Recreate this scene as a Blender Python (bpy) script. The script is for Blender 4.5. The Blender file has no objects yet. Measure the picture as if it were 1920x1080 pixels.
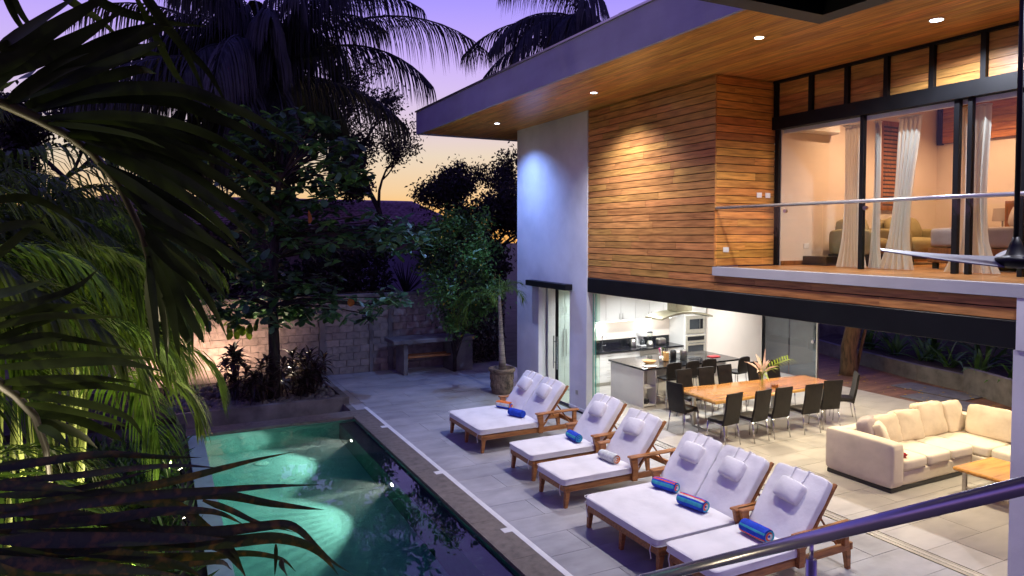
import bpy, math, random
import numpy as np
from mathutils import Vector, Matrix, Euler, noise

random.seed(7)
R = math.radians
scene = bpy.context.scene
COL = scene.collection

# ------------------------------------------------------------------ camera
cam_data = bpy.data.cameras.new('camera')
cam = bpy.data.objects.new('camera', cam_data)
COL.objects.link(cam)
cam_data.sensor_width = 36.0
cam_data.lens = 1311 / 1920 * 36
cam_data.shift_y = -0.02705
cam_data.clip_start = 0.05
cam_data.clip_end = 500
cam.location = (0, 0, 4.0)
cam.rotation_euler = (R(90 - 2.1), 0, R(-26.9))
scene.camera = cam

# ------------------------------------------------------------------ sky, sun, exposure
def lin(r, g, b):
    f = lambda c: ((c / 255) / 12.92) if c / 255 <= 0.04045 else ((c / 255 + 0.055) / 1.055) ** 2.4
    return (f(r), f(g), f(b), 1)

GLOW = Vector((0.40, 0.916, 0)).normalized()        # where the sun went down
world = bpy.data.worlds.new('World')
scene.world = world
world.use_nodes = True
wn, wl = world.node_tree.nodes, world.node_tree.links
wn.clear()
w_out = wn.new('ShaderNodeOutputWorld')
w_bg = wn.new('ShaderNodeBackground')
w_tc = wn.new('ShaderNodeTexCoord')
w_sep = wn.new('ShaderNodeSeparateXYZ')
wl.new(w_tc.outputs['Generated'], w_sep.inputs[0])

def ramp_node(nodes, stops):
    n = nodes.new('ShaderNodeValToRGB')
    e = n.color_ramp.elements
    e[0].position, e[0].color = stops[0]
    e[1].position, e[1].color = stops[-1]
    for p, c in stops[1:-1]:
        x = e.new(p)
        x.color = c
    return n

w_ramp = ramp_node(wn, [(0.0, lin(244, 178, 98)), (0.03, lin(246, 190, 112)), (0.06, lin(239, 204, 158)),
                        (0.11, lin(230, 213, 192)), (0.155, lin(222, 203, 222)), (0.20, lin(213, 191, 243)), (0.25, lin(200, 175, 252)),
                        (0.31, lin(171, 154, 255)), (0.60, lin(108, 98, 214)), (1.0, lin(56, 54, 150))])
w_ramp2 = ramp_node(wn, [(0.0, lin(150, 105, 165)), (0.10, lin(160, 118, 195)), (0.25, lin(150, 120, 225)),
                         (0.60, lin(104, 90, 208)), (1.0, lin(56, 54, 150))])
wl.new(w_sep.outputs['Z'], w_ramp.inputs[0])
wl.new(w_sep.outputs['Z'], w_ramp2.inputs[0])
w_dot = wn.new('ShaderNodeVectorMath')
w_dot.operation = 'DOT_PRODUCT'
w_dot.inputs[1].default_value = GLOW
wl.new(w_tc.outputs['Generated'], w_dot.inputs[0])
w_map = wn.new('ShaderNodeMapRange')
w_map.interpolation_type = 'SMOOTHSTEP'
w_map.inputs['From Min'].default_value = -0.1
w_map.inputs['From Max'].default_value = 0.9
wl.new(w_dot.outputs['Value'], w_map.inputs[0])
w_mix = wn.new('ShaderNodeMix')
w_mix.data_type = 'RGBA'
wl.new(w_map.outputs[0], w_mix.inputs[0])
wl.new(w_ramp2.outputs[0], w_mix.inputs[6])
wl.new(w_ramp.outputs[0], w_mix.inputs[7])
w_sky = wn.new('ShaderNodeTexSky')
w_sky.sky_type = 'NISHITA'
w_sky.sun_disc = False
w_sky.sun_elevation = R(2.0)
w_sky.sun_rotation = math.atan2(GLOW.x, GLOW.y)
w_add = wn.new('ShaderNodeMix')
w_add.data_type = 'RGBA'
w_add.blend_type = 'ADD'
w_add.inputs[0].default_value = 0.003
wl.new(w_mix.outputs[2], w_add.inputs[6])
wl.new(w_sky.outputs[0], w_add.inputs[7])
wl.new(w_add.outputs[2], w_bg.inputs[0])
w_bg.inputs[1].default_value = 1.0
wl.new(w_bg.outputs[0], w_out.inputs[0])

sun_data = bpy.data.lights.new('sun', 'SUN')
sun_data.energy = 0.04
sun_data.angle = R(12)
sun_data.color = (1.0, 0.72, 0.5)
sun = bpy.data.objects.new('sun', sun_data)
COL.objects.link(sun)
sun.rotation_euler = Vector((-GLOW.x, -GLOW.y, -math.tan(R(2)))).to_track_quat('-Z', 'Y').to_euler()

scene.view_settings.view_transform = 'Standard'
scene.view_settings.look = 'None'
scene.view_settings.gamma = 1
scene.view_settings.use_curve_mapping = False
scene.view_settings.exposure = 0.0
cy = scene.cycles
cy.use_denoising = True
cy.max_bounces = 10
cy.diffuse_bounces = 4
cy.glossy_bounces = 4
cy.transmission_bounces = 8
cy.transparent_max_bounces = 24
cy.volume_bounces = 0
cy.sample_clamp_indirect = 4.0
cy.caustics_reflective = False

# ------------------------------------------------------------------ materials
def new_mat(name):
    m = bpy.data.materials.new(name)
    m.use_nodes = True
    nt = m.node_tree
    nt.nodes.clear()
    out = nt.nodes.new('ShaderNodeOutputMaterial')
    return m, nt.nodes, nt.links, out

def pm(name, base, rough=0.6, metal=0.0, var=0.12, scale=4.0, stretch=(1, 1, 1), bump=0.0, bscale=None,
       objrand=0.0, hue=0.0, spec=0.5, dark=None, trans=None, coords='pos', stain=0.0, coat=0.0):
    """plain procedural surface: base colour varied by noise, random tint for each object, fine relief"""
    m, n, l, out = new_mat(name)
    b = n.new('ShaderNodeBsdfPrincipled')
    b.inputs['Roughness'].default_value = rough
    b.inputs['Metallic'].default_value = metal
    b.inputs['Specular IOR Level'].default_value = spec
    if coat:
        b.inputs['Coat Weight'].default_value = coat
        b.inputs['Coat Roughness'].default_value = 0.12
    if coords == 'pos':
        src = n.new('ShaderNodeNewGeometry').outputs['Position']
    else:
        src = n.new('ShaderNodeTexCoord').outputs['Object']
    mp = n.new('ShaderNodeMapping')
    mp.inputs['Scale'].default_value = stretch
    l.new(src, mp.inputs[0])
    vec = mp.outputs[0]
    oi = n.new('ShaderNodeObjectInfo')
    if objrand:
        ad = n.new('ShaderNodeVectorMath')
        ad.operation = 'MULTIPLY_ADD'
        ad.inputs[1].default_value = (37, 37, 37)
        cmb = n.new('ShaderNodeCombineXYZ')
        for i in range(3):
            l.new(oi.outputs['Random'], cmb.inputs[i])
        l.new(cmb.outputs[0], ad.inputs[0])
        l.new(vec, ad.inputs[2])
        vec = ad.outputs[0]
    nz = n.new('ShaderNodeTexNoise')
    nz.inputs['Scale'].default_value = scale
    nz.inputs['Detail'].default_value = 6
    l.new(vec, nz.inputs['Vector'])
    dk = dark or tuple(c * (1 - var * 2.2) for c in base)
    lt = tuple(min(1, c * (1 + var * 1.4)) for c in base)
    rp = ramp_node(n, [(0.28, (*dk, 1)), (0.5, (*base, 1)), (0.74, (*lt, 1))])
    l.new(nz.outputs['Fac'], rp.inputs[0])
    colour = rp.outputs[0]
    if stain:
        nz2 = n.new('ShaderNodeTexNoise')
        nz2.inputs['Scale'].default_value = 0.55
        nz2.inputs['Detail'].default_value = 8
        nz2.inputs['Roughness'].default_value = 0.65
        l.new(src, nz2.inputs['Vector'])
        rp2 = ramp_node(n, [(0.42, (1 - stain,) * 3 + (1,)), (0.6, (1, 1, 1, 1))])
        l.new(nz2.outputs['Fac'], rp2.inputs[0])
        mm = n.new('ShaderNodeMix')
        mm.data_type = 'RGBA'
        mm.blend_type = 'MULTIPLY'
        mm.inputs[0].default_value = 1
        l.new(colour, mm.inputs[6])
        l.new(rp2.outputs[0], mm.inputs[7])
        colour = mm.outputs[2]
    if objrand or hue:
        hs = n.new('ShaderNodeHueSaturation')
        v = n.new('ShaderNodeMapRange')
        v.inputs['To Min'].default_value = 1 - objrand
        v.inputs['To Max'].default_value = 1 + objrand
        l.new(oi.outputs['Random'], v.inputs[0])
        l.new(v.outputs[0], hs.inputs['Value'])
        if hue:
            h = n.new('ShaderNodeMapRange')
            h.inputs['From Min'].default_value = 0
            h.inputs['To Min'].default_value = 0.5 - hue
            h.inputs['To Max'].default_value = 0.5 + hue
            fr = n.new('ShaderNodeMath')
            fr.operation = 'FRACT'
            mu = n.new('ShaderNodeMath')
            mu.operation = 'MULTIPLY'
            mu.inputs[1].default_value = 17.3
            l.new(oi.outputs['Random'], mu.inputs[0])
            l.new(mu.outputs[0], fr.inputs[0])
            l.new(fr.outputs[0], h.inputs[0])
            l.new(h.outputs[0], hs.inputs['Hue'])
        l.new(colour, hs.inputs['Color'])
        colour = hs.outputs[0]
    l.new(colour, b.inputs['Base Color'])
    if bump:
        nb = n.new('ShaderNodeTexNoise')
        nb.inputs['Scale'].default_value = bscale or scale * 3
        nb.inputs['Detail'].default_value = 5
        l.new(vec, nb.inputs['Vector'])
        bp = n.new('ShaderNodeBump')
        bp.inputs['Strength'].default_value = bump
        bp.inputs['Distance'].default_value = 0.02
        l.new(nb.outputs['Fac'], bp.inputs['Height'])
        l.new(bp.outputs[0], b.inputs['Normal'])
    surf = b.outputs[0]
    if trans:
        t = n.new('ShaderNodeBsdfTranslucent')
        l.new(colour, t.inputs[0])
        mx = n.new('ShaderNodeMixShader')
        mx.inputs[0].default_value = trans
        l.new(surf, mx.inputs[1])
        l.new(t.outputs[0], mx.inputs[2])
        surf = mx.outputs[0]
    l.new(surf, out.inputs[0])
    return m

def emit(name, colour, strength):
    m, n, l, out = new_mat(name)
    e = n.new('ShaderNodeEmission')
    e.inputs[0].default_value = (*colour, 1)
    e.inputs[1].default_value = strength
    l.new(e.outputs[0], out.inputs[0])
    return m

def clear_glass(name, tint=(0.96, 0.985, 0.97), ior=1.45, rough=0.0, extra=0.0):
    m, n, l, out = new_mat(name)
    t = n.new('ShaderNodeBsdfTransparent')
    t.inputs[0].default_value = (*tint, 1)
    g = n.new('ShaderNodeBsdfGlossy')
    g.inputs['Roughness'].default_value = rough
    geo = n.new('ShaderNodeNewGeometry')
    dp = n.new('ShaderNodeVectorMath')
    dp.operation = 'DOT_PRODUCT'
    l.new(geo.outputs['Incoming'], dp.inputs[0])
    l.new(geo.outputs['Normal'], dp.inputs[1])
    def mth(op, a, b, clamp=False):
        k = n.new('ShaderNodeMath')
        k.operation = op
        k.use_clamp = clamp
        for i, q in enumerate((a, b)):
            if isinstance(q, (int, float)):
                k.inputs[i].default_value = q
            elif q is not None:
                l.new(q, k.inputs[i])
        return k.outputs[0]
    f0 = ((ior - 1) / (ior + 1)) ** 2 + extra
    c1 = mth('SUBTRACT', 1.0, mth('ABSOLUTE', dp.outputs['Value'], None), True)
    fac = mth('ADD', mth('MULTIPLY', mth('POWER', c1, 5.0), 1 - f0), f0, True)
    mx = n.new('ShaderNodeMixShader')
    l.new(fac, mx.inputs[0])
    l.new(t.outputs[0], mx.inputs[1])
    l.new(g.outputs[0], mx.inputs[2])
    l.new(mx.outputs[0], out.inputs[0])
    return m

TEAK = (0.46, 0.215, 0.062)
M = {}
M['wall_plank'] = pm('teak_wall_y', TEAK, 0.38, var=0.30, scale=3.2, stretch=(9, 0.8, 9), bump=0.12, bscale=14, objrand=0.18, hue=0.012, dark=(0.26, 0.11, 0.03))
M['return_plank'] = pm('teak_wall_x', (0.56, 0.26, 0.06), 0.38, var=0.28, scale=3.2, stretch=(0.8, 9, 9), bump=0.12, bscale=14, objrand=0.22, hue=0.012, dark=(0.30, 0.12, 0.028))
M['soffit_plank'] = pm('teak_soffit', (0.54, 0.245, 0.055), 0.36, var=0.30, scale=3.0, stretch=(9, 0.7, 9), bump=0.06, bscale=14, objrand=0.22, hue=0.012, dark=(0.30, 0.12, 0.028))
M['shadow_back'] = pm('dark_batten_backing', (0.02, 0.013, 0.009), 0.9, var=0.2)
M['white_wall'] = pm('white_painted_render', (0.72, 0.72, 0.72), 0.7, var=0.05, scale=1.6, bump=0.08, bscale=40, stain=0.10)
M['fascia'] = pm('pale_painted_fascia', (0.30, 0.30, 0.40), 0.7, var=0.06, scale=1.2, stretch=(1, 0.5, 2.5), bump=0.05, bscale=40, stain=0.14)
M['kerb'] = pm('grey_painted_kerb', (0.42, 0.42, 0.44), 0.7, var=0.05, scale=2)
M['room_wall'] = pm('warm_white_room_paint', (0.78, 0.69, 0.60), 0.75, var=0.03, scale=1.3, bump=0.03, bscale=60)
M['black_steel'] = pm('black_painted_steel', (0.006, 0.0065, 0.008), 0.5, var=0.2, scale=3, bump=0.02, spec=0.25)
M['chrome'] = pm('polished_steel', (0.62, 0.62, 0.64), 0.14, 1.0, var=0.05, scale=12)
M['brushed'] = pm('brushed_steel', (0.55, 0.53, 0.48), 0.32, 1.0, var=0.08, scale=20, stretch=(1, 1, 12))
M['dark_chrome'] = pm('smoked_steel_rail', (0.58, 0.58, 0.57), 0.26, 0.7, var=0.08, scale=6)
M['glass'] = clear_glass('window_glass')
M['rail_glass'] = clear_glass('railing_glass', (0.95, 0.965, 0.955))
M['green_glass'] = clear_glass('thick_green_glass', (0.86, 0.96, 0.92), 1.5, extra=0.02)
M['green_edge'] = pm('green_glass_edge', (0.05, 0.34, 0.27), 0.15, var=0.1)
M['smoke_glass'] = clear_glass('smoked_glass', (0.55, 0.70, 0.76), 1.5, extra=0.13)
M['tile'] = pm('patio_porcelain_tile', (0.39, 0.385, 0.385), 0.42, var=0.10, scale=1.7, stretch=(1, 2.2, 1), bump=0.03, bscale=18, objrand=0.06, stain=0.26)
M['tile_in'] = pm('indoor_porcelain_tile', (0.46, 0.43, 0.385), 0.3, var=0.08, scale=1.7, stretch=(1, 2.2, 1), bump=0.02, bscale=18, objrand=0.06)
M['grout'] = pm('grout', (0.30, 0.295, 0.285), 0.9, var=0.1)
M['concrete'] = pm('grey_concrete', (0.20, 0.19, 0.175), 0.75, var=0.18, scale=3.5, bump=0.18, bscale=26, stain=0.35)
M['coping'] = pm('washed_coping', (0.17, 0.145, 0.12), 0.7, var=0.16, scale=9, bump=0.16, bscale=60, stain=0.25)
M['line'] = pm('white_drain_strip', (0.72, 0.72, 0.70), 0.5, var=0.06)
M['block'] = pm('grey_concrete_block', (0.33, 0.29, 0.24), 0.88, var=0.16, scale=7, bump=0.3, bscale=40, objrand=0.13, stain=0.22)
M['mortar'] = pm('mortar', (0.22, 0.20, 0.175), 0.95, var=0.12, scale=8)
M['neighbour'] = pm('beige_neighbour_wall', (0.20, 0.16, 0.13), 0.85, var=0.15)
M['khaki'] = pm('khaki_upholstery', (0.30, 0.25, 0.13), 0.9, var=0.06, scale=4, bump=0.2, bscale=9, spec=0.2)
M['frond_mid'] = pm('shaded_palm_leaf', (0.075, 0.125, 0.018), 0.6, var=0.35, scale=5, trans=0.2, objrand=0.25, spec=0.12)
M['soil'] = pm('dark_soil', (0.045, 0.032, 0.022), 0.95, var=0.3, scale=9, bump=0.6)
M['ground'] = pm('garden_ground', (0.05, 0.045, 0.03), 0.95, var=0.3, scale=2, bump=0.4)
M['pebble'] = pm('river_pebble', (0.17, 0.155, 0.14), 0.7, var=0.3, scale=2.5, objrand=0.3)
M['cushion'] = pm('off_white_canvas', (0.74, 0.72, 0.70), 0.85, var=0.06, scale=2.5, bump=0.45, bscale=6, coords='obj', spec=0.25)
M['lounger_wood'] = pm('oiled_teak_lounger', (0.36, 0.145, 0.04), 0.42, var=0.25, scale=4, stretch=(0.9, 7, 7), bump=0.05, bscale=20, coords='obj', dark=(0.16, 0.06, 0.018))
M['sofa'] = pm('cream_upholstery', (0.68, 0.60, 0.47), 0.9, var=0.05, scale=3, bump=0.25, bscale=9, spec=0.2)
M['sofa_pillow'] = pm('beige_cushion_fabric', (0.60, 0.50, 0.37), 0.92, var=0.07, scale=4, bump=0.35, bscale=7, coords='obj', spec=0.2, objrand=0.05)
M['leather'] = pm('black_leather', (0.010, 0.008, 0.0075), 0.45, var=0.25, scale=8, bump=0.10, bscale=70, coords='obj', spec=0.3)
M['table_wood'] = pm('varnished_slab_wood', (0.46, 0.20, 0.05), 0.13, var=0.25, scale=1.8, stretch=(0.8, 5, 5), dark=(0.26, 0.10, 0.03), coat=0.6)
M['table_edge'] = pm('pale_live_edge', (0.62, 0.34, 0.10), 0.25, var=0.18, scale=4, stretch=(1, 3, 3))
M['oak_table'] = pm('golden_oak', (0.56, 0.27, 0.06), 0.2, var=0.16, scale=2.4, stretch=(0.8, 6, 6))
M['cabinet'] = pm('white_lacquer_cabinet', (0.78, 0.77, 0.73), 0.3, var=0.02, scale=2)
M['granite'] = pm('black_granite', (0.012, 0.013, 0.016), 0.08, var=0.5, scale=60)
M['hood_steel'] = pm('olive_brushed_steel', (0.30, 0.27, 0.18), 0.35, 0.6, var=0.06, scale=20)
M['cream_steel'] = pm('cream_brushed_steel', (0.66, 0.62, 0.50), 0.38, 0.55, var=0.05, scale=20)
M['dark_glass'] = pm('dark_appliance_glass', (0.05, 0.055, 0.06), 0.06, var=0.1)
M['black_plastic'] = pm('black_plastic', (0.015, 0.015, 0.016), 0.35, var=0.1)
M['white_plastic'] = pm('white_plastic', (0.8, 0.8, 0.78), 0.35, var=0.03)
M['sheer'] = pm('sheer_curtain', (0.80, 0.76, 0.68), 0.9, var=0.04, scale=3, stretch=(6, 6, 0.3), trans=0.45)
M['brown_wood'] = pm('brown_joinery', (0.26, 0.10, 0.03), 0.4, var=0.25, scale=4, stretch=(6, 6, 0.8), bump=0.04)
M['floor_wood'] = pm('wood_floor', (0.36, 0.16, 0.05), 0.35, var=0.22, scale=3, stretch=(6, 0.8, 6), objrand=0.12)
M['deck'] = pm('weathered_deck_board', (0.19, 0.095, 0.055), 0.6, var=0.25, scale=3.5, stretch=(0.7, 8, 8), bump=0.1, objrand=0.22)
M['slate'] = pm('blue_grey_slab', (0.13, 0.135, 0.15), 0.6, var=0.15, scale=5)
M['bark'] = pm('brown_bark', (0.16, 0.085, 0.042), 0.9, var=0.35, scale=5, stretch=(3, 3, 0.7), bump=0.9, bscale=14)
M['dark_bark'] = pm('dark_bark', (0.045, 0.033, 0.026), 0.9, var=0.35, scale=6, stretch=(3, 3, 0.7), bump=0.6)
M['palm_bark'] = pm('ringed_grey_palm_bark', (0.26, 0.23, 0.19), 0.85, var=0.3, scale=4, stretch=(0.6, 0.6, 8), bump=0.4)
M['frond_dark'] = pm('dark_palm_leaf', (0.042, 0.068, 0.014), 0.45, var=0.35, scale=5, trans=0.15, objrand=0.25, spec=0.12)
M['leaf_spot'] = pm('spotted_old_palm_leaf', (0.034, 0.052, 0.012), 0.42, var=0.3, scale=34, trans=0.15, objrand=0.3, dark=(0.17, 0.115, 0.018), spec=0.25)
M['frond_fresh'] = pm('fresh_palm_leaf', (0.085, 0.15, 0.016), 0.55, spec=0.25, var=0.35, scale=4, trans=0.32, objrand=0.22, hue=0.015)
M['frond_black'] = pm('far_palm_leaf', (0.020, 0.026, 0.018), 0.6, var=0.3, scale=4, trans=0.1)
M['rachis'] = pm('palm_rib', (0.10, 0.10, 0.03), 0.5, var=0.25, scale=6)
M['almond_leaf'] = pm('broad_leaf_green', (0.085, 0.19, 0.055), 0.42, var=0.3, scale=3, trans=0.22, objrand=0.35, hue=0.02)
M['bush_leaf'] = pm('shrub_leaf_green', (0.085, 0.20, 0.032), 0.45, var=0.35, scale=2.2, trans=0.25)
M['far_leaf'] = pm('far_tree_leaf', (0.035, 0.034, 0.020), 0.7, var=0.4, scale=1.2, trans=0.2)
M['cordyline'] = pm('purple_cordyline_leaf', (0.040, 0.024, 0.020), 0.4, var=0.4, scale=6, trans=0.15, objrand=0.3)
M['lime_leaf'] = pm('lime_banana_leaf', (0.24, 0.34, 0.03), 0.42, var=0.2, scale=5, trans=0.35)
M['yellow_leaf'] = pm('yellow_leaf', (0.50, 0.33, 0.03), 0.6, var=0.2, scale=9, trans=0.3)
M['orange_leaf'] = pm('orange_leaf', (0.55, 0.16, 0.03), 0.6, var=0.2, scale=9, trans=0.3)
M['terracotta_pot'] = pm('aged_clay_pot', (0.17, 0.125, 0.085), 0.85, var=0.35, scale=9, bump=0.7, bscale=18)
M['roof_tile'] = pm('dusky_roof_tile', (0.36, 0.26, 0.28), 0.75, var=0.3, scale=5, objrand=0.1, bump=0.2)
M['lilac_wall'] = pm('lilac_neighbour_wall', (0.36, 0.33, 0.50), 0.8, var=0.08, scale=1.5)
M['pool_plaster'] = pm('pale_aqua_pool_plaster', (0.34, 0.54, 0.49), 0.7, var=0.06, scale=5, bump=0.05)
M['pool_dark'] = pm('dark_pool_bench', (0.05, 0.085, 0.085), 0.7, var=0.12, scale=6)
M['fan_grey'] = pm('grey_fan_blade', (0.20, 0.205, 0.22), 0.4, var=0.06, scale=5)
M['towel_blue'] = pm('blue_towel', (0.012, 0.06, 0.50), 0.95, var=0.12, scale=20, bump=0.4, bscale=160, coords='obj')
M['towel_cyan'] = pm('turquoise_towel', (0.05, 0.42, 0.50), 0.95, var=0.12, scale=20, bump=0.4, bscale=160, coords='obj')
M['towel_red'] = pm('coral_towel', (0.72, 0.09, 0.05), 0.95, var=0.12, scale=20, bump=0.4, bscale=160, coords='obj')
M['towel_orange'] = pm('orange_towel', (0.80, 0.20, 0.03), 0.95, var=0.12, scale=20, bump=0.4, bscale=160, coords='obj')
M['towel_white'] = pm('white_towel', (0.66, 0.68, 0.62), 0.95, var=0.12, scale=20, bump=0.4, bscale=160, coords='obj')
M['red_plastic'] = pm('red_cover', (0.45, 0.02, 0.025), 0.4, var=0.1)
M['pink_plastic'] = pm('pink_plastic', (0.75, 0.10, 0.30), 0.4, var=0.1)
M['lime_plastic'] = pm('lime_plastic', (0.25, 0.60, 0.08), 0.4, var=0.1)
M['bowl_wood'] = pm('pale_turned_wood', (0.50, 0.27, 0.09), 0.5, var=0.15, scale=8)
M['paper'] = pm('paper', (0.8, 0.8, 0.78), 0.8, var=0.03)
M['pink_grass'] = pm('pink_ginger_bloom', (0.66, 0.48, 0.42), 0.7, var=0.2, scale=8, trans=0.3)
M['pale_stem'] = pm('pale_green_stem', (0.28, 0.36, 0.08), 0.5, var=0.2, scale=6, trans=0.2)
M['taupe'] = pm('taupe_linen', (0.40, 0.34, 0.33), 0.9, var=0.06, scale=4, bump=0.15, bscale=10, spec=0.2)
M['led_cool'] = emit('cool_led_lens', (0.72, 0.84, 1.0), 26)
M['led_warm'] = emit('warm_led_lens', (1.0, 0.88, 0.62), 26)
M['led_room'] = emit('room_lamp_lens', (1.0, 0.72, 0.42), 10)
M['led_white'] = emit('kitchen_lamp_lens', (1.0, 0.97, 0.9), 14)
M['pool_lens'] = emit('pool_lamp_lens', (1.0, 0.95, 0.82), 9)
M['jet'] = pm('pale_pool_fitting', (0.55, 0.75, 0.66), 0.4, var=0.05)

# ------------------------------------------------------------------ helpers
class MB:
    def __init__(s):
        s.v, s.f = [], []
    def add(s, vs, fs):
        o = len(s.v)
        s.v += [tuple(p) for p in vs]
        s.f += [tuple(i + o for i in f) for f in fs]
        return s
    def box(s, x0, y0, z0, x1, y1, z1):
        return s.add([(x0, y0, z0), (x1, y0, z0), (x1, y1, z0), (x0, y1, z0), (x0, y0, z1), (x1, y0, z1), (x1, y1, z1), (x0, y1, z1)],
                     [(0, 3, 2, 1), (4, 5, 6, 7), (0, 1, 5, 4), (1, 2, 6, 5), (2, 3, 7, 6), (3, 0, 4, 7)])
    def bbox(s, x0, y0, z0, x1, y1, z1, c=0.01):
        """box with chamfered edges"""
        xs, ys, zs = (x0, x1), (y0, y1), (z0, z1)
        vs, idx = [], {}
        for i in (0, 1):
            for j in (0, 1):
                for k in (0, 1):
                    sx, sy, sz = 1 - 2 * i, 1 - 2 * j, 1 - 2 * k
                    for a in range(3):
                        p = [xs[i] + sx * c, ys[j] + sy * c, zs[k] + sz * c]
                        p[a] = (xs[i], ys[j], zs[k])[a]
                        idx[(i, j, k, a)] = len(vs)
                        vs.append(p)
        F = []
        for a in range(3):
            b_, c_ = (a + 1) % 3, (a + 2) % 3
            for e in (0, 1):
                q = []
                for (u, w) in ((0, 0), (1, 0), (1, 1), (0, 1)):
                    t = [0, 0, 0]
                    t[a], t[b_], t[c_] = e, u, w
                    q.append(idx[(*t, a)])
                F.append(q if e else q[::-1])
            for u in (0, 1):
                for w in (0, 1):
                    t0, t1 = [0, 0, 0], [0, 0, 0]
                    t0[a], t1[a] = 0, 1
                    t0[b_] = t1[b_] = u
                    t0[c_] = t1[c_] = w
                    q = [idx[(*t0, b_)], idx[(*t1, b_)], idx[(*t1, c_)], idx[(*t0, c_)]]
                    F.append(q if (u == w) else q[::-1])
        for i in (0, 1):
            for j in (0, 1):
                for k in (0, 1):
                    q = [idx[(i, j, k, a)] for a in range(3)]
                    F.append(q if (i + j + k) % 2 else q[::-1])
        return s.add(vs, F)
    def obox(s, c, size, rot=None):
        hx, hy, hz = size[0] / 2, size[1] / 2, size[2] / 2
        t = MB().bbox(-hx, -hy, -hz, hx, hy, hz, min(size) * 0.12)
        m = rot if rot is not None else Matrix.Identity(3)
        return s.add([Vector(c) + m @ Vector(p) for p in t.v], t.f)
    def tube(s, pts, r, n=8, cap=True):
        pts = [Vector(p) for p in pts]
        rs = r if isinstance(r, (list, tuple)) else [r] * len(pts)
        vs, fs = [], []
        side = None
        for i, p in enumerate(pts):
            d = (pts[min(i + 1, len(pts) - 1)] - pts[max(i - 1, 0)]).normalized()
            if side is None:
                side = d.cross(Vector((0.03, 0.02, 1)) if abs(d.z) < 0.95 else Vector((1, 0.02, 0))).normalized()
            else:
                side = (side - d * side.dot(d)).normalized()
            u = d.cross(side)
            for k in range(n):
                a = 2 * math.pi * k / n
                vs.append(p + (side * math.cos(a) + u * math.sin(a)) * rs[i])
        for i in range(len(pts) - 1):
            for k in range(n):
                a, b = i * n + k, i * n + (k + 1) % n
                fs.append((a, b, b + n, a + n))
        if cap:
            fs.append(tuple(range(n - 1, -1, -1)))
            fs.append(tuple(range((len(pts) - 1) * n, len(pts) * n)))
        return s.add(vs, fs)
    def lathe(s, c, prof, n=20, cap=True):
        vs, fs = [], []
        for r, z in prof:
            for k in range(n):
                a = 2 * math.pi * k / n
                vs.append((c[0] + r * math.cos(a), c[1] + r * math.sin(a), c[2] + z))
        for i in range(len(prof) - 1):
            for k in range(n):
                a, b = i * n + k, i * n + (k + 1) % n
                fs.append((a, b, b + n, a + n))
        if cap:
            fs.append(tuple(range(n - 1, -1, -1)))
            fs.append(tuple(range((len(prof) - 1) * n, len(prof) * n)))
        return s.add(vs, fs)
    def cushion(s, size, puff=0.5, n=8, wrinkle=0.006, seed=0, m=None, p=6.0):
        """soft rounded box centred at the origin, moved by matrix m"""
        hx, hy, hz = [x / 2 for x in size]
        rnd = Vector((seed * 3.1, seed * 1.7, seed * 0.9))
        vs, fs = [], []
        def pt(a, b, c):
            l = (abs(a) ** p + abs(b) ** p + abs(c) ** p) ** (1 / p)
            a, b, c = a / l, b / l, c / l
            q = Vector((a * hx, b * hy, c * hz))
            bulge = (1 - a * a) * (1 - b * b)
            q.z += puff * hz * bulge * (1 if c > 0 else -1) * abs(c)
            w = noise.noise(q * 9 + rnd) + 0.6 * noise.noise(q * 21 + rnd)
            nrm = Vector((a ** 3 / hx, b ** 3 / hy, c ** 3 / hz))
            if nrm.length > 0:
                q += nrm.normalized() * w * wrinkle
            return q
        faces6 = [((1, 0, 0), (0, 1, 0), (0, 0, 1)), ((-1, 0, 0), (0, 0, 1), (0, 1, 0)), ((0, 1, 0), (0, 0, 1), (1, 0, 0)),
                  ((0, -1, 0), (1, 0, 0), (0, 0, 1)), ((0, 0, 1), (1, 0, 0), (0, 1, 0)), ((0, 0, -1), (0, 1, 0), (1, 0, 0))]
        key = {}
        for (A, U, V) in faces6:
            A, U, V = Vector(A), Vector(U), Vector(V)
            for i in range(n):
                for j in range(n):
                    q = []
                    for (di, dj) in ((0, 0), (1, 0), (1, 1), (0, 1)):
                        u, v = -1 + 2 * (i + di) / n, -1 + 2 * (j + dj) / n
                        # crowd the grid towards the edges
                        u, v = math.sin(u * math.pi / 2), math.sin(v * math.pi / 2)
                        w = A + U * u + V * v
                        k = (round(w.x, 4), round(w.y, 4), round(w.z, 4))
                        if k not in key:
                            key[k] = len(vs)
                            vs.append(pt(*w))
                        q.append(key[k])
                    fs.append(q)
        if m is not None:
            vs = [m @ v for v in vs]
        return s.add(vs, fs)
    def build(s, name, mat, parent=None, smooth=False):
        me = bpy.data.meshes.new(name)
        off = Vector((0, 0, 0))
        q = parent
        while q is not None:
            off += q.location
            q = q.parent
        me.from_pydata([(p[0] - off.x, p[1] - off.y, p[2] - off.z) for p in s.v], [], s.f)
        mats = mat if isinstance(mat, (list, tuple)) else [mat]
        for k in mats:
            me.materials.append(M[k])
        if smooth:
            me.polygons.foreach_set('use_smooth', [True] * len(me.polygons))
        me.update()
        o = bpy.data.objects.new(name, me)
        COL.objects.link(o)
        o.parent = parent
        return o

def tag(o, label=None, cat=None, group=None, kind=None):
    if label: o['label'] = label
    if cat: o['category'] = cat
    if group: o['group'] = group
    if kind: o['kind'] = kind
    return o

def thing(name, loc, label, cat, group=None, rz=0.0):
    o = bpy.data.objects.new(name, None)
    o.empty_display_size = 0.1
    COL.objects.link(o)
    o.location = loc
    o.rotation_euler = (0, 0, rz)
    return tag(o, label, cat, group)

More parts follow.
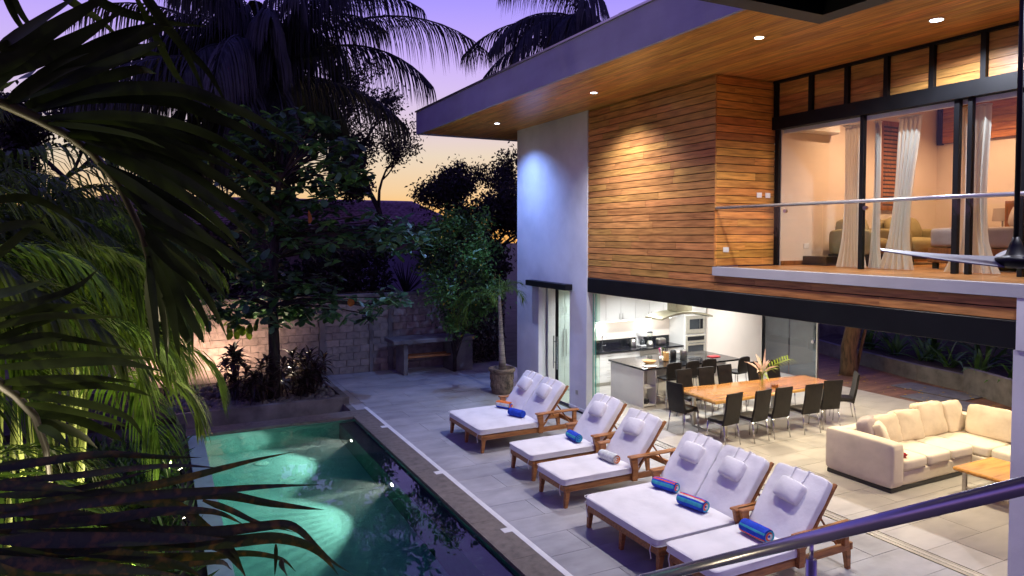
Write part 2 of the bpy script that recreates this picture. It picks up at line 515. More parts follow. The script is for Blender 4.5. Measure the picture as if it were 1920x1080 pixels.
def copy_tree(o, parent=None):
    c = o.copy()
    COL.objects.link(c)
    c.parent = parent
    for ch in list(o.children):
        copy_tree(ch, c)
    return c

def sharp(o, angle=40):
    """smooth shading that keeps hard edges"""
    me = o.data
    me.polygons.foreach_set('use_smooth', [True] * len(me.polygons))
    if hasattr(me, 'set_sharp_from_angle'):
        me.set_sharp_from_angle(angle=R(angle))
    return o

def piece(name, mesh_obj, loc, parent):
    """another object sharing the mesh of mesh_obj"""
    o = bpy.data.objects.new(name, mesh_obj if isinstance(mesh_obj, bpy.types.Mesh) else mesh_obj.data)
    COL.objects.link(o)
    off = Vector((0, 0, 0))
    q = parent
    while q is not None:
        off += q.location
        q = q.parent
    o.location = Vector(loc) - off
    o.parent = parent
    return o

UNIT = {}
def unit_box(mat):
    """unit cube 0..1 with that material, shared by alike pieces and scaled for each"""
    if mat not in UNIT:
        me = bpy.data.meshes.new('piece_' + mat)
        b = MB().box(0, 0, 0, 1, 1, 1)
        me.from_pydata(b.v, [], b.f)
        me.materials.append(M[mat])
        UNIT[mat] = me
    return UNIT[mat]

def slab(name, mat, a, b, parent):
    """a box from corner a to corner b as an object of its own"""
    o = piece(name, unit_box(mat), a, parent)
    o.scale = [b[i] - a[i] for i in range(3)]
    return o

def lamp(name, kind, loc, energy, colour, parent=None, target=None, size=0.05, spot=None, blend=0.5):
    d = bpy.data.lights.new(name, kind)
    d.energy = energy
    d.color = colour
    if kind == 'AREA':
        d.shape = 'DISK'
        d.size = size
    else:
        d.shadow_soft_size = size
    if kind == 'SPOT':
        d.spot_size = R(spot or 100)
        d.spot_blend = blend
    o = bpy.data.objects.new(name, d)
    COL.objects.link(o)
    off = Vector((0, 0, 0))
    q = parent
    while q is not None:
        off += q.location
        q = q.parent
    o.location = Vector(loc) - off
    o.parent = parent
    t = Vector(target) if target else Vector(loc) - Vector((0, 0, 1))
    o.rotation_euler = (t - Vector(loc)).to_track_quat('-Z', 'Y').to_euler()
    return o
# ------------------------------------------------------------------ ground, patio, pool
gm = MB()
GZ = -0.06
for (x0, y0, x1, y1) in ((-250, -250, 0.47, 300), (4.1, -250, 300, 300), (0.47, -250, 4.1, 2.7), (0.47, 16.5, 4.1, 300)):
    gm.add([(x0, y0, GZ), (x1, y0, GZ), (x1, y1, GZ), (x0, y1, GZ)], [(0, 1, 2, 3)])
tag(gm.build('ground', 'ground'), kind='structure')

def tiled(name, mat, x0, y0, x1, y1, tx, ty, parent_kind, z=0.0, skip=None, stagger=True):
    base = MB().box(x0, y0, z - 0.05, x1, y1, z - 0.008).build(name, 'grout')
    tag(base, kind=parent_kind)
    r = 0
    y = y0
    while y < y1 - 0.02:
        ye = min(y + ty, y1)
        x = x0 - (tx / 2 if (stagger and r % 2) else 0)
        while x < x1 - 0.02:
            a, b = max(x, x0), min(x + tx, x1)
            if b - a > 0.05 and not (skip and skip((a + b) / 2, (y + ye) / 2)):
                dz = random.uniform(-0.0012, 0.0012)
                o = slab('tile', mat, (a + 0.003, y + 0.003, z - 0.02), (b - 0.003, ye - 0.003, z + dz), base)
            x += tx
        y += ty
        r += 1
    return base

patio = tiled('patio', 'tile', 4.29, 2.0, 8.40, 19.98, 1.2, 0.6, 'structure')
tag(MB().box(4.02, 16.5, -0.05, 4.286, 19.98, -0.001).build('patio_edge_strip', 'tile'), kind='structure')
tag(MB().box(4.002, 15.72, -0.4, 4.286, 16.498, -0.003).build('patio_corner', 'tile'), kind='structure')
tag(MB().box(8.40, 16.46, -0.05, 9.6, 19.98, -0.002).build('side_path', 'tile'), kind='structure')
indoor = tiled('indoor_floor', 'tile_in', 8.62, 3.0, 16.1, 15.86, 1.2, 0.6, 'structure')
# sliding-door track between patio and indoor floor
tr = thing('door_track', (8.5, 4.4, 0), 'long narrow steel sliding door track set into the floor under the black beam', 'door track')
MB().box(8.403, 2.0, -0.05, 8.617, 13.07, -0.010).build('track_bed', 'concrete', tr)
for x in (8.43, 8.505, 8.58):
    MB().box(x - 0.012, 2.0, -0.010, x + 0.012, 13.07, 0.004).build('rail', 'brushed', tr)
for a, b in ((8.443, 8.492), (8.518, 8.567)):
    MB().box(a, 2.0, -0.010, b, 13.07, 0.0).build('infill', 'tile_in', tr)

PX0, PX1, PY0, PY1 = 0.75, 3.82, 3.0, 15.2      # inside of the pool
pool = thing('swimming_pool', (PX0, PY0, 0), 'long narrow turquoise swimming pool lit from under the water', 'swimming pool')
MB().box(PX0 - 0.28, PY0 - 0.3, -1.6, PX1 + 0.2, PY1 + 0.3, -1.35).build('floor', 'pool_plaster', pool)
MB().box(PX0 - 0.28, PY0, -1.35, PX0, PY1, -0.004).build('side_wall', 'pool_plaster', pool)
MB().box(PX1, PY0, -1.35, PX1 + 0.2, PY1, -0.06).build('side_wall', 'pool_plaster', pool)
MB().box(PX0 - 0.28, PY1, -1.35, PX1 + 0.2, PY1 + 0.3, -0.06).build('end_wall', 'pool_plaster', pool)
MB().box(PX0 - 0.28, PY0 - 0.3, -1.35, PX1 + 0.2, PY0, -0.06).build('end_wall', 'pool_plaster', pool)
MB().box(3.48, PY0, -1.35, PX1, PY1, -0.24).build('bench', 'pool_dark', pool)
# coping slabs
y = PY0 - 0.3
i = 0
cop = MB().box(PX1 - 0.02, PY0 - 0.3, -0.055, 4.195, PY1 + 0.5, -0.012).build('coping_bed', 'coping', pool)
while y < PY1 + 0.5 - 0.02:
    ye = min(y + 1.21, PY1 + 0.5)
    slab('coping_slab', 'coping', (PX1 - 0.03, y + 0.002, -0.05), (4.198, ye - 0.002, 0.004), cop)
    y = ye
x = PX0 - 0.3
far = MB().box(PX0 - 0.3, PY1 - 0.02, -0.055, PX1 - 0.035, PY1 + 0.5, -0.012).build('coping_bed', 'coping', pool)
while x < PX1 - 0.04:
    xe = min(x + 1.13, PX1 - 0.032)
    slab('coping_slab', 'coping', (x + 0.002, PY1 - 0.03, -0.05), (xe - 0.002, PY1 + 0.5, 0.004), far)
    x = xe
MB().box(4.2, 2.0, -0.05, 4.284, 15.9, 0.006).build('drain_strip', 'line', pool)
for y in (14.06, 10.91, 8.34, 5.9):
    MB().box(4.085, y - 0.07, 0.004, 4.199, y + 0.07, 0.009).build('skimmer_plate', 'line', pool)
for y in (14.07, 12.75, 11.4, 9.95, 8.6, 7.3):
    MB().tube([(3.825, y, -0.16), (3.79, y, -0.16)], 0.03, 12).build('jet', 'jet', pool)
for (x, y) in ((2.75, 14.15), (1.75, 14.3), (3.05, 7.9)):
    MB().lathe((x, y, -1.352), [(0.13, 0.0), (0.13, 0.02), (0.11, 0.03), (0.02, 0.035)], 20).build('floor_drain', 'jet', pool)
MB().tube([(2.3, PY1 + 0.01, -0.4), (2.3, PY1 - 0.03, -0.4)], 0.06, 14).build('jet', 'jet', pool)

# the water: a closed body with a gently rippled top
m, n, l, out = new_mat('pool_water')
rf = n.new('ShaderNodeBsdfRefraction')
rf.inputs['IOR'].default_value = 1.33
rf.inputs['Roughness'].default_value = 0.0
rf.inputs[0].default_value = (0.97, 1, 0.99, 1)
gl = n.new('ShaderNodeBsdfGlossy')
gl.inputs['Roughness'].default_value = 0.0
fz = n.new('ShaderNodeFresnel')
fz.inputs[0].default_value = 1.55
mx = n.new('ShaderNodeMixShader')
ge = n.new('ShaderNodeNewGeometry')
nz = n.new('ShaderNodeTexNoise')
nz.inputs['Scale'].default_value = 1.7
nz.inputs['Detail'].default_value = 2
bp = n.new('ShaderNodeBump')
bp.inputs['Strength'].default_value = 0.05
bp.inputs['Distance'].default_value = 0.05
l.new(ge.outputs['Position'], nz.inputs['Vector'])
l.new(nz.outputs['Fac'], bp.inputs['Height'])
for s in (rf, gl, fz):
    l.new(bp.outputs[0], s.inputs['Normal'])
l.new(fz.outputs[0], mx.inputs[0])
l.new(rf.outputs[0], mx.inputs[1])
l.new(gl.outputs[0], mx.inputs[2])
l.new(mx.outputs[0], out.inputs[0])
vs = n.new('ShaderNodeVolumeScatter')
vs.inputs['Color'].default_value = (0.9, 0.96, 0.92, 1)
vs.inputs['Density'].default_value = 0.04
vs.inputs['Anisotropy'].default_value = 0.2
va = n.new('ShaderNodeVolumeAbsorption')
va.inputs['Color'].default_value = (0.10, 0.74, 0.70, 1)
va.inputs['Density'].default_value = 0.34
ad = n.new('ShaderNodeAddShader')
l.new(vs.outputs[0], ad.inputs[0])
l.new(va.outputs[0], ad.inputs[1])
l.new(ad.outputs[0], out.inputs['Volume'])
M['water'] = m
tag(MB().box(PX0 - 0.004, PY0 - 0.004, -1.354, PX1 + 0.004, PY1 + 0.004, -0.07).build('pool_water', 'water'), kind='structure')

# underwater lamps set in the bench face
for i, (y, lab) in enumerate(((14.0, 'round white underwater lamp in the pool bench, the one farther from the camera'),
                              (11.25, 'round white underwater lamp in the pool bench, the nearer and brighter one'))):
    t = thing('pool_lamp', (3.48, y, -0.42), lab, 'pool lamp', 'underwater lamps in the pool bench')
    MB().tube([(3.481, y, -0.42), (3.45, y, -0.42)], 0.085, 18).build('bezel', 'chrome', t)
    MB().tube([(3.45, y, -0.42), (3.438, y, -0.42)], 0.06, 18).build('lens', 'pool_lens', t)
    lamp('pool_lamp_core', 'SPOT', (3.42, y, -0.42), 4200, (1.0, 0.95, 0.86), t, (1.5, y - 0.05, -0.50), 0.02, 15, 1.0)
    pl_ = lamp('pool_lamp_light', 'SPOT', (3.40, y, -0.42), 300, (1.0, 0.95, 0.84), t, (1.5, y - 0.15, -0.66), 0.03, 96, 0.3).data
    pl_.use_nodes = True           # the ribbed lens throws fine streaks
    ln, ll_ = pl_.node_tree.nodes, pl_.node_tree.links
    em = [k for k in ln if k.type == 'EMISSION'][0]
    tcn = ln.new('ShaderNodeTexCoord')
    sp3 = ln.new('ShaderNodeSeparateXYZ')
    ll_.new(tcn.outputs['Normal'], sp3.inputs[0])
    dv = ln.new('ShaderNodeMath'); dv.operation = 'DIVIDE'
    ll_.new(sp3.outputs['X'], dv.inputs[0]); ll_.new(sp3.outputs['Z'], dv.inputs[1])
    mu_ = ln.new('ShaderNodeMath'); mu_.operation = 'MULTIPLY'; mu_.inputs[1].default_value = 46
    ll_.new(dv.outputs[0], mu_.inputs[0])
    sn = ln.new('ShaderNodeMath'); sn.operation = 'SINE'
    ll_.new(mu_.outputs[0], sn.inputs[0])
    ma = ln.new('ShaderNodeMath'); ma.operation = 'MULTIPLY_ADD'; ma.inputs[1].default_value = 0.2; ma.inputs[2].default_value = 1.0
    ll_.new(sn.outputs[0], ma.inputs[0])
    ll_.new(ma.outputs[0], em.inputs['Strength'])

# recessed channel and planting bed at the far end of the pool
ch = thing('planter', (0.3, 15.7, 0), 'long grey concrete planting bed with a sunken channel behind the pool', 'planter')
MB().box(0.3, 15.705, -0.5, 4.0, 16.42, -0.32).build('channel_floor', 'concrete', ch)
MB().box(0.3, 16.42, -0.5, 4.0, 16.56, 0.16).build('front_wall', 'concrete', ch)
MB().box(3.86, 15.705, -0.32, 4.0, 16.418, 0.002).build('channel_end', 'concrete', ch)
MB().box(3.86, 16.562, -0.3, 4.0, 19.97, 0.15).build('side_wall', 'concrete', ch)
MB().box(-3.5, 16.562, -0.3, 3.858, 19.97, 0.07).build('soil', 'soil', ch)

def blob(r, seed, flat=0.7):
    vs, fs = [], []
    t = (1 + 5 ** 0.5) / 2
    ico = [(-1, t, 0), (1, t, 0), (-1, -t, 0), (1, -t, 0), (0, -1, t), (0, 1, t), (0, -1, -t), (0, 1, -t), (t, 0, -1), (t, 0, 1), (-t, 0, -1), (-t, 0, 1)]
    rr = random.Random(seed)
    for p in ico:
        v = Vector(p).normalized() * r * rr.uniform(0.75, 1.15)
        v.z *= flat
        vs.append(v)
    fs = [(0, 11, 5), (0, 5, 1), (0, 1, 7), (0, 7, 10), (0, 10, 11), (1, 5, 9), (5, 11, 4), (11, 10, 2), (10, 7, 6), (7, 1, 8),
          (3, 9, 4), (3, 4, 2), (3, 2, 6), (3, 6, 8), (3, 8, 9), (4, 9, 5), (2, 4, 11), (6, 2, 10), (8, 6, 7), (9, 8, 1)]
    return vs, fs
pb = MB()
for i in range(900):
    x, y = random.uniform(0.2, 3.8), random.uniform(16.6, 19.6)
    if random.random() < 0.4:
        y = random.uniform(16.6, 17.4)
    vs, fs = blob(random.uniform(0.04, 0.11), i)
    rz = random.uniform(0, 6)
    pb.add([(x + v.x * math.cos(rz) - v.y * math.sin(rz), y + v.x * math.sin(rz) + v.y * math.cos(rz), 0.09 + v.z + random.uniform(-0.02, 0.03)) for v in vs], fs)
o = pb.build('pebbles', 'pebble', None, True)
tag(o, 'dark river pebbles covering the planting bed', 'pebbles', kind='stuff')

# concrete block wall round the yard
wl_ = thing('block_wall', (-8, 20.0, 0), 'tall grey concrete block wall along the back of the yard', 'wall')
MB().box(-8, 20.012, -0.2, 9.9, 20.2, 2.21).build('mortar', 'mortar', wl_)
MB().box(-8, 19.985, 2.2, 9.9, 20.22, 2.28).build('cap', 'concrete', wl_)
for (a, b) in ((4.04, 4.20), (5.47, 5.57), (6.04, 6.18)):
    MB().box(a, 19.96, -0.05, b, 20.01, 2.2).build('post', 'concrete', wl_)
for r in range(11):
    z = 0.0 + r * 0.2
    x = -0.2 - (0.2 if r % 2 else 0)
    while x < 9.8:
        a, b = x, min(x + 0.4, 9.88)
        for (p, q) in ((4.04, 4.20), (5.47, 5.57), (6.04, 6.18)):
            if a < q and b > p:
                if a < p - 0.06: b = p
                elif b > q + 0.06: a = q
                else: a = b = 0
        if b - a > 0.07:
            d = random.uniform(0, 0.006)
            slab('block', 'block', (a + 0.006, 19.985 - d, z + 0.006), (b - 0.006, 20.02, z + 0.194), wl_)
        x += 0.4

# concrete serving counter in front of the block wall
cn = thing('garden_counter', (6.0, 18.9, 0), 'grey concrete outdoor counter with an open wooden shelf against the block wall', 'counter')
MB().bbox(5.85, 18.85, 0.90, 8.35, 19.75, 1.02, 0.015).build('counter_top', 'concrete', cn)
MB().box(6.18, 18.95, 0, 6.30, 19.7, 0.898).build('side_wall', 'concrete', cn)
MB().box(7.66, 18.95, 0, 8.3, 19.7, 0.898).build('side_wall', 'concrete', cn)
MB().bbox(6.31, 19.05, 0.45, 7.65, 19.12, 0.52, 0.008).build('shelf_rail', 'lounger_wood', cn)
MB().bbox(6.31, 19.40, 0.45, 7.65, 19.47, 0.52, 0.008).build('shelf_rail', 'lounger_wood', cn)

# ------------------------------------------------------------------ garden behind the living room
dk = MB().box(16.1, 2.0, -0.05, 20.6, 22, -0.03).build('deck', 'shadow_back')
tag(dk, kind='structure')
y = 2.0
while y < 21.9:
    x = 16.1
    while x < 20.4:
        xe = min(20.5, x + random.choice((2.2, 2.6, 3.0)))
        slab('plank', 'deck', (x + 0.004, y + 0.003, -0.03), (xe - 0.004, y + 0.137, -0.004 + random.uniform(-0.002, 0.002)), dk)
        x = xe
    y += 0.14
for (x, y, w, d, lab) in ((16.72, 10.0, 0.85, 1.9, 'smooth blue grey stone slab lying on the deck, the nearer of two'),
                     (17.68, 10.9, 0.85, 1.9, 'smooth blue grey stone slab lying on the deck, nearer the low garden wall')):
    tag(MB().bbox(x - w / 2, y - d / 2, 0.0, x + w / 2, y + d / 2, 0.02, 0.005).build('stone_slab', 'slate'), lab, 'slab', 'stone slabs on the deck')
gw = thing('garden_wall', (18.6, 12, 0), 'low rough concrete retaining wall curving along the deck', 'wall')
gp = [(20.2, 17.0), (19.6, 15.4), (18.9, 13.2), (18.55, 12.0), (18.3, 10.6), (17.6, 9.1), (17.0, 7.6), (16.6, 6.0)]
for i in range(len(gp) - 1):
    a, b = Vector((*gp[i], 0)), Vector((*gp[i + 1], 0))
    d = (b - a).normalized()
    nr = Vector((-d.y, d.x, 0)) * 0.16
    h = 0.42 if i < 4 else 0.62
    g = MB()
    q = [a, b - d * 0.006, b - d * 0.006 + nr, a + nr]
    g.add([(p.x, p.y, -0.1) for p in q] + [(p.x, p.y, h) for p in q], [(3, 2, 1, 0), (4, 5, 6, 7), (0, 1, 5, 4), (1, 2, 6, 5), (2, 3, 7, 6), (3, 0, 4, 7)])
    g.build('wall_section', 'concrete', gw)
bs = MB()
q = [(x + 0.17, y) for x, y in gp] + [(24, 5), (24, 18)]
bs.add([(x, y, 0.36) for x, y in q], [tuple(range(len(q)))])
tag(bs.build('raised_soil', 'soil'), kind='structure')
tag(MB().box(22.2, 3, -0.1, 22.4, 24, 3.2).build('boundary_wall', 'concrete'), 'tall dark boundary wall behind the plants beyond the deck', 'wall')
# ------------------------------------------------------------------ the house
H = thing('house', (8.5, 9.0, 0), 'modern two storey house with teak cladding, white walls and a deep overhanging roof', 'house')
wf = MB()
wf.box(8.5, 15.28, 0, 8.72, 16.45, 6.735)
wf.box(8.5, 13.08, 0, 8.72, 13.80, 6.735)
wf.box(8.5, 13.802, 2.70, 8.72, 15.278, 6.735)
wf.build('white_wall', 'white_wall', H)
MB().box(8.722, 16.2, 0, 16.1, 16.45, 6.735).build('end_wall', 'white_wall', H)
MB().box(8.485, 15.285, 0, 8.499, 16.46, 0.07).build('skirting', 'line', H)
MB().box(8.485, 13.07, 0, 8.499, 13.795, 0.07).build('skirting', 'line', H)
MB().bbox(8.30, 13.68, 2.72, 8.499, 15.62, 2.86, 0.01).build('door_canopy', 'black_steel', H)
# frameless glass side door with long pull handles
dr = MB().box(8.60, 13.82, 0.02, 8.612, 14.53, 2.68).build('door', 'green_glass', H)
for yy in (14.46, 14.62):
    MB().tube([(8.555, yy, 0.75), (8.555, yy, 1.55)], 0.016, 10).build('handle', 'chrome', dr)
    for z in (0.9, 1.4):
        MB().tube([(8.555, yy, z), (8.602, yy, z)], 0.009, 8).build('handle_fixing', 'chrome', dr)
MB().box(8.60, 14.56, 0.02, 8.612, 15.26, 2.68).build('door', 'glass', H)
MB().box(8.56, 14.535, 0.02, 8.64, 14.555, 2.68).build('door_post', 'black_steel', H)
sk = MB().bbox(8.494, 13.42, 0.35, 8.499, 13.53, 0.45, 0.002).build('outlet_plate', 'brushed', H)

# teak cladding, plank by plank
cl = MB().box(8.555, 9.14, 3.045, 8.60, 13.075, 6.73).build('cladding', 'shadow_back', H)
PZ = 0.1355
r = 0
z = 3.045
while z < 6.72:
    zt = min(z + PZ, 6.732)
    y = 9.125
    cuts = [9.125]
    while cuts[-1] < 13.07:
        nx = cuts[-1] + random.uniform(0.9, 2.3)
        cuts.append(13.075 if nx > 12.6 else nx)
    for a, b in zip(cuts, cuts[1:]):
        dd = random.uniform(0, 0.004)
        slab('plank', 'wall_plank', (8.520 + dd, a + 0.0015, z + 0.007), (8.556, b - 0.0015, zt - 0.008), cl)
    z += PZ
    r += 1
cl2 = MB().box(8.555, 3.0, 3.045, 8.60, 9.12, 3.30).build('cladding', 'shadow_back', H)
z = 3.045
while z < 3.29:
    zt = min(z + PZ, 3.300)
    cuts = [3.0]
    while cuts[-1] < 9.1:
        nx = cuts[-1] + random.uniform(1.0, 2.3)
        cuts.append(9.123 if nx > 8.6 else nx)
    for a, b in zip(cuts, cuts[1:]):
        slab('plank', 'wall_plank', (8.520 + random.uniform(0, 0.003), a + 0.0015, z + 0.007), (8.556, b - 0.0015, zt - 0.007), cl2)
    z += PZ
cl3 = MB().box(8.56, 9.155, 3.46, 9.95, 9.20, 6.73).build('cladding', 'shadow_back', H)
z = 3.46
while z < 6.72:
    zt = min(z + PZ, 6.732)
    cuts = [8.528, 9.94] if random.random() < 0.55 else [8.528, random.uniform(8.9, 9.6), 9.94]
    for a, b in zip(cuts, cuts[1:]):
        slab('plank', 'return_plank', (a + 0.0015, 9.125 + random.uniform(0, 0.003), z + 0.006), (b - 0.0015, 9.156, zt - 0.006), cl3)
    z += PZ
for (x, z, w) in ((9.55, 4.70, 0.12), (9.76, 4.70, 0.12), (8.78, 3.74, 0.13)):
    sp = MB().bbox(x - w / 2, 9.112, z - 0.045, x + w / 2, 9.1245, z + 0.045, 0.003).build('switch_plate', 'white_plastic', H)
    MB().box(x - 0.02, 9.109, z - 0.015, x + 0.02, 9.1118, z + 0.015).build('switch', 'paper', sp)

# roof: slab, fascia, drip cap, teak soffit
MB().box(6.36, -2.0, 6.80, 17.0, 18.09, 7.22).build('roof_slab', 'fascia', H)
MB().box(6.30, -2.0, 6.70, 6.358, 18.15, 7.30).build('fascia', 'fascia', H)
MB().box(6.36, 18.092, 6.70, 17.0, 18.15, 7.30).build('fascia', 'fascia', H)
MB().box(6.27, -2.0, 7.301, 6.45, 18.18, 7.335).build('drip_cap', 'brushed', H)
so = MB().box(6.362, -2.0, 6.756, 9.99, 18.088, 6.798).build('soffit', 'shadow_back', H)
x = 6.362
SW = 0.1
while x < 9.95:
    y = -1.0
    first = True
    yend = 18.085
    while y < yend - 0.1:
        ye = min(y + (random.uniform(0.5, 2.6) if first else random.uniform(2.2, 3.6)), yend)
        first = False
        lo, hi = y, ye
        if x > 8.56:               # inside the clad box and the wall there is no soffit
            if lo > 9.15 and hi < 16.45: lo = hi = 0
            elif lo < 9.15 < hi: hi = 9.15
            elif lo < 16.45 < hi: lo = 16.45
        if hi - lo > 0.1:
            slab('plank', 'soffit_plank', (x + 0.0015, lo + 0.001, 6.735 + random.uniform(0, 0.002)), (min(x + SW, 9.985) - 0.0015, hi - 0.001, 6.757), so)
        y = ye
    x += SW

# beam, balcony edge, right pillar
MB().bbox(8.51, 3.0, 2.72, 8.70, 13.075, 3.04, 0.008).build('steel_beam', 'black_steel', H)
MB().box(8.475, 3.0, 3.304, 8.66, 9.124, 3.45).build('balcony_kerb', 'kerb', H)
MB().box(8.662, 2.0, 3.20, 16.0, 9.0, 3.425).build('floor_slab', 'white_wall', H)
MB().box(8.50, 3.55, 0, 9.05, 4.39, 2.716).build('pillar', 'white_wall', H)
MB().box(8.485, 3.50, 2.72, 8.509, 4.36, 3.303).build('pillar_head', 'white_wall', H)

# upper room
MB().box(9.96, 9.0, 3.43, 14.45, 9.12, 6.73).build('room_wall', 'room_wall', H)
MB().box(14.45, 2.0, 3.43, 14.6, 9.12, 6.73).build('room_wall', 'room_wall', H)
MB().box(9.96, 1.88, 3.43, 14.45, 2.0, 6.73).build('room_wall', 'room_wall', H)
MB().box(9.992, 2.0, 6.731, 14.45, 9.0, 6.79).build('room_ceiling', 'room_wall', H)
fl = MB().box(8.664, 2.0, 3.426, 14.448, 8.998, 3.435).build('room_floor', 'shadow_back', H)
y = 2.0
while y < 8.99:
    ye = min(y + 0.16, 8.995)
    x = 8.67
    while x < 14.4:
        xe = min(x + random.choice((1.4, 1.8, 2.2)), 14.44)
        slab('floorboard', 'floor_wood', (x + 0.001, y + 0.001, 3.435), (xe - 0.001, ye - 0.001, 3.452), fl)
        x = xe
    y = ye
MB().box(9.97, 8.975, 3.453, 14.44, 8.999, 3.53).build('skirting', 'brown_wood', H)
# brown boarded band on the back wall with a black frame
bd = MB().box(14.41, 3.0, 5.86, 14.448, 8.9, 6.72).build('boarded_band', 'shadow_back', H)
for k in range(6):
    slab('plank', 'wall_plank', (14.385, 3.0, 5.865 + k * 0.142), (14.41, 8.86, 5.865 + k * 0.142 + 0.136), bd)
MB().box(14.36, 8.865, 5.84, 14.448, 8.96, 6.725).build('band_post', 'black_steel', H)
MB().box(14.36, 7.15, 5.84, 14.384, 7.30, 6.725).build('band_post', 'black_steel', H)
# louvred window in the left wall of the room
jw = MB()
for (a, b, c, d) in ((12.60, 4.48, 12.68, 6.22), (13.14, 4.48, 13.22, 6.22), (12.68, 4.48, 13.14, 4.57), (12.68, 6.13, 13.14, 6.22)):
    jw.box(a, 8.955, b, c, 8.999, d)
jo = jw.build('louvre_window', 'brown_wood', H)
MB().box(12.682, 8.985, 4.572, 13.138, 8.998, 6.128).build('pane', 'dark_glass', jo)
for k in range(19):
    z = 4.60 + k * 0.08
    MB().add([(12.68, 8.965, z), (13.14, 8.965, z), (13.14, 8.984, z + 0.05), (12.68, 8.984, z + 0.05), (12.68, 8.961, z + 0.003), (13.14, 8.961, z + 0.003), (13.14, 8.980, z + 0.053), (12.68, 8.980, z + 0.053)],
             [(0, 1, 2, 3), (7, 6, 5, 4), (0, 4, 5, 1), (2, 6, 7, 3)]).build('slat', 'brown_wood', jo)
MB().bbox(10.35, 8.80, 5.84, 11.25, 8.998, 6.02, 0.03).build('air_conditioner', 'white_plastic', H)
MB().bbox(10.55, 8.99, 3.75, 10.68, 8.999, 3.84, 0.003).build('switch_plate', 'white_plastic', H)

# window wall of the upper room: black frame, boarded clerestory, sliding panes
wf_ = MB().box(9.84, 2.0, 5.87, 10.02, 9.12, 6.09).build('window_beam', 'black_steel', H)
MB().box(9.86, 2.0, 6.69, 9.985, 9.12, 6.733).build('head_rail', 'black_steel', H)
MUL = (9.06, 8.32, 7.63, 6.95, 6.25, 5.55, 4.85, 4.15, 3.45)
for y in MUL:
    MB().box(9.85, y - 0.035, 6.092, 9.98, y + 0.035, 6.688).build('mullion', 'black_steel', H)
for a, b in zip(MUL[1:], MUL):
    pn = MB().box(9.945, a + 0.036, 6.092, 9.975, b - 0.036, 6.688).build('clerestory_panel', 'shadow_back', H)
    for k in range(5):
        z0 = 6.093 + k * 0.119
        slab('plank', 'wall_plank', (9.915, a + 0.038, z0 + 0.003), (9.946, b - 0.038, z0 + 0.116), pn)
for y, w in ((9.06, 0.08), (7.37, 0.06), (5.91, 0.07), (5.73, 0.06), (5.07, 0.06), (3.5, 0.06)):
    MB().box(9.90, y - w / 2, 3.453, 9.98, y + w / 2, 5.868).build('window_post', 'black_steel', H)
for (a, b) in ((7.40, 9.02), (5.95, 7.34), (5.10, 5.70), (3.53, 5.04)):
    MB().box(9.93, a, 3.455, 9.942, b, 5.868).build('pane', 'glass', H)
MB().box(9.99, 3.0, 5.80, 10.06, 8.98, 5.868).build('curtain_track', 'white_plastic', H)

# balcony railing: glass panels, clamps and a polished top rail
gr = thing('glass_railing', (8.55, 9.1, 3.45), 'frameless glass balcony railing with a polished steel top rail', 'railing')
EY = (9.10, 8.08, 6.97, 5.87, 4.76, 3.66)
for a, b in zip(EY[1:], EY):
    MB().box(8.545, a + 0.008, 3.452, 8.557, b - 0.008, 4.425).build('glass_panel', 'rail_glass', gr)
MB().tube([(8.551, 9.12, 4.455), (8.551, 3.0, 4.455)], 0.027, 12).build('top_rail', 'dark_chrome', gr, True)
for y in (7.64, 6.29):
    for z in (4.36,):
        MB().tube([(8.53, y, z), (8.572, y, z)], 0.03, 12).build('clamp', 'chrome', gr)
for y in (7.75, 6.42):
    pass

# ground floor rooms
MB().box(8.722, 15.86, 0, 16.1, 16.1, 2.8).build('kitchen_wall', 'room_wall', H)
MB().box(13.93, 15.16, 0, 16.06, 15.858, 2.79).build('kitchen_wall', 'room_wall', H)
MB().box(8.702, 3.0, 2.80, 16.1, 15.858, 2.9).build('ceiling', 'cabinet', H)
MB().box(15.95, 2.0, 2.62, 16.15, 15.1, 2.799).build('rear_beam', 'black_steel', H)
MB().box(16.07, 15.10, 0, 16.15, 15.2, 2.62).build('rear_post', 'black_steel', H)
for (a, b) in ((14.2, 15.09), (13.25, 14.17)):
    p_ = MB().box(16.095, a, 0.02, 16.107, b, 2.61).build('sliding_pane', 'smoke_glass', H)
MB().tube([(16.05, 13.35, 1.05), (16.094, 13.35, 1.05)], 0.05, 14).build('door_lock', 'chrome', H)
MB().box(16.07, 13.20, 0.0, 16.13, 13.245, 2.61).build('rear_post', 'brushed', H)
# folded stack of glass panels at the left end of the wide opening
st = thing('folding_glass_doors', (8.6, 12.9, 0), 'stack of folded frameless green glass door panels beside the kitchen opening', 'glass doors')
for y in (12.95, 12.85):
    MB().box(8.60, y, 0.03, 8.70, y + 0.012, 2.70).build('glass_panel', 'green_glass', st)
    MB().box(8.586, y - 0.001, 0.03, 8.599, y + 0.013, 2.70).build('panel_edge', 'green_edge', st)

# recessed ceiling lamps
def downlight(loc, mat, parent, energy, colour, spot=125, blend=1.0, r=0.06, size=0.05, kind='SPOT', target=None):
    x, y, z = loc
    ring = MB().lathe((x, y, z - 0.012), [(r, 0.011), (r + 0.02, 0.0), (r + 0.025, 0.011)], 24, False).build('downlight', 'brushed', parent, True)
    MB().lathe((x, y, z - 0.006), [(r, 0.0), (r * 0.5, 0.0), (0.001, 0.0)], 24, False).build('lens', mat, ring)
    lamp('downlight_lamp', kind, (x, y, z - 0.03), energy, colour, parent, target, size, spot, blend)
COOL = (0.24, 0.39, 1.0)
WARM = (1.0, 0.86, 0.62)
SZ = 6.735
downlight((7.5, 15.6, SZ), 'led_cool', H, 800, COOL)
downlight((7.55, 11.4, SZ), 'led_cool', H, 980, (0.86, 0.86, 1.0))
downlight((7.5, 7.2, SZ), 'led_warm', H, 880, (1.0, 0.91, 0.86))
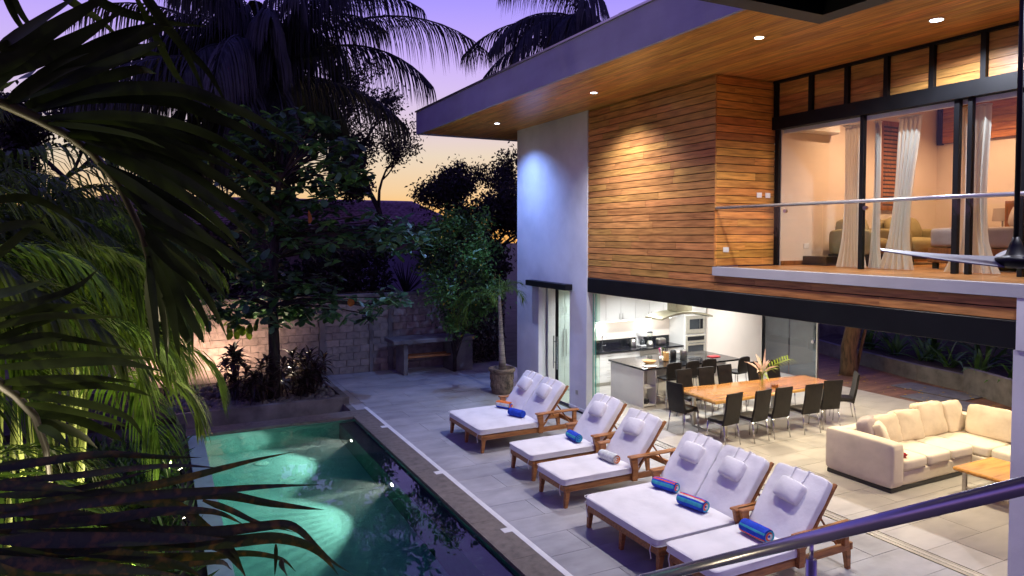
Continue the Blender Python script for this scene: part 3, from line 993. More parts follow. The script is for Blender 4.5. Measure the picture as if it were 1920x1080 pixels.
downlight((7.5, 3.0, SZ), 'led_cool', H, 600, (0.86, 0.85, 1.0))
downlight((8.9, 5.59, SZ), 'led_cool', H, 520, (0.80, 0.84, 1.0), 155, 0.5, r=0.075)
for x, y, e_ in ((9.6, 14.5, 190), (11.2, 14.5, 190), (12.7, 14.5, 190), (10.4, 13.2, 370), (12.2, 13.2, 370), (14.6, 14.0, 340)):
    downlight((x, y, 2.799), 'led_white', H, e_, (0.95, 0.98, 1.0), 150)
for x, y in ((10.5, 10.9), (12.4, 10.9), (9.7, 8.7), (11.8, 8.4), (11.2, 6.2), (13.6, 6.4), (14.6, 9.6)):
    downlight((x, y, 2.799), 'led_room', H, 300, (1.0, 0.85, 0.60), 150)
for x, y in ((11.4, 7.8), (13.3, 7.6), (12.6, 5.0)):
    downlight((x, y, 6.73), 'led_room', H, 390, (1.0, 0.57, 0.32), 140)
MB().box(16.152, 2.0, 2.80, 17.6, 15.4, 2.95).build('rear_eave', 'white_wall', H)
for y in (8.6, 10.8, 13.0):
    downlight((17.0, y, 2.799), 'led_warm', H, 32, (1.0, 0.70, 0.46), 140)
# ------------------------------------------------------------------ sun loungers
def lounger(seats, loc, label, tilt=52, group='sun loungers beside the pool'):
    """foot end at local x = 0, head end at x = 2.1; width along +y"""
    W = 0.80 * seats if seats == 1 else 1.56
    t = thing('sun_lounger', loc, label, 'sun lounger', group)
    ox, oy, oz = loc
    def B(): return MB()
    def wood(name, *boxes, c=0.006):
        b = MB()
        for q in boxes:
            b.bbox(ox + q[0], oy + q[1], q[2], ox + q[3], oy + q[4], q[5], c)
        return b.build(name, 'lounger_wood', t)
    # side rails, cross rails
    for y in (0.0, W - 0.045):
        wood('side_rail', (0.05, y, 0.235, 2.10, y + 0.045, 0.325))
    for x in (0.0, 2.102):
        wood('end_rail', (x, 0.0, 0.235, x + 0.045, W, 0.325))
    if seats == 2:
        wood('centre_rail', (0.05, W / 2 - 0.02, 0.235, 2.10, W / 2 + 0.02, 0.320))
    # slats that carry the mattress
    for k in range(10):
        x = 0.10 + k * 0.125
        wood('slat', (x, 0.047, 0.322, x + 0.07, W - 0.047, 0.338), c=0.003)
    # tapered legs
    ys = [0.0, W - 0.07] + ([W / 2 - 0.035] if seats == 2 else [])
    for x, lean in ((0.02, -1), (2.04, 1)):
        for y in ys:
            a = 0.07
            b = MB()
            q0 = [(x, y), (x + a, y), (x + a, y + a), (x, y + a)]
            dx = 0.025 * lean
            q1 = [(x + 0.012 + dx, y + 0.01), (x + a - 0.012 + dx, y + 0.01), (x + a - 0.012 + dx, y + a - 0.01), (x + 0.012 + dx, y + a - 0.01)]
            b.add([(ox + p, oy + q, 0.0) for p, q in q1] + [(ox + p, oy + q, 0.234) for p, q in q0],
                  [(3, 2, 1, 0), (4, 5, 6, 7), (0, 1, 5, 4), (1, 2, 6, 5), (2, 3, 7, 6), (3, 0, 4, 7)])
            b.build('leg', 'lounger_wood', t)
    # arms: board on two posts
    for y0 in (-0.07, W - 0.03):
        wood('armrest', (1.12, y0 - 0.01, 0.585, 2.06, y0 + 0.10, 0.615), c=0.01)
        b = MB()
        b.add([(ox + x, oy + y0 + yy, z) for z, xa, xb in ((0.235, 1.17, 1.26), (0.40, 1.185, 1.275), (0.584, 1.14, 1.26)) for x, yy in ((xa, 0.015), (xb, 0.015), (xb, 0.07), (xa, 0.07))],
              [(3, 2, 1, 0), (0, 1, 5, 4), (1, 2, 6, 5), (2, 3, 7, 6), (3, 0, 4, 7), (4, 5, 9, 8), (5, 6, 10, 9), (6, 7, 11, 10), (7, 4, 8, 11), (8, 9, 10, 11)])
        b.build('arm_post', 'lounger_wood', t)
        wood('arm_post', (1.93, y0 + 0.015, 0.328, 2.01, y0 + 0.07, 0.584))
    # mattress
    cw = W / 1
    mt = MB().cushion((1.40, W + 0.03, 0.105), 0.25, 14, 0.010, 1 + oy * 1.7, Matrix.Translation((ox + 0.66, oy + W / 2, 0.392)), 14)
    mo = mt.build('mattress', 'cushion', t, True)
    hx2, hy2, cr = 0.698, W / 2 + 0.013, 0.06
    for zz in (0.352, 0.432):
        loop = []
        for (sx, sy, a0) in ((1, 1, 0), (-1, 1, 90), (-1, -1, 180), (1, -1, 270)):
            for k in range(4):
                a = R(a0 + k * 30)
                loop.append((ox + 0.66 + sx * (hx2 - cr) + math.cos(a) * cr, oy + W / 2 + sy * (hy2 - cr) + math.sin(a) * cr, zz))
        MB().tube(loop + [loop[0]], 0.0055, 5, False).build('piping', 'cushion', mo, True)
    for y in ([0.1, W - 0.1] if seats == 2 else [0.08, W - 0.08]):
        MB().tube([(ox - 0.03, oy + y, 0.36), (ox - 0.045, oy + y + 0.01, 0.28), (ox - 0.035, oy + y - 0.005, 0.18)], 0.006, 5).build('tie', 'cushion', mo)
    # backrest frame and cushions
    an = R(tilt)
    hx, hz = 1.30, 0.345
    L = 0.90
    ux, uz = math.cos(an), math.sin(an)
    sw = W / seats
    for s_ in range(seats):
        yc = oy + sw * (s_ + 0.5)
        rot = Matrix(((ux, 0, -uz), (0, 1, 0), (uz, 0, ux)))
        def at(u, v, w):     # along the back, across, off the surface
            return Vector((ox + hx, yc, hz)) + rot @ Vector((u, v, w))
        m4 = Matrix.Translation(at(L / 2, 0, 0.085)) @ rot.to_4x4()
        bc = MB().cushion((L, sw - 0.02, 0.115), 0.24, 14, 0.012, s_ * 7 + oy, m4, 12).build('back_cushion', 'cushion', t, True)
        for v in (-sw / 2 + 0.03, sw / 2 - 0.03):
            MB().obox(at(L / 2, v, 0.0), (L + 0.02, 0.045, 0.035), rot).build('back_frame', 'lounger_wood', t)
        for k in range(6):
            MB().obox(at(0.1 + k * 0.15, 0, 0.005), (0.07, sw - 0.11, 0.016), rot).build('back_slat', 'lounger_wood', t)
        # tied head pillow
        pm4 = Matrix.Translation(at(L * 0.66, 0.0, 0.175)) @ rot.to_4x4() @ Matrix.Rotation(R(random.uniform(-6, 6)), 4, 'Z')
        hp = MB().cushion((0.27, 0.36, 0.115), 0.5, 8, 0.005, oy + s_, pm4, 7).build('head_pillow', 'cushion', t, True)
        for v in (-0.09, 0.09):
            MB().tube([at(L * 0.66 + 0.11, v, 0.19), at(L * 0.86, v * 1.05, 0.160), at(L * 1.0, v * 1.1, 0.150), at(L * 1.02, v * 1.1, 0.06)], 0.011, 6).build('strap', 'cushion', hp)
        # prop stay
        for v in (-sw / 2 + 0.07, sw / 2 - 0.07):
            p = at(0.5, v, -0.02)
            MB().tube([p, (ox + 1.95, p.y, 0.30)], 0.013, 6).build('stay', 'lounger_wood', t)
    return t

LOUNGE = [
    (2, (5.22, 11.52, 0), 'double white cushioned wooden lounger farthest from the camera, beside the white column'),
    (1, (5.36, 9.82, 0), 'single white cushioned wooden lounger next to the far double lounger'),
    (1, (5.24, 8.62, 0), 'single white cushioned wooden lounger with a pale grey rolled towel on it'),
    (2, (5.17, 6.40, 0), 'double white cushioned wooden lounger in the foreground with two blue striped towels'),
    (1, (5.22, 5.50, 0), 'single white cushioned wooden lounger nearest the stair handrail'),
]
for sts, loc, lab in LOUNGE:
    lounger(sts, loc, lab)

def towel(loc, rz, label, main, stripes, L=0.34, r=0.075):
    t = thing('rolled_towel', loc, label, 'towel', 'rolled towels on the loungers', rz)
    n = 20
    rings = 15
    base = MB()
    mats = [main] + [s[2] for s in stripes]
    vs, fs, fm = [], [], []
    for i in range(rings):
        y = -L / 2 + L * i / (rings - 1)
        for k in range(n):
            a = 2 * math.pi * k / n
            w = 1 + 0.07 * noise.noise(Vector((y * 9 + loc[1], math.cos(a) * 1.5, math.sin(a) * 1.5)))
            q = r * w * (1 - 0.10 * (abs(2 * y / L) ** 6))
            vs.append((math.cos(a) * q * 1.1, y, r + math.sin(a) * q))
    for i in range(rings - 1):
        for k in range(n):
            a, b = i * n + k, i * n + (k + 1) % n
            fs.append((a, b, b + n, a + n))
            ang = (k + 0.5) * 360 / n
            mi = 0
            for j, s in enumerate(stripes):
                if s[0] <= ang < s[1]:
                    mi = j + 1
            fm.append(mi)
    # spiral ends
    for e, y in ((0, -L / 2), (1, L / 2)):
        o = e * (rings - 1) * n
        prev = [o + k for k in range(n)]
        for j, q in enumerate((0.8, 0.6, 0.4, 0.2)):
            st_ = len(vs)
            for k in range(n):
                a = 2 * math.pi * k / n
                dy = (0.012 if j % 2 == 0 else 0.0) * (1 if e else -1)
                vs.append((math.cos(a) * r * 1.1 * q, y + dy, r + math.sin(a) * r * q))
            cur = [st_ + k for k in range(n)]
            for k in range(n):
                fs.append((prev[k], prev[(k + 1) % n], cur[(k + 1) % n], cur[k]))
                fm.append((j % len(mats)))
            prev = cur
        fs.append(tuple(prev))
        fm.append(0)
    me = bpy.data.meshes.new('roll')
    me.from_pydata(vs, [], fs)
    for k in mats:
        me.materials.append(M[k])
    me.polygons.foreach_set('material_index', fm)
    me.polygons.foreach_set('use_smooth', [True] * len(fs))
    o = bpy.data.objects.new('roll', me)
    COL.objects.link(o)
    o.parent = t
    if False: MB().tube([(math.cos(a) * r * 1.16 + t.location.x, 0.05 + t.location.y, r + math.sin(a) * r * 1.08 + t.location.z) for a in [2 * math.pi * k / 16 for k in range(17)]], 0.006, 5, False).build('band', stripes[0][2] if stripes else main, t)
    return t
ST = [(150, 186, 'towel_cyan'), (100, 118, 'towel_red'), (62, 78, 'towel_white'), (80, 98, 'towel_red')]
towel((6.28, 12.72, 0.452), 0.5, 'orange rolled towel with blue ends on the far double lounger', 'towel_orange', [(150, 200, 'towel_white'), (200, 250, 'towel_blue')])
towel((6.20, 12.02, 0.452), 0.35, 'plain blue rolled towel on the far double lounger', 'towel_blue', [])
towel((6.36, 10.17, 0.452), -0.05, 'blue rolled towel on the single lounger second from the white column', 'towel_blue', [(150, 175, 'towel_cyan')])
towel((6.26, 8.98, 0.452), 0.1, 'pale grey rolled towel with an orange pattern at one end', 'towel_white', [(20, 40, 'towel_orange')], 0.36)
towel((6.25, 7.60, 0.452), 0.28, 'blue rolled towel with turquoise and red stripes, left one on the near double lounger', 'towel_blue', ST, 0.36)
towel((6.14, 6.92, 0.452), 0.2, 'blue rolled towel with turquoise and red stripes, right one on the near double lounger', 'towel_blue', [(140, 172, 'towel_cyan'), (96, 112, 'towel_red'), (112, 122, 'towel_white'), (30, 50, 'towel_red')], 0.40, 0.08)
towel((6.20, 5.90, 0.452), 0.02, 'blue red and turquoise striped rolled towel on the lounger nearest the handrail', 'towel_blue', [(140, 165, 'towel_cyan'), (200, 222, 'towel_red'), (222, 232, 'towel_white'), (60, 80, 'towel_red')], 0.38, 0.085)

# ------------------------------------------------------------------ dining set
def dining_chair():
    t = thing('dining_chair', (0, 0, 0), '', 'chair', 'black dining chairs round the table')
    # faces +y; seat centre at the origin
    MB().cushion((0.44, 0.44, 0.075), 0.25, 6, 0.002, 3, Matrix.Translation((0, 0.0, 0.455)), 6).build('seat', 'leather', t, True)
    b = MB()
    vs, fs = [], []
    N = 9
    for i in range(N):
        u = i / (N - 1)
        z = 0.40 + 0.62 * u
        y = -0.205 - 0.02 * math.sin(u * math.pi) * 1.5 - 0.10 * u ** 1.6
        w = 0.215 - 0.012 * math.sin(u * math.pi)
        th = 0.045 if u < 0.9 else 0.03
        for (sx, sy) in ((-1, 0), (-0.5, -0.006), (0, -0.010), (0.5, -0.006), (1, 0)):
            vs.append((sx * w, y + sy, z))
        for (sx, sy) in ((1, 0), (0.5, -0.006), (0, -0.010), (-0.5, -0.006), (-1, 0)):
            vs.append((sx * w, y + sy + th, z))
    for i in range(N - 1):
        for k in range(10):
            a, c = i * 10 + k, i * 10 + (k + 1) % 10
            fs.append((a, c, c + 10, a + 10))
    fs.append(tuple(range(9, -1, -1)))
    fs.append(tuple(range((N - 1) * 10, N * 10)))
    b.add(vs, fs)
    bk = sharp(b.build('backrest', 'leather', t), 50)
    MB().tube([(0, -0.222, 0.42), (0, -0.253, 0.7), (0, -0.318, 1.0)], 0.004, 5).build('seam', 'leather', bk)
    for sx in (-1, 1):
        MB().tube([(sx * 0.19, 0.19, 0.43), (sx * 0.198, 0.20, 0.2), (sx * 0.205, 0.215, 0.0)], [0.014, 0.013, 0.011], 8).build('leg', 'chrome', t, True)
        MB().tube([(sx * 0.19, -0.19, 0.43), (sx * 0.198, -0.22, 0.2), (sx * 0.205, -0.26, 0.0)], [0.014, 0.013, 0.011], 8).build('leg', 'chrome', t, True)
        MB().tube([(sx * 0.195, 0.19, 0.405), (sx * 0.195, 0.0, 0.422), (sx * 0.195, -0.19, 0.405)], 0.012, 6).build('seat_frame', 'chrome', t, True)
    return t
CH = [
    (9.62, 10.03, 6, 'black leather dining chair, first on the near side of the table from the kitchen island'),
    (10.32, 9.98, 4, 'black leather dining chair, second on the near side of the table'),
    (10.90, 9.98, -2, 'black leather dining chair, third on the near side of the table'),
    (11.70, 9.92, -6, 'black leather dining chair, fourth on the near side, by the steel table leg'),
    (12.38, 9.98, -14, 'black leather dining chair, fifth on the near side of the table'),
    (13.22, 10.20, 48, 'black leather dining chair at the deck end of the table'),
    (9.55, 11.05, -82, 'black leather dining chair at the kitchen island end of the table'),
    (10.35, 11.72, 180, 'black leather dining chair on the far side, first from the island end'),
    (10.95, 11.70, 176, 'black leather dining chair on the far side, second from the island end'),
    (11.55, 11.72, 182, 'black leather dining chair on the far side, partly hidden behind the vase'),
    (12.45, 11.70, 178, 'black leather dining chair on the far side, fourth from the island end'),
    (13.05, 11.68, 184, 'black leather dining chair on the far side, nearest the glass door'),
]
proto = dining_chair()
for i, (x, y, a, lab) in enumerate(CH):
    c = proto if i == 0 else copy_tree(proto)
    c.location = (x, y, 0)
    c.rotation_euler = (0, 0, R(a))
    c['label'] = lab

tb = thing('dining_table', (11.4, 10.9, 0), 'long glossy live edge wooden dining table on steel legs', 'table')
N = 28
top, vs, fs = MB(), [], []
def edge(u, s):
    x = 9.62 + 3.65 * u
    wv = 0.05 * noise.noise(Vector((u * 5, s * 4, 0))) + 0.03 * noise.noise(Vector((u * 13, s * 9, 2)))
    if s < 0:
        y = 10.22 + 0.05 * u + wv
    else:
        y = 11.50 - 0.22 * u + wv
    if u < 0.02: x -= 0.0
    return x, y
ring = [edge(i / N, -1) for i in range(N + 1)] + [edge(1 - i / N, 1) for i in range(N + 1)]
ring = [(x + (0.10 if (i <= 0 or i >= 2 * N + 1) and y > 11 else 0) , y) for i, (x, y) in enumerate(ring)]
n_ = len(ring)
cxm, cym = 11.45, 10.86
def inset(p, d):
    v = Vector((cxm - p[0], cym - p[1]))
    return (p[0] + v.normalized().x * d, p[1] + v.normalized().y * d)
r1 = [inset(p, 0.022) for p in ring]
top.add([(x, y, 0.700) for x, y in ring] + [(x, y, 0.735) for x, y in ring] + [(x, y, 0.76) for x, y in r1], [])
for k in range(n_):
    a, b = k, (k + 1) % n_
    top.f.append((a, b, b + n_, a + n_))
    top.f.append((a + n_, b + n_, b + 2 * n_, a + 2 * n_))
nf_edge = len(top.f)
top.f.append(tuple(range(n_ - 1, -1, -1)))
top.f.append(tuple(range(2 * n_, 3 * n_)))
to = top.build('table_top', ['table_wood', 'table_edge'], tb)
to.data.polygons.foreach_set('material_index', [1] * nf_edge + [0, 0])
for x in (9.95, 11.25, 12.75):
    b = MB()
    for y in (10.27, 11.18):
        MB().box(x - 0.03, y, 0.035, x + 0.03, y + 0.06, 0.698).build('leg', 'brushed', tb)
    MB().box(x - 0.03, 10.27, 0.0, x + 0.03, 11.24, 0.034).build('floor_bar', 'brushed', tb)

# vase with ginger stems and a palm leaf
vz = thing('flower_vase', (11.38, 10.72, 0.76), 'clear glass vase with pink plumes and a yellow green palm leaf on the dining table', 'vase')
MB().lathe((11.38, 10.72, 0.761), [(0.06, 0), (0.066, 0.02), (0.062, 0.15), (0.075, 0.30), (0.071, 0.30), (0.057, 0.15), (0.055, 0.025)], 20, False).build('vase', 'glass', vz, True)
def blade(b, pts, w, up=(0, 0, 1), fold=0.25, wprof=None):
    """folded leaf blade along a polyline"""
    pts = [Vector(p) for p in pts]
    n = len(pts)
    vs, fs = [], []
    for i, p in enumerate(pts):
        d = (pts[min(i + 1, n - 1)] - pts[max(i - 1, 0)]).normalized()
        s = d.cross(Vector(up))
        s = s.normalized() if s.length > 1e-4 else Vector((1, 0, 0))
        nn = s.cross(d)
        u = i / (n - 1)
        ww = w * (wprof(u) if wprof else max(0.02, min(1, u * 5 + 0.35) * (1 - u ** 2.2)))
        vs += [p - s * ww / 2 + nn * ww * fold, p, p + s * ww / 2 + nn * ww * fold]
    for i in range(n - 1):
        a = i * 3
        fs += [(a, a + 1, a + 4, a + 3), (a + 1, a + 2, a + 5, a + 4)]
    return b.add(vs, fs)
for k in range(13):
    a = k * 2.4
    el = random.uniform(0.25, 1.3)
    d = Vector((math.cos(a) * math.cos(el), math.sin(a) * math.cos(el), math.sin(el)))
    L = random.uniform(0.36, 0.58)
    p0 = Vector((11.38, 10.72, 0.80))
    pts = [p0, p0 + Vector((d.x * 0.03, d.y * 0.03, 0.26))]
    for j in range(1, 6):
        u = j / 5
        pts.append(pts[1] + d * L * u + Vector((0, 0, -0.22 * u * u * math.cos(el))))
    MB().tube(pts[:4], 0.005, 5).build('stem', 'pale_stem', vz)
    if k % 2 == 0 or k > 8:
        blade(MB(), pts[2:], 0.075, fold=0.4, wprof=lambda u: max(0.05, math.sin(min(1, u + 0.12) * math.pi) ** 0.7)).build('plume', 'pink_grass', vz)
    else:
        blade(MB(), pts[1:], 0.05).build('leaf', 'pale_stem', vz)
MB().tube([(11.38, 10.72, 1.0), (11.42, 10.70, 1.3), (11.44, 10.70, 1.58)], [0.006, 0.03, 0.004], 7).build('plume', 'pink_grass', vz)
pf = MB()
rp_ = [Vector((11.38, 10.72, 0.95)) + Vector((0.62 * u, -0.12 * u, 0.50 * u - 0.22 * u * u + 0.10)) for u in [k / 10 for k in range(11)]]
pf.tube(rp_, 0.006, 5)
for i in range(2, 11):
    for s in (-1, 1):
        p = rp_[i]
        q = p + Vector((0.10, s * 0.14, 0.10 if s > 0 else -0.02))
        blade(pf, [p, (p + q) / 2 + Vector((0, 0, 0.02)), q + Vector((0.02, 0, -0.05))], 0.045)
pf.build('palm_leaf', 'lime_leaf', vz)
tag(MB().bbox(11.62, 10.60, 0.762, 11.74, 10.70, 0.812, 0.008).build('wooden_box', 'brown_wood'), 'small red brown wooden box beside the vase on the dining table', 'box')

# ------------------------------------------------------------------ kitchen
kb = thing('base_cabinet', (10.0, 15.2, 0), 'white kitchen base cabinets with drawers under a black granite counter', 'cabinet')
MB().box(9.72, 15.24, 0.10, 13.1, 15.858, 0.87).build('carcass', 'cabinet', kb)
MB().box(9.72, 15.29, 0.0, 13.1, 15.858, 0.099).build('plinth', 'brushed', kb)
MB().bbox(9.72, 15.18, 0.872, 13.1, 15.858, 0.912, 0.006).build('counter_top', 'granite', kb)
MB().box(9.72, 15.83, 0.913, 13.1, 15.857, 1.12).build('backsplash', 'granite', kb)
def cab_front(x0, z0, x1, z1, parent, y=15.24, handle=None, th=0.02, name='drawer'):
    d = MB().bbox(x0 + 0.003, y - th, z0 + 0.003, x1 - 0.003, y - 0.001, z1 - 0.003, 0.003).build(name, 'cabinet', parent)
    if handle == 'h':
        xm = (x0 + x1) / 2
        MB().tube([(xm - 0.1, y - th - 0.025, z1 - 0.06), (xm + 0.1, y - th - 0.025, z1 - 0.06)], 0.006, 6).build('handle', 'brushed', d)
    elif handle:
        xh = x0 + 0.05 if handle == 'l' else x1 - 0.05
        MB().tube([(xh, y - th - 0.025, z0 + 0.05), (xh, y - th - 0.025, z0 + 0.21)], 0.007, 6).build('handle', 'brushed', d)
    return d
for x0, x1 in ((9.72, 10.30), (10.30, 10.95), (10.95, 11.6)):
    for z0, z1 in ((0.10, 0.29), (0.29, 0.48), (0.48, 0.67), (0.67, 0.86)):
        cab_front(x0, z0, x1, z1, kb, handle='h')
cab_front(12.25, 0.1, 12.65, 0.86, kb, handle='r', name='door')
cab_front(12.65, 0.1, 13.1, 0.86, kb, handle='l', name='door')
dw = MB().bbox(11.62, 15.215, 0.11, 12.22, 15.239, 0.86, 0.004).build('dishwasher', 'brushed', kb)
MB().tube([(11.70, 15.18, 0.74), (12.14, 15.18, 0.74)], 0.010, 8).build('handle', 'chrome', dw)
sk = MB()
for x0 in (10.25, 10.72):
    sk.box(x0, 15.30, 0.9125, x0 + 0.42, 15.62, 0.916)
sk.build('sink', 'chrome', kb)
fc = thing('faucet', (10.70, 15.70, 0.912), 'tall chrome kitchen faucet behind the double sink', 'faucet')
MB().tube([(10.70, 15.70, 0.913), (10.70, 15.70, 1.22), (10.70, 15.66, 1.28), (10.70, 15.55, 1.29), (10.70, 15.50, 1.24)], 0.013, 8).build('spout', 'chrome', fc, True)
MB().tube([(10.70, 15.70, 0.99), (10.80, 15.66, 1.01)], 0.009, 6).build('lever', 'chrome', fc)
ku = thing('wall_cabinet', (10.0, 15.5, 1.66), 'row of tall white wall cabinets above the kitchen counter', 'cabinet')
MB().box(9.72, 15.53, 1.66, 13.12, 15.858, 2.66).build('carcass', 'cabinet', ku)
for k in range(7):
    x0 = 9.72 + k * 0.4855
    cab_front(x0, 1.665, x0 + 0.4855, 2.655, ku, 15.53, 'r' if k % 2 == 0 else 'l', name='door')
MB().box(9.8, 15.62, 1.640, 13.0, 15.66, 1.658).build('light_strip', 'led_white', ku)
lamp('cabinet_strip_light', 'AREA', (10.6, 15.64, 1.62), 8, (0.9, 0.95, 1.0), ku, None, 0.3)
lamp('cabinet_strip_light', 'AREA', (12.2, 15.64, 1.62), 6, (0.9, 0.95, 1.0), ku, None, 0.3)
ot = thing('oven_tower', (13.5, 15.2, 0), 'tall cream oven tower with a microwave above a built in oven', 'oven')
MB().box(13.13, 15.22, 0.0, 13.925, 15.858, 2.66).build('carcass', 'cabinet', ot)
mw = MB().bbox(13.19, 15.185, 1.22, 13.87, 15.219, 1.72, 0.006).build('microwave', 'cream_steel', ot)
MB().box(13.30, 15.178, 1.34, 13.66, 15.184, 1.62).build('door_glass', 'dark_glass', mw)
MB().box(13.68, 15.178, 1.34, 13.78, 15.184, 1.62).build('keypad', 'black_plastic', mw)
ov = MB().bbox(13.19, 15.185, 0.42, 13.87, 15.219, 1.17, 0.006).build('oven', 'cream_steel', ot)
MB().box(13.23, 15.178, 1.02, 13.83, 15.184, 1.13).build('control_panel', 'black_plastic', ov)
MB().box(13.25, 15.178, 0.54, 13.81, 15.184, 0.88).build('door_glass', 'dark_glass', ov)
MB().tube([(13.25, 15.145, 0.95), (13.81, 15.145, 0.95)], 0.012, 8).build('handle', 'chrome', ov)
for zz, nm in ((1.78, 'upper'), (0.03, 'lower')):
    cab_front(13.14, zz, 13.92, zz + (0.86 if zz > 1 else 0.36), ot, 15.22, 'l', name='door')
tc = thing('tall_cabinet', (9.1, 15.2, 0), 'tall cream cabinet with long handles seen through the glass side door', 'cabinet')
MB().box(8.74, 15.24, 0, 9.715, 15.858, 2.66).build('carcass', 'cabinet', tc)
for x0, x1, hd in ((8.74, 9.22, 'r'), (9.22, 9.715, 'l')):
    d = cab_front(x0, 0.05, x1, 1.95, tc, 15.24, None, name='door')
    xh = x1 - 0.05 if hd == 'r' else x0 + 0.05
    MB().tube([(xh, 15.19, 0.9), (xh, 15.19, 1.6)], 0.009, 6).build('handle', 'brushed', d)
    cab_front(x0, 1.96, x1, 2.65, tc, 15.24, hd, name='door')

isl = thing('kitchen_island', (11.4, 13.5, 0), 'white kitchen island with a long black granite top and open end shelves', 'kitchen island')
MB().bbox(9.90, 12.84, 0.875, 12.92, 14.26, 0.918, 0.006).build('counter_top', 'granite', isl)
MB().box(9.94, 13.22, 0.0, 9.97, 14.2, 0.873).build('end_panel', 'cabinet', isl)
MB().box(9.972, 13.30, 0.0, 12.85, 14.18, 0.873).build('carcass', 'cabinet', isl)
for zz in (0.03, 0.44, 0.845):
    MB().box(9.945, 12.90, zz, 10.30, 13.218, zz + 0.028).build('shelf', 'cabinet', isl)
MB().box(9.945, 12.90, 0.0, 9.968, 13.218, 0.029).build('plinth', 'cabinet', isl)
MB().box(9.94, 12.90, 0.031, 9.958, 13.22, 0.872).build('end_panel', 'cabinet', isl)
MB().box(10.29, 12.90, 0.0, 10.315, 13.218, 0.872).build('shelf_side', 'cabinet', isl)
ck = MB().box(11.35, 13.45, 0.9185, 12.15, 14.0, 0.925).build('cooktop', 'dark_glass', isl)
for k, (x, y) in enumerate(((11.55, 13.6), (11.95, 13.6), (11.55, 13.85), (11.95, 13.85))):
    MB().lathe((x, y, 0.9255), [(0.085, 0), (0.085, 0.003), (0.08, 0.004)], 18).build('burner', 'black_plastic', ck)
tag(MB().lathe((10.12, 13.05, 0.059), [(0.06, 0), (0.085, 0.03), (0.085, 0.09), (0.075, 0.10), (0.02, 0.11)], 16).build('cooking_pot', 'black_plastic', None, True), 'small black pot on the lower end shelf of the island', 'pot')
tag(MB().bbox(10.02, 12.95, 0.469, 10.22, 13.12, 0.485, 0.003).build('magazine', 'paper'), 'open paper booklet on the upper end shelf of the island', 'booklet')
hd = thing('range_hood', (11.7, 13.7, 1.95), 'steel range hood with a curved canopy above the island', 'range hood')
hv, hf = [], []
for i in range(13):
    u = i / 12
    x = 10.85 + 1.62 * u
    z = 1.92 + 0.13 * (1 - (2 * u - 1) ** 2)
    for (y, dz) in ((13.38, 0), (13.38, 0.045), (14.02, 0.045), (14.02, 0)):
        hv.append((x, y, z + dz))
for i in range(12):
    for k in range(4):
        a, b = i * 4 + k, i * 4 + (k + 1) % 4
        hf.append((a, b, b + 4, a + 4))
hf += [(0, 1, 2, 3), (51, 50, 49, 48)]
MB().add(hv, hf).build('canopy', 'hood_steel', hd)
MB().bbox(11.42, 13.52, 2.097, 11.92, 13.88, 2.797, 0.006).build('chimney', 'hood_steel', hd)

tag(MB().lathe((10.42, 13.30, 0.919), [(0.07, 0), (0.09, 0.006), (0.14, 0.04), (0.165, 0.085), (0.158, 0.085), (0.13, 0.045), (0.08, 0.014), (0.01, 0.012)], 24, False).build('wooden_bowl', 'bowl_wood', None, True), 'pale wooden bowl on the island counter', 'bowl')
tag(MB().bbox(10.12, 13.0, 0.919, 10.42, 13.20, 0.923, 0.001).build('paper_sheet', 'paper'), 'white sheet of paper on the island counter in front of the bowl', 'paper')
tag(MB().bbox(12.35, 13.25, 0.919, 12.62, 13.45, 0.94, 0.004).build('red_folder', 'red_plastic'), 'red folder lying on the far end of the island', 'folder')
kn = thing('knife_block', (11.02, 13.45, 0.919), 'brown knife block with black handled knives on the island', 'knife block')
MB().obox((11.02, 13.45, 1.03), (0.12, 0.16, 0.22)).build('block', 'bowl_wood', kn)
for k in range(4):
    MB().tube([(10.98 + 0.028 * k, 13.42 + 0.02 * (k % 2), 1.14), (10.98 + 0.028 * k, 13.40 + 0.02 * (k % 2), 1.23)], 0.010, 6).build('handle', 'black_plastic', kn)
uh = thing('utensil_holder', (10.82, 13.35, 0.919), 'steel cup holding pink and green kitchen utensils', 'utensils')
MB().lathe((10.82, 13.35, 0.92), [(0.05, 0), (0.052, 0.15), (0.047, 0.15), (0.045, 0.01)], 16, False).build('cup', 'brushed', uh, True)
for dx, dy, mt_ in ((-0.03, 0.01, 'pink_plastic'), (0.03, -0.01, 'lime_plastic'), (0.0, 0.02, 'white_plastic'), (0.01, -0.03, 'black_plastic')):
    MB().tube([(10.82, 13.35, 0.96), (10.82 + dx, 13.35 + dy, 1.14), (10.82 + dx * 1.6, 13.35 + dy * 1.6, 1.26)], [0.008, 0.008, 0.022], 6).build('utensil', mt_, uh)
tag(MB().lathe((11.24, 13.42, 0.919), [(0.075, 0), (0.078, 0.20), (0.07, 0.24), (0.05, 0.26), (0.01, 0.265)], 18).build('canister', 'black_plastic', None, True), 'tall black canister on the island beside the knife block', 'canister')
tag(MB().lathe((11.46, 13.30, 0.9265), [(0.085, 0), (0.085, 0.24), (0.08, 0.25), (0.02, 0.255)], 20).build('steel_bin', 'brushed', None, True), 'brushed steel canister on the island beside the black one', 'canister')
cm = thing('coffee_maker', (11.95, 15.6, 0.912), 'white drip coffee maker on the back counter', 'coffee maker')
MB().bbox(11.85, 15.5, 0.913, 12.05, 15.75, 0.95, 0.01).build('base', 'white_plastic', cm)
MB().bbox(11.85, 15.66, 0.951, 12.05, 15.75, 1.18, 0.01).build('tower', 'white_plastic', cm)
MB().bbox(11.85, 15.5, 1.181, 12.05, 15.75, 1.29, 0.015).build('brew_head', 'white_plastic', cm)
MB().lathe((11.95, 15.57, 0.952), [(0.06, 0), (0.075, 0.05), (0.06, 0.13), (0.045, 0.15)], 16).build('jug', 'dark_glass', cm, True)
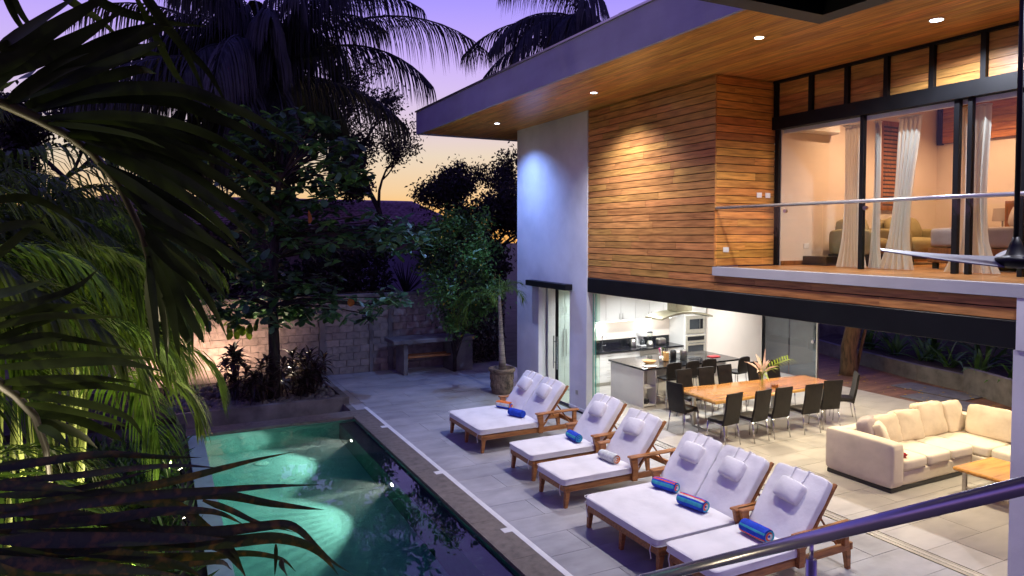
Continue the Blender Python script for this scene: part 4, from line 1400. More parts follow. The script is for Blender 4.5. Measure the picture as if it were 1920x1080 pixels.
bl = thing('blender', (12.22, 15.58, 0.912), 'countertop blender with a grey base and black lid', 'blender')
MB().lathe((12.22, 15.58, 0.913), [(0.10, 0), (0.10, 0.03), (0.06, 0.13)], 16).build('base', 'brushed', bl, True)
MB().lathe((12.22, 15.58, 1.044), [(0.05, 0), (0.075, 0.22), (0.07, 0.22), (0.045, 0.01)], 16, False).build('jar', 'glass', bl, True)
MB().lathe((12.22, 15.58, 1.265), [(0.078, 0), (0.078, 0.03), (0.03, 0.05)], 16).build('lid', 'black_plastic', bl)
kt = thing('kettle', (11.66, 15.6, 0.912), 'dark and steel electric kettle on the back counter', 'kettle')
MB().lathe((11.66, 15.6, 0.913), [(0.08, 0), (0.085, 0.03), (0.075, 0.14), (0.055, 0.2), (0.02, 0.215)], 18).build('body', 'brushed', kt, True)
MB().tube([(11.585, 15.6, 1.10), (11.53, 15.6, 1.07), (11.545, 15.6, 0.97), (11.58, 15.6, 0.95)], 0.013, 7).build('handle', 'black_plastic', kt)
ts = thing('toaster', (12.58, 15.55, 0.912), 'steel two slot toaster at the end of the back counter', 'toaster')
MB().bbox(12.45, 15.46, 0.925, 12.71, 15.64, 1.10, 0.03).build('body', 'brushed', ts)
MB().bbox(12.46, 15.47, 0.913, 12.70, 15.63, 0.924, 0.003).build('base', 'black_plastic', ts)

# bar stools
def stool():
    t = thing('bar_stool', (0, 0, 0), '', 'bar stool', 'black bar stools at the island')
    MB().cushion((0.42, 0.38, 0.06), 0.2, 6, 0.002, 5, Matrix.Translation((0, 0, 0.70)), 6).build('seat', 'leather', t, True)
    MB().cushion((0.42, 0.055, 0.36), 0.1, 6, 0.002, 6, Matrix.Translation((0, -0.20, 0.90)) @ Matrix.Rotation(R(6), 4, 'X'), 7).build('backrest', 'leather', t, True)
    for sx in (-1, 1):
        for sy in (-1, 1):
            MB().tube([(sx * 0.16, sy * 0.14, 0.68), (sx * 0.20, sy * 0.19, 0.0)], 0.011, 7).build('leg', 'chrome', t)
    for a, b in (((-0.19, -0.175), (0.19, -0.175)), ((-0.19, 0.175), (0.19, 0.175)), ((-0.19, -0.175), (-0.19, 0.175)), ((0.19, -0.175), (0.19, 0.175))):
        MB().tube([(*a, 0.25), (*b, 0.25)], 0.008, 6).build('footrest', 'chrome', t)
    return t
sp_ = stool()
for i, (x, y, a, lab) in enumerate(((10.46, 12.66, 0, 'black leather bar stool at the island, nearest the open end shelves'),
                                    (11.00, 12.66, 3, 'black leather bar stool at the island, second from the end shelves'),
                                    (11.52, 12.66, -3, 'black leather bar stool at the island, third from the end shelves'),
                                    (12.42, 12.50, 10, 'black leather bar stool at the far end of the island, set apart from the others'))):
    c = sp_ if i == 0 else copy_tree(sp_)
    c.location = (x, y, 0)
    c.rotation_euler = (0, 0, R(a))
    c['label'] = lab

# ------------------------------------------------------------------ sofa and coffee table
sf = thing('corner_sofa', (11.6, 7.4, 0), 'large cream upholstered corner sofa with loose back cushions', 'sofa')
MB().bbox(10.04, 6.86, 0.0, 13.3, 8.02, 0.07, 0.01).build('plinth', 'black_plastic', sf)
def sblock(name, x0, y0, z0, x1, y1, z1, mat='sofa', puff=0.06, p=18, n=8, seed=0):
    return MB().cushion((x1 - x0, y1 - y0, z1 - z0), puff, n, 0.004, seed, Matrix.Translation(((x0 + x1) / 2, (y0 + y1) / 2, (z0 + z1) / 2)), p).build(name, mat, sf, True)
sblock('arm', 10.02, 6.82, 0.072, 10.30, 8.05, 0.76, p=16)
sblock('back', 10.30, 7.82, 0.072, 13.34, 8.05, 0.72, p=20)
sblock('base', 10.30, 6.86, 0.072, 12.16, 7.82, 0.30, p=24)
sblock('base', 12.16, 4.6, 0.072, 13.12, 7.82, 0.30, p=24)
sblock('back', 13.10, 4.6, 0.072, 13.34, 7.82, 0.72, p=20)
for k, (a, b) in enumerate(((10.31, 10.93), (10.94, 11.55), (11.56, 12.17))):
    sblock('seat_cushion', a, 6.83, 0.30, b, 7.80, 0.47, puff=0.25, p=10, seed=k)
sblock('seat_cushion', 12.18, 6.63, 0.30, 13.08, 7.80, 0.47, puff=0.25, p=10, seed=8)
sblock('seat_cushion', 12.18, 5.6, 0.30, 13.08, 6.62, 0.47, puff=0.25, p=10, seed=9)
sblock('seat_cushion', 12.18, 4.6, 0.30, 13.08, 5.59, 0.47, puff=0.25, p=10, seed=10)
def pillow(x, y, z, w, h, tx, rz, lab, mat='sofa_pillow', th=0.20, seed=0):
    m4 = Matrix.Translation((x, y, z)) @ Matrix.Rotation(rz, 4, 'Z') @ Matrix.Rotation(tx, 4, 'X')
    b = MB().cushion((w, h, th), 0.62, 12, 0.018, seed, m4, 8)
    o = b.build('sofa_cushion', mat, None, True)
    return tag(o, lab, 'cushion', 'loose cushions on the corner sofa')
PT = R(74)
pillow(10.52, 7.60, 0.70, 0.52, 0.50, PT, R(24), 'brown textured cushion in the arm corner of the sofa', 'taupe', seed=1)
pillow(10.62, 7.46, 0.70, 0.40, 0.40, R(66), R(34), 'small pale cream cushion leaning in the arm corner of the sofa', 'sofa', 0.14, seed=2)
pillow(10.95, 7.62, 0.69, 0.66, 0.50, PT, R(4), 'large beige back cushion, first along the sofa from the arm', seed=3)
pillow(11.52, 7.62, 0.70, 0.62, 0.52, PT, R(-5), 'large beige back cushion, second along the sofa from the arm', seed=4)
pillow(12.14, 7.62, 0.74, 0.66, 0.58, PT, R(-3), 'tallest beige back cushion, in the middle of the sofa', seed=5)
pillow(12.72, 7.58, 0.72, 0.52, 0.54, PT, R(2), 'beige back cushion just before the corner of the sofa', seed=6)
pillow(12.92, 6.95, 0.72, 0.84, 0.54, PT, R(-86), 'wide beige back cushion past the corner of the sofa', seed=7)
pillow(12.92, 6.05, 0.72, 0.84, 0.54, PT, R(-92), 'beige back cushion on the return of the sofa, partly hidden by the pillar', seed=8)
rc = MB()
for k in range(5):
    vs, fs = blob(random.uniform(0.045, 0.07), 50 + k, 0.7)
    rc.add([(10.46 + random.uniform(-0.06, 0.09) + v.x, 7.0 + random.uniform(-0.05, 0.05) + v.y, 0.515 + v.z) for v in vs], fs)
tag(rc.build('red_garment', 'red_plastic', None, True), 'crumpled red garment on the sofa seat beside the arm', 'garment')

ct = thing('coffee_table', (11.4, 5.9, 0), 'low golden wooden coffee table on dark metal legs', 'table')
MB().bbox(10.88, 5.0, 0.375, 11.92, 6.44, 0.43, 0.018).build('table_top', 'oak_table', ct)
for x in (10.96, 11.80):
    for y in (5.12, 6.28):
        MB().box(x, y, 0.0, x + 0.05, y + 0.05, 0.373).build('leg', 'brushed', ct)
    MB().box(x + 0.005, 5.172, 0.12, x + 0.045, 6.278, 0.15).build('stretcher', 'brushed', ct)
MB().box(11.012, 5.7, 0.12, 11.798, 5.74, 0.15).build('stretcher', 'brushed', ct)
# foreground palm: ribs and leaflets as world points
FG = [
 ('frond_dark', [(-0.828, 2.323, 3.896), (-0.660, 2.351, 4.191), (-0.421, 2.339, 4.373), (-0.388, 2.423, 4.375), (-0.309, 2.482, 4.342), (-0.243, 2.548, 4.308), (-0.185, 2.618, 4.265), (-0.112, 2.678, 4.169), (-0.048, 2.740, 4.009), (-0.010, 2.815, 3.828), (0.005, 2.902, 3.683)], [
  (0.050, [(-0.3895,2.2951,4.4239),(-0.3590,2.3058,4.4576),(-0.3283,2.3164,4.4919),(-0.2956,2.3260,4.5271),(-0.2593,2.3339,4.5635),(-0.2181,2.3393,4.6014),(-0.1730,2.3428,4.6405),(-0.1258,2.3452,4.6806),(-0.0780,2.3474,4.7213)]),
  (0.051, [(-0.3923,2.3115,4.4269),(-0.3559,2.3238,4.4501),(-0.3182,2.3354,4.4732),(-0.2795,2.3466,4.4978),(-0.2403,2.3576,4.5255),(-0.2008,2.3686,4.5574),(-0.1607,2.3795,4.5927),(-0.1198,2.3901,4.6297),(-0.0776,2.4000,4.6670)]),
  (0.031, [(-0.3837,2.3387,4.4977),(-0.3533,2.3085,4.5136),(-0.3233,2.2783,4.5292),(-0.2938,2.2485,4.5445),(-0.2654,2.2192,4.5593),(-0.2382,2.1905,4.5737),(-0.2120,2.1622,4.5877),(-0.1864,2.1343,4.6013),(-0.1611,2.1064,4.6147)]),
  (0.030, [(-0.3713,2.2630,4.4816),(-0.3488,2.3021,4.5056),(-0.3243,2.3401,4.5300),(-0.2994,2.3780,4.5554),(-0.2759,2.4166,4.5825),(-0.2550,2.4566,4.6117),(-0.2358,2.4976,4.6429),(-0.2168,2.5387,4.6752),(-0.1962,2.5790,4.7081)]),
  (0.044, [(-0.3571,2.3801,4.3753),(-0.3138,2.3585,4.4053),(-0.2696,2.3365,4.4360),(-0.2274,2.3154,4.4651),(-0.1900,2.2965,4.4900),(-0.1589,2.2807,4.5096),(-0.1324,2.2670,4.5253),(-0.1082,2.2544,4.5386),(-0.0840,2.2418,4.5511),(-0.0598,2.2291,4.5623),(-0.0366,2.2168,4.5719),(-0.0137,2.2047,4.5807),(0.0093,2.1925,4.5899)]),
  (0.046, [(-0.3706,2.4701,4.3895),(-0.3237,2.4597,4.4141),(-0.2750,2.4484,4.4395),(-0.2283,2.4381,4.4641),(-0.1871,2.4304,4.4862),(-0.1528,2.4262,4.5055),(-0.1237,2.4245,4.5227),(-0.0980,2.4245,4.5379),(-0.0744,2.4254,4.5515),(-0.0536,2.4277,4.5627),(-0.0361,2.4315,4.5715),(-0.0199,2.4360,4.5795),(-0.0027,2.4400,4.5879)]),
  (0.041, [(-0.3541,2.4436,4.3818),(-0.2964,2.4286,4.4194),(-0.2364,2.4124,4.4584),(-0.1789,2.3975,4.4957),(-0.1292,2.3863,4.5279),(-0.0889,2.3797,4.5543),(-0.0555,2.3763,4.5763),(-0.0274,2.3755,4.5944),(-0.0031,2.3765,4.6092),(0.0159,2.3800,4.6192),(0.0291,2.3862,4.6246),(0.0400,2.3935,4.6281),(0.0523,2.4001,4.6325)]),
  (0.041, [(-0.3506,2.4195,4.3781),(-0.2879,2.3832,4.4039),(-0.2237,2.3461,4.4303),(-0.1634,2.3110,4.4551),(-0.1122,2.2803,4.4760),(-0.0712,2.2546,4.4932),(-0.0375,2.2326,4.5076),(-0.0109,2.2139,4.5185),(0.0092,2.1984,4.5252),(0.0202,2.1873,4.5261),(0.0230,2.1801,4.5222),(0.0225,2.1746,4.5163),(0.0237,2.1682,4.5115)]),
  (0.043, [(-0.3385,2.5139,4.3793),(-0.3090,2.5349,4.4090),(-0.2787,2.5555,4.4399),(-0.2471,2.5754,4.4706),(-0.2139,2.5944,4.4994),(-0.1775,2.6117,4.5268),(-0.1385,2.6277,4.5531),(-0.1000,2.6438,4.5769),(-0.0650,2.6615,4.5964),(-0.0356,2.6818,4.6095),(-0.0101,2.7039,4.6173),(0.0142,2.7265,4.6230),(0.0401,2.7483,4.6297)]),
  (0.043, [(-0.3367,2.5004,4.3773),(-0.3033,2.5118,4.3971),(-0.2688,2.5228,4.4174),(-0.2338,2.5334,4.4377),(-0.1985,2.5439,4.4576),(-0.1612,2.5533,4.4780),(-0.1223,2.5620,4.4989),(-0.0855,2.5717,4.5177),(-0.0549,2.5843,4.5318),(-0.0334,2.6013,4.5391),(-0.0187,2.6214,4.5411),(-0.0065,2.6428,4.5408),(0.0073,2.6634,4.5416)]),
  (0.041, [(-0.3252,2.5108,4.3673),(-0.2819,2.4850,4.3813),(-0.2387,2.4591,4.3958),(-0.1960,2.4335,4.4090),(-0.1544,2.4084,4.4186),(-0.1130,2.3832,4.4240),(-0.0720,2.3579,4.4263),(-0.0331,2.3338,4.4265),(0.0016,2.3117,4.4255),(0.0310,2.2922,4.4235),(0.0564,2.2747,4.4201),(0.0795,2.2583,4.4151),(0.1021,2.2421,4.4086),(0.1246,2.2258,4.3997),(0.1461,2.2100,4.3886),(0.1664,2.1948,4.3772),(0.1849,2.1805,4.3672),(0.2008,2.1676,4.3598),(0.2145,2.1559,4.3536),(0.2280,2.1444,4.3472),(0.2431,2.1319,4.3386),(0.2612,2.1177,4.3268),(0.2810,2.1027,4.3129),(0.3004,2.0877,4.2987),(0.3176,2.0741,4.2861),(0.3315,2.0621,4.2756),(0.3434,2.0512,4.2663),(0.3545,2.0407,4.2574),(0.3660,2.0301,4.2484)]),
  (0.041, [(-0.3265,2.5213,4.3689),(-0.2842,2.5085,4.3814),(-0.2412,2.4955,4.3947),(-0.1985,2.4825,4.4067),(-0.1569,2.4699,4.4153),(-0.1155,2.4573,4.4194),(-0.0742,2.4446,4.4202),(-0.0351,2.4329,4.4190),(-0.0003,2.4234,4.4169),(0.0288,2.4167,4.4139),(0.0534,2.4122,4.4095),(0.0758,2.4088,4.4039),(0.0984,2.4053,4.3974),(0.1217,2.4013,4.3891),(0.1446,2.3975,4.3793),(0.1664,2.3943,4.3693),(0.1866,2.3918,4.3605),(0.2041,2.3909,4.3542),(0.2195,2.3911,4.3493),(0.2347,2.3914,4.3439),(0.2520,2.3905,4.3362),(0.2739,2.3871,4.3245),(0.2987,2.3821,4.3102),(0.3218,2.3780,4.2958),(0.3385,2.3772,4.2837),(0.3463,2.3811,4.2750),(0.3479,2.3882,4.2683),(0.3471,2.3966,4.2624),(0.3474,2.4044,4.2560)]),
  (0.033, [(-0.2989,2.4548,4.3390),(-0.2540,2.4259,4.3403),(-0.2087,2.3969,4.3419),(-0.1648,2.3685,4.3428),(-0.1236,2.3414,4.3421),(-0.0856,2.3159,4.3394),(-0.0500,2.2915,4.3354),(-0.0164,2.2681,4.3301),(0.0155,2.2455,4.3234),(0.0458,2.2236,4.3149),(0.0744,2.2026,4.3049),(0.1009,2.1825,4.2940),(0.1251,2.1637,4.2829),(0.1459,2.1465,4.2720),(0.1640,2.1307,4.2606),(0.1809,2.1155,4.2488),(0.1983,2.1000,4.2364),(0.2166,2.0841,4.2232),(0.2350,2.0680,4.2093),(0.2530,2.0522,4.1951),(0.2702,2.0367,4.1807),(0.2865,2.0217,4.1662),(0.3019,2.0071,4.1515),(0.3171,1.9927,4.1367),(0.3322,1.9782,4.1221)]),
  (0.034, [(-0.3072,2.5227,4.3484),(-0.2625,2.5063,4.3481),(-0.2171,2.4894,4.3481),(-0.1726,2.4731,4.3475),(-0.1308,2.4580,4.3451),(-0.0923,2.4446,4.3406),(-0.0562,2.4322,4.3345),(-0.0220,2.4209,4.3272),(0.0106,2.4102,4.3191),(0.0419,2.4003,4.3098),(0.0714,2.3911,4.2993),(0.0991,2.3828,4.2882),(0.1245,2.3757,4.2770),(0.1468,2.3702,4.2663),(0.1663,2.3661,4.2554),(0.1849,2.3625,4.2441),(0.2043,2.3584,4.2319),(0.2261,2.3530,4.2180),(0.2491,2.3469,4.2029),(0.2706,2.3417,4.1877),(0.2877,2.3387,4.1737),(0.2986,2.3389,4.1613),(0.3052,2.3413,4.1498),(0.3100,2.3447,4.1386),(0.3157,2.3475,4.1272)]),
  (0.033, [(-0.2744,2.5899,4.3311),(-0.2410,2.5942,4.3341),(-0.2069,2.5982,4.3376),(-0.1723,2.6020,4.3402),(-0.1376,2.6055,4.3406),(-0.1025,2.6088,4.3384),(-0.0670,2.6118,4.3344),(-0.0317,2.6148,4.3285),(0.0030,2.6181,4.3210),(0.0374,2.6213,4.3108),(0.0718,2.6246,4.2982),(0.1045,2.6286,4.2851),(0.1343,2.6341,4.2735),(0.1600,2.6419,4.2644),(0.1825,2.6514,4.2566),(0.2032,2.6617,4.2492),(0.2236,2.6722,4.2412),(0.2437,2.6828,4.2324),(0.2627,2.6940,4.2233),(0.2814,2.7052,4.2139),(0.3006,2.7163,4.2044)]),
  (0.033, [(-0.2743,2.5893,4.3310),(-0.2416,2.5952,4.3302),(-0.2080,2.6008,4.3297),(-0.1741,2.6061,4.3283),(-0.1404,2.6115,4.3247),(-0.1069,2.6168,4.3183),(-0.0733,2.6220,4.3098),(-0.0400,2.6272,4.2998),(-0.0069,2.6326,4.2893),(0.0265,2.6378,4.2776),(0.0601,2.6428,4.2646),(0.0923,2.6485,4.2515),(0.1214,2.6559,4.2398),(0.1474,2.6649,4.2299),(0.1707,2.6753,4.2210),(0.1911,2.6872,4.2129),(0.2080,2.7009,4.2054),(0.2199,2.7172,4.1989),(0.2274,2.7357,4.1932),(0.2331,2.7552,4.1879),(0.2399,2.7741,4.1822)]),
  (0.040, [(-0.2415,2.5358,4.3066),(-0.2079,2.5342,4.3062),(-0.1737,2.5323,4.3061),(-0.1392,2.5302,4.3053),(-0.1046,2.5280,4.3025),(-0.0695,2.5255,4.2977),(-0.0339,2.5226,4.2912),(0.0011,2.5200,4.2831),(0.0341,2.5183,4.2729),(0.0642,2.5179,4.2602),(0.0923,2.5185,4.2452),(0.1197,2.5194,4.2287),(0.1476,2.5200,4.2116),(0.1769,2.5198,4.1937),(0.2067,2.5194,4.1746),(0.2359,2.5192,4.1551),(0.2637,2.5198,4.1361),(0.2902,2.5210,4.1171),(0.3158,2.5227,4.0979),(0.3396,2.5253,4.0798),(0.3605,2.5295,4.0641),(0.3773,2.5360,4.0520),(0.3908,2.5442,4.0425),(0.4030,2.5531,4.0340),(0.4161,2.5615,4.0249)]),
  (0.040, [(-0.2421,2.5417,4.3073),(-0.2093,2.5442,4.3034),(-0.1759,2.5463,4.2996),(-0.1422,2.5482,4.2951),(-0.1088,2.5503,4.2887),(-0.0753,2.5521,4.2802),(-0.0416,2.5539,4.2699),(-0.0087,2.5559,4.2581),(0.0224,2.5588,4.2450),(0.0507,2.5631,4.2303),(0.0770,2.5683,4.2139),(0.1028,2.5738,4.1963),(0.1296,2.5786,4.1783),(0.1584,2.5825,4.1595),(0.1881,2.5858,4.1398),(0.2176,2.5893,4.1198),(0.2455,2.5935,4.1002),(0.2732,2.5979,4.0799),(0.3007,2.6023,4.0589),(0.3250,2.6085,4.0397),(0.3427,2.6181,4.0250),(0.3513,2.6326,4.0167),(0.3527,2.6510,4.0131),(0.3511,2.6710,4.0115),(0.3510,2.6901,4.0089)]),
  (0.040, [(-0.2189,2.6792,4.2952),(-0.1785,2.6530,4.2819),(-0.1378,2.6267,4.2688),(-0.0982,2.6009,4.2554),(-0.0610,2.5763,4.2414),(-0.0264,2.5530,4.2265),(0.0064,2.5306,4.2111),(0.0371,2.5092,4.1952),(0.0656,2.4890,4.1788),(0.0916,2.4699,4.1618),(0.1153,2.4521,4.1443),(0.1371,2.4351,4.1266),(0.1573,2.4191,4.1092),(0.1751,2.4042,4.0925),(0.1908,2.3904,4.0762),(0.2058,2.3770,4.0596),(0.2215,2.3632,4.0425),(0.2382,2.3488,4.0243),(0.2552,2.3343,4.0056),(0.2723,2.3197,3.9866),(0.2893,2.3052,3.9678)]),
  (0.038, [(-0.2118,2.5918,4.2856),(-0.1746,2.5711,4.2687),(-0.1369,2.5502,4.2521),(-0.1002,2.5298,4.2352),(-0.0661,2.5107,4.2177),(-0.0348,2.4929,4.1993),(-0.0057,2.4762,4.1802),(0.0216,2.4605,4.1611),(0.0472,2.4456,4.1428),(0.0712,2.4317,4.1255),(0.0934,2.4186,4.1088),(0.1139,2.4064,4.0925),(0.1329,2.3950,4.0761),(0.1505,2.3843,4.0594),(0.1664,2.3744,4.0427),(0.1808,2.3653,4.0265),(0.1935,2.3571,4.0112),(0.2039,2.3502,3.9974),(0.2123,2.3443,3.9847),(0.2199,2.3388,3.9724),(0.2278,2.3332,3.9599)]),
  (0.032, [(-0.1663,2.6598,4.2353),(-0.1327,2.6497,4.2164),(-0.0986,2.6395,4.1973),(-0.0647,2.6293,4.1781),(-0.0312,2.6194,4.1585),(0.0022,2.6094,4.1383),(0.0357,2.5994,4.1176),(0.0681,2.5900,4.0969),(0.0982,2.5817,4.0763),(0.1255,2.5748,4.0560),(0.1507,2.5690,4.0357),(0.1742,2.5641,4.0156),(0.1965,2.5598,3.9962),(0.2171,2.5565,3.9775),(0.2358,2.5541,3.9595),(0.2539,2.5520,3.9416),(0.2725,2.5496,3.9235)]),
  (0.032, [(-0.1639,2.6203,4.2318),(-0.1328,2.6058,4.2084),(-0.1015,2.5911,4.1848),(-0.0704,2.5765,4.1614),(-0.0398,2.5621,4.1381),(-0.0092,2.5478,4.1149),(0.0214,2.5335,4.0916),(0.0509,2.5197,4.0689),(0.0784,2.5070,4.0471),(0.1041,2.4953,4.0259),(0.1283,2.4843,4.0053),(0.1501,2.4745,3.9860),(0.1685,2.4667,3.9690),(0.1820,2.4614,3.9551),(0.1915,2.4583,3.9437),(0.1995,2.4559,3.9333),(0.2082,2.4532,3.9223)]),
  (0.035, [(-0.1074,2.6764,4.1599),(-0.0681,2.6609,4.1307),(-0.0278,2.6450,4.1006),(0.0112,2.6297,4.0719),(0.0471,2.6162,4.0467),(0.0789,2.6049,4.0266),(0.1079,2.5952,4.0101),(0.1349,2.5866,3.9950),(0.1608,2.5785,3.9793),(0.1864,2.5706,3.9619),(0.2109,2.5632,3.9442),(0.2332,2.5568,3.9272),(0.2525,2.5522,3.9121),(0.2672,2.5499,3.8996),(0.2784,2.5495,3.8891),(0.2882,2.5499,3.8793),(0.2987,2.5498,3.8691)]),
  (0.035, [(-0.1067,2.6584,4.1588),(-0.0707,2.6529,4.1256),(-0.0337,2.6468,4.0912),(0.0025,2.6411,4.0581),(0.0361,2.6370,4.0287),(0.0663,2.6348,4.0047),(0.0941,2.6339,3.9843),(0.1203,2.6340,3.9659),(0.1457,2.6345,3.9475),(0.1717,2.6346,3.9279),(0.1974,2.6348,3.9083),(0.2203,2.6365,3.8906),(0.2379,2.6411,3.8764),(0.2478,2.6498,3.8672),(0.2518,2.6617,3.8620),(0.2535,2.6748,3.8582),(0.2563,2.6873,3.8537)]),
  (0.034, [(-0.0641,2.7601,4.0648),(-0.0301,2.7791,4.0527),(0.0054,2.7973,4.0404),(0.0405,2.8156,4.0274),(0.0735,2.8350,4.0130),(0.1035,2.8558,3.9970),(0.1314,2.8776,3.9798),(0.1578,2.9002,3.9614),(0.1831,2.9232,3.9422),(0.2068,2.9471,3.9219),(0.2286,2.9719,3.9005),(0.2499,2.9968,3.8783),(0.2722,3.0213,3.8557)]),
  (0.034, [(-0.0643,2.7712,4.0650),(-0.0334,2.7928,4.0461),(-0.0011,2.8137,4.0265),(0.0310,2.8347,4.0067),(0.0611,2.8567,3.9869),(0.0890,2.8798,3.9674),(0.1154,2.9037,3.9478),(0.1398,2.9287,3.9285),(0.1617,2.9549,3.9095),(0.1797,2.9830,3.8913),(0.1944,3.0129,3.8737),(0.2079,3.0435,3.8562),(0.2224,3.0735,3.8381)]),
  (0.037, [(-0.0504,2.7822,4.0281),(-0.0258,2.8104,4.0061),(-0.0004,2.8381,3.9833),(0.0256,2.8655,3.9600),(0.0520,2.8928,3.9367),(0.0789,2.9197,3.9139),(0.1064,2.9464,3.8913),(0.1341,2.9730,3.8679),(0.1616,2.9995,3.8424),(0.1886,3.0263,3.8140),(0.2152,3.0531,3.7836),(0.2420,3.0798,3.7518),(0.2696,3.1060,3.7196)]),
  (0.037, [(-0.0500,2.7612,4.0279),(-0.0300,2.7450,3.9999),(-0.0102,2.7289,3.9717),(0.0097,2.7128,3.9442),(0.0302,2.6965,3.9187),(0.0521,2.6795,3.8955),(0.0750,2.6622,3.8740),(0.0972,2.6452,3.8535),(0.1171,2.6294,3.8336),(0.1340,2.6152,3.8144),(0.1487,2.6021,3.7960),(0.1625,2.5894,3.7780),(0.1768,2.5766,3.7599)]),
  (0.040, [(-0.0459,2.7792,4.0000),(-0.0283,2.7996,3.9834),(-0.0103,2.8199,3.9664),(0.0081,2.8399,3.9490),(0.0270,2.8596,3.9309),(0.0467,2.8790,3.9130),(0.0669,2.8981,3.8952),(0.0875,2.9169,3.8753),(0.1082,2.9354,3.8510),(0.1297,2.9533,3.8206),(0.1519,2.9707,3.7853),(0.1735,2.9883,3.7480),(0.1931,3.0069,3.7116),(0.2097,3.0272,3.6768),(0.2241,3.0485,3.6421),(0.2377,3.0702,3.6072),(0.2520,3.0916,3.5715)]),
  (0.040, [(-0.0459,2.7842,4.0000),(-0.0322,2.7897,3.9789),(-0.0183,2.7953,3.9575),(-0.0042,2.8006,3.9360),(0.0104,2.8058,3.9147),(0.0256,2.8106,3.8945),(0.0413,2.8153,3.8751),(0.0575,2.8197,3.8545),(0.0740,2.8238,3.8308),(0.0921,2.8268,3.8020),(0.1114,2.8291,3.7694),(0.1297,2.8319,3.7365),(0.1446,2.8366,3.7067),(0.1547,2.8438,3.6814),(0.1615,2.8529,3.6586),(0.1669,2.8626,3.6369),(0.1731,2.8720,3.6143)]),
  (0.040, [(-0.0426,2.7601,3.9777),(-0.0250,2.7484,3.9483),(-0.0071,2.7365,3.9188),(0.0102,2.7248,3.8896),(0.0264,2.7138,3.8608),(0.0413,2.7034,3.8321),(0.0551,2.6936,3.8036),(0.0681,2.6842,3.7759),(0.0805,2.6752,3.7497),(0.0925,2.6664,3.7242),(0.1040,2.6580,3.6995),(0.1144,2.6502,3.6772),(0.1229,2.6434,3.6588),(0.1289,2.6382,3.6461),(0.1330,2.6342,3.6376),(0.1362,2.6306,3.6309),(0.1399,2.6268,3.6233)]),
  (0.040, [(-0.0428,2.7735,3.9776),(-0.0303,2.7794,3.9448),(-0.0175,2.7851,3.9115),(-0.0049,2.7910,3.8783),(0.0073,2.7971,3.8455),(0.0186,2.8036,3.8129),(0.0294,2.8104,3.7803),(0.0399,2.8174,3.7486),(0.0507,2.8243,3.7185),(0.0625,2.8307,3.6886),(0.0749,2.8368,3.6591),(0.0862,2.8436,3.6330),(0.0946,2.8521,3.6130),(0.0989,2.8631,3.6020),(0.1002,2.8759,3.5978),(0.1003,2.8894,3.5964),(0.1011,2.9025,3.5936)]),
  (0.029, [(-0.0341,2.7067,3.9543),(-0.0216,2.6913,3.9239),(-0.0088,2.6757,3.8931),(0.0032,2.6605,3.8635),(0.0135,2.6463,3.8366),(0.0219,2.6333,3.8138),(0.0287,2.6212,3.7939),(0.0345,2.6096,3.7744),(0.0394,2.5984,3.7528),(0.0433,2.5875,3.7273),(0.0461,2.5771,3.6995),(0.0485,2.5669,3.6725),(0.0509,2.5569,3.6495),(0.0536,2.5470,3.6318),(0.0561,2.5372,3.6177),(0.0586,2.5276,3.6050),(0.0611,2.5180,3.5917)]),
  (0.029, [(-0.0349,2.7710,3.9532),(-0.0264,2.7964,3.9193),(-0.0174,2.8215,3.8841),(-0.0087,2.8468,3.8493),(-0.0012,2.8728,3.8169),(0.0045,2.8998,3.7889),(0.0091,2.9276,3.7639),(0.0130,2.9558,3.7390),(0.0167,2.9839,3.7111),(0.0203,3.0117,3.6771),(0.0236,3.0397,3.6394),(0.0265,3.0678,3.6027),(0.0291,3.0964,3.5721),(0.0312,3.1256,3.5505),(0.0328,3.1552,3.5351),(0.0342,3.1851,3.5220),(0.0357,3.2148,3.5075)]),
  (0.023, [(-0.0294,2.6812,3.9275),(-0.0234,2.7003,3.9017),(-0.0172,2.7192,3.8753),(-0.0111,2.7382,3.8489),(-0.0056,2.7575,3.8232),(-0.0008,2.7773,3.7990),(0.0035,2.7973,3.7759),(0.0075,2.8175,3.7523),(0.0110,2.8378,3.7263),(0.0140,2.8582,3.6970),(0.0166,2.8788,3.6654),(0.0188,2.8995,3.6329),(0.0211,2.9202,3.6009),(0.0235,2.9409,3.5700),(0.0257,2.9616,3.5392),(0.0279,2.9824,3.5083),(0.0302,3.0031,3.4769)]),
  (0.024, [(-0.0298,2.7175,3.9265),(-0.0268,2.7107,3.9007),(-0.0237,2.7039,3.8746),(-0.0207,2.6972,3.8492),(-0.0180,2.6907,3.8251),(-0.0159,2.6845,3.8033),(-0.0140,2.6785,3.7830),(-0.0123,2.6727,3.7627),(-0.0106,2.6667,3.7407),(-0.0087,2.6605,3.7155),(-0.0068,2.6543,3.6883),(-0.0050,2.6481,3.6616),(-0.0035,2.6422,3.6380),(-0.0024,2.6366,3.6186),(-0.0016,2.6314,3.6020),(-0.0009,2.6262,3.5864),(-0.0001,2.6210,3.5704)]),
  (0.031, [(-0.0213,2.7994,3.8861),(-0.0231,2.8282,3.8562),(-0.0253,2.8572,3.8257),(-0.0270,2.8859,3.7945),(-0.0277,2.9140,3.7628),(-0.0267,2.9413,3.7305),(-0.0246,2.9680,3.6976),(-0.0220,2.9944,3.6641),(-0.0198,3.0210,3.6300),(-0.0181,3.0478,3.5953),(-0.0164,3.0746,3.5600),(-0.0148,3.1014,3.5241),(-0.0132,3.1282,3.4876)]),
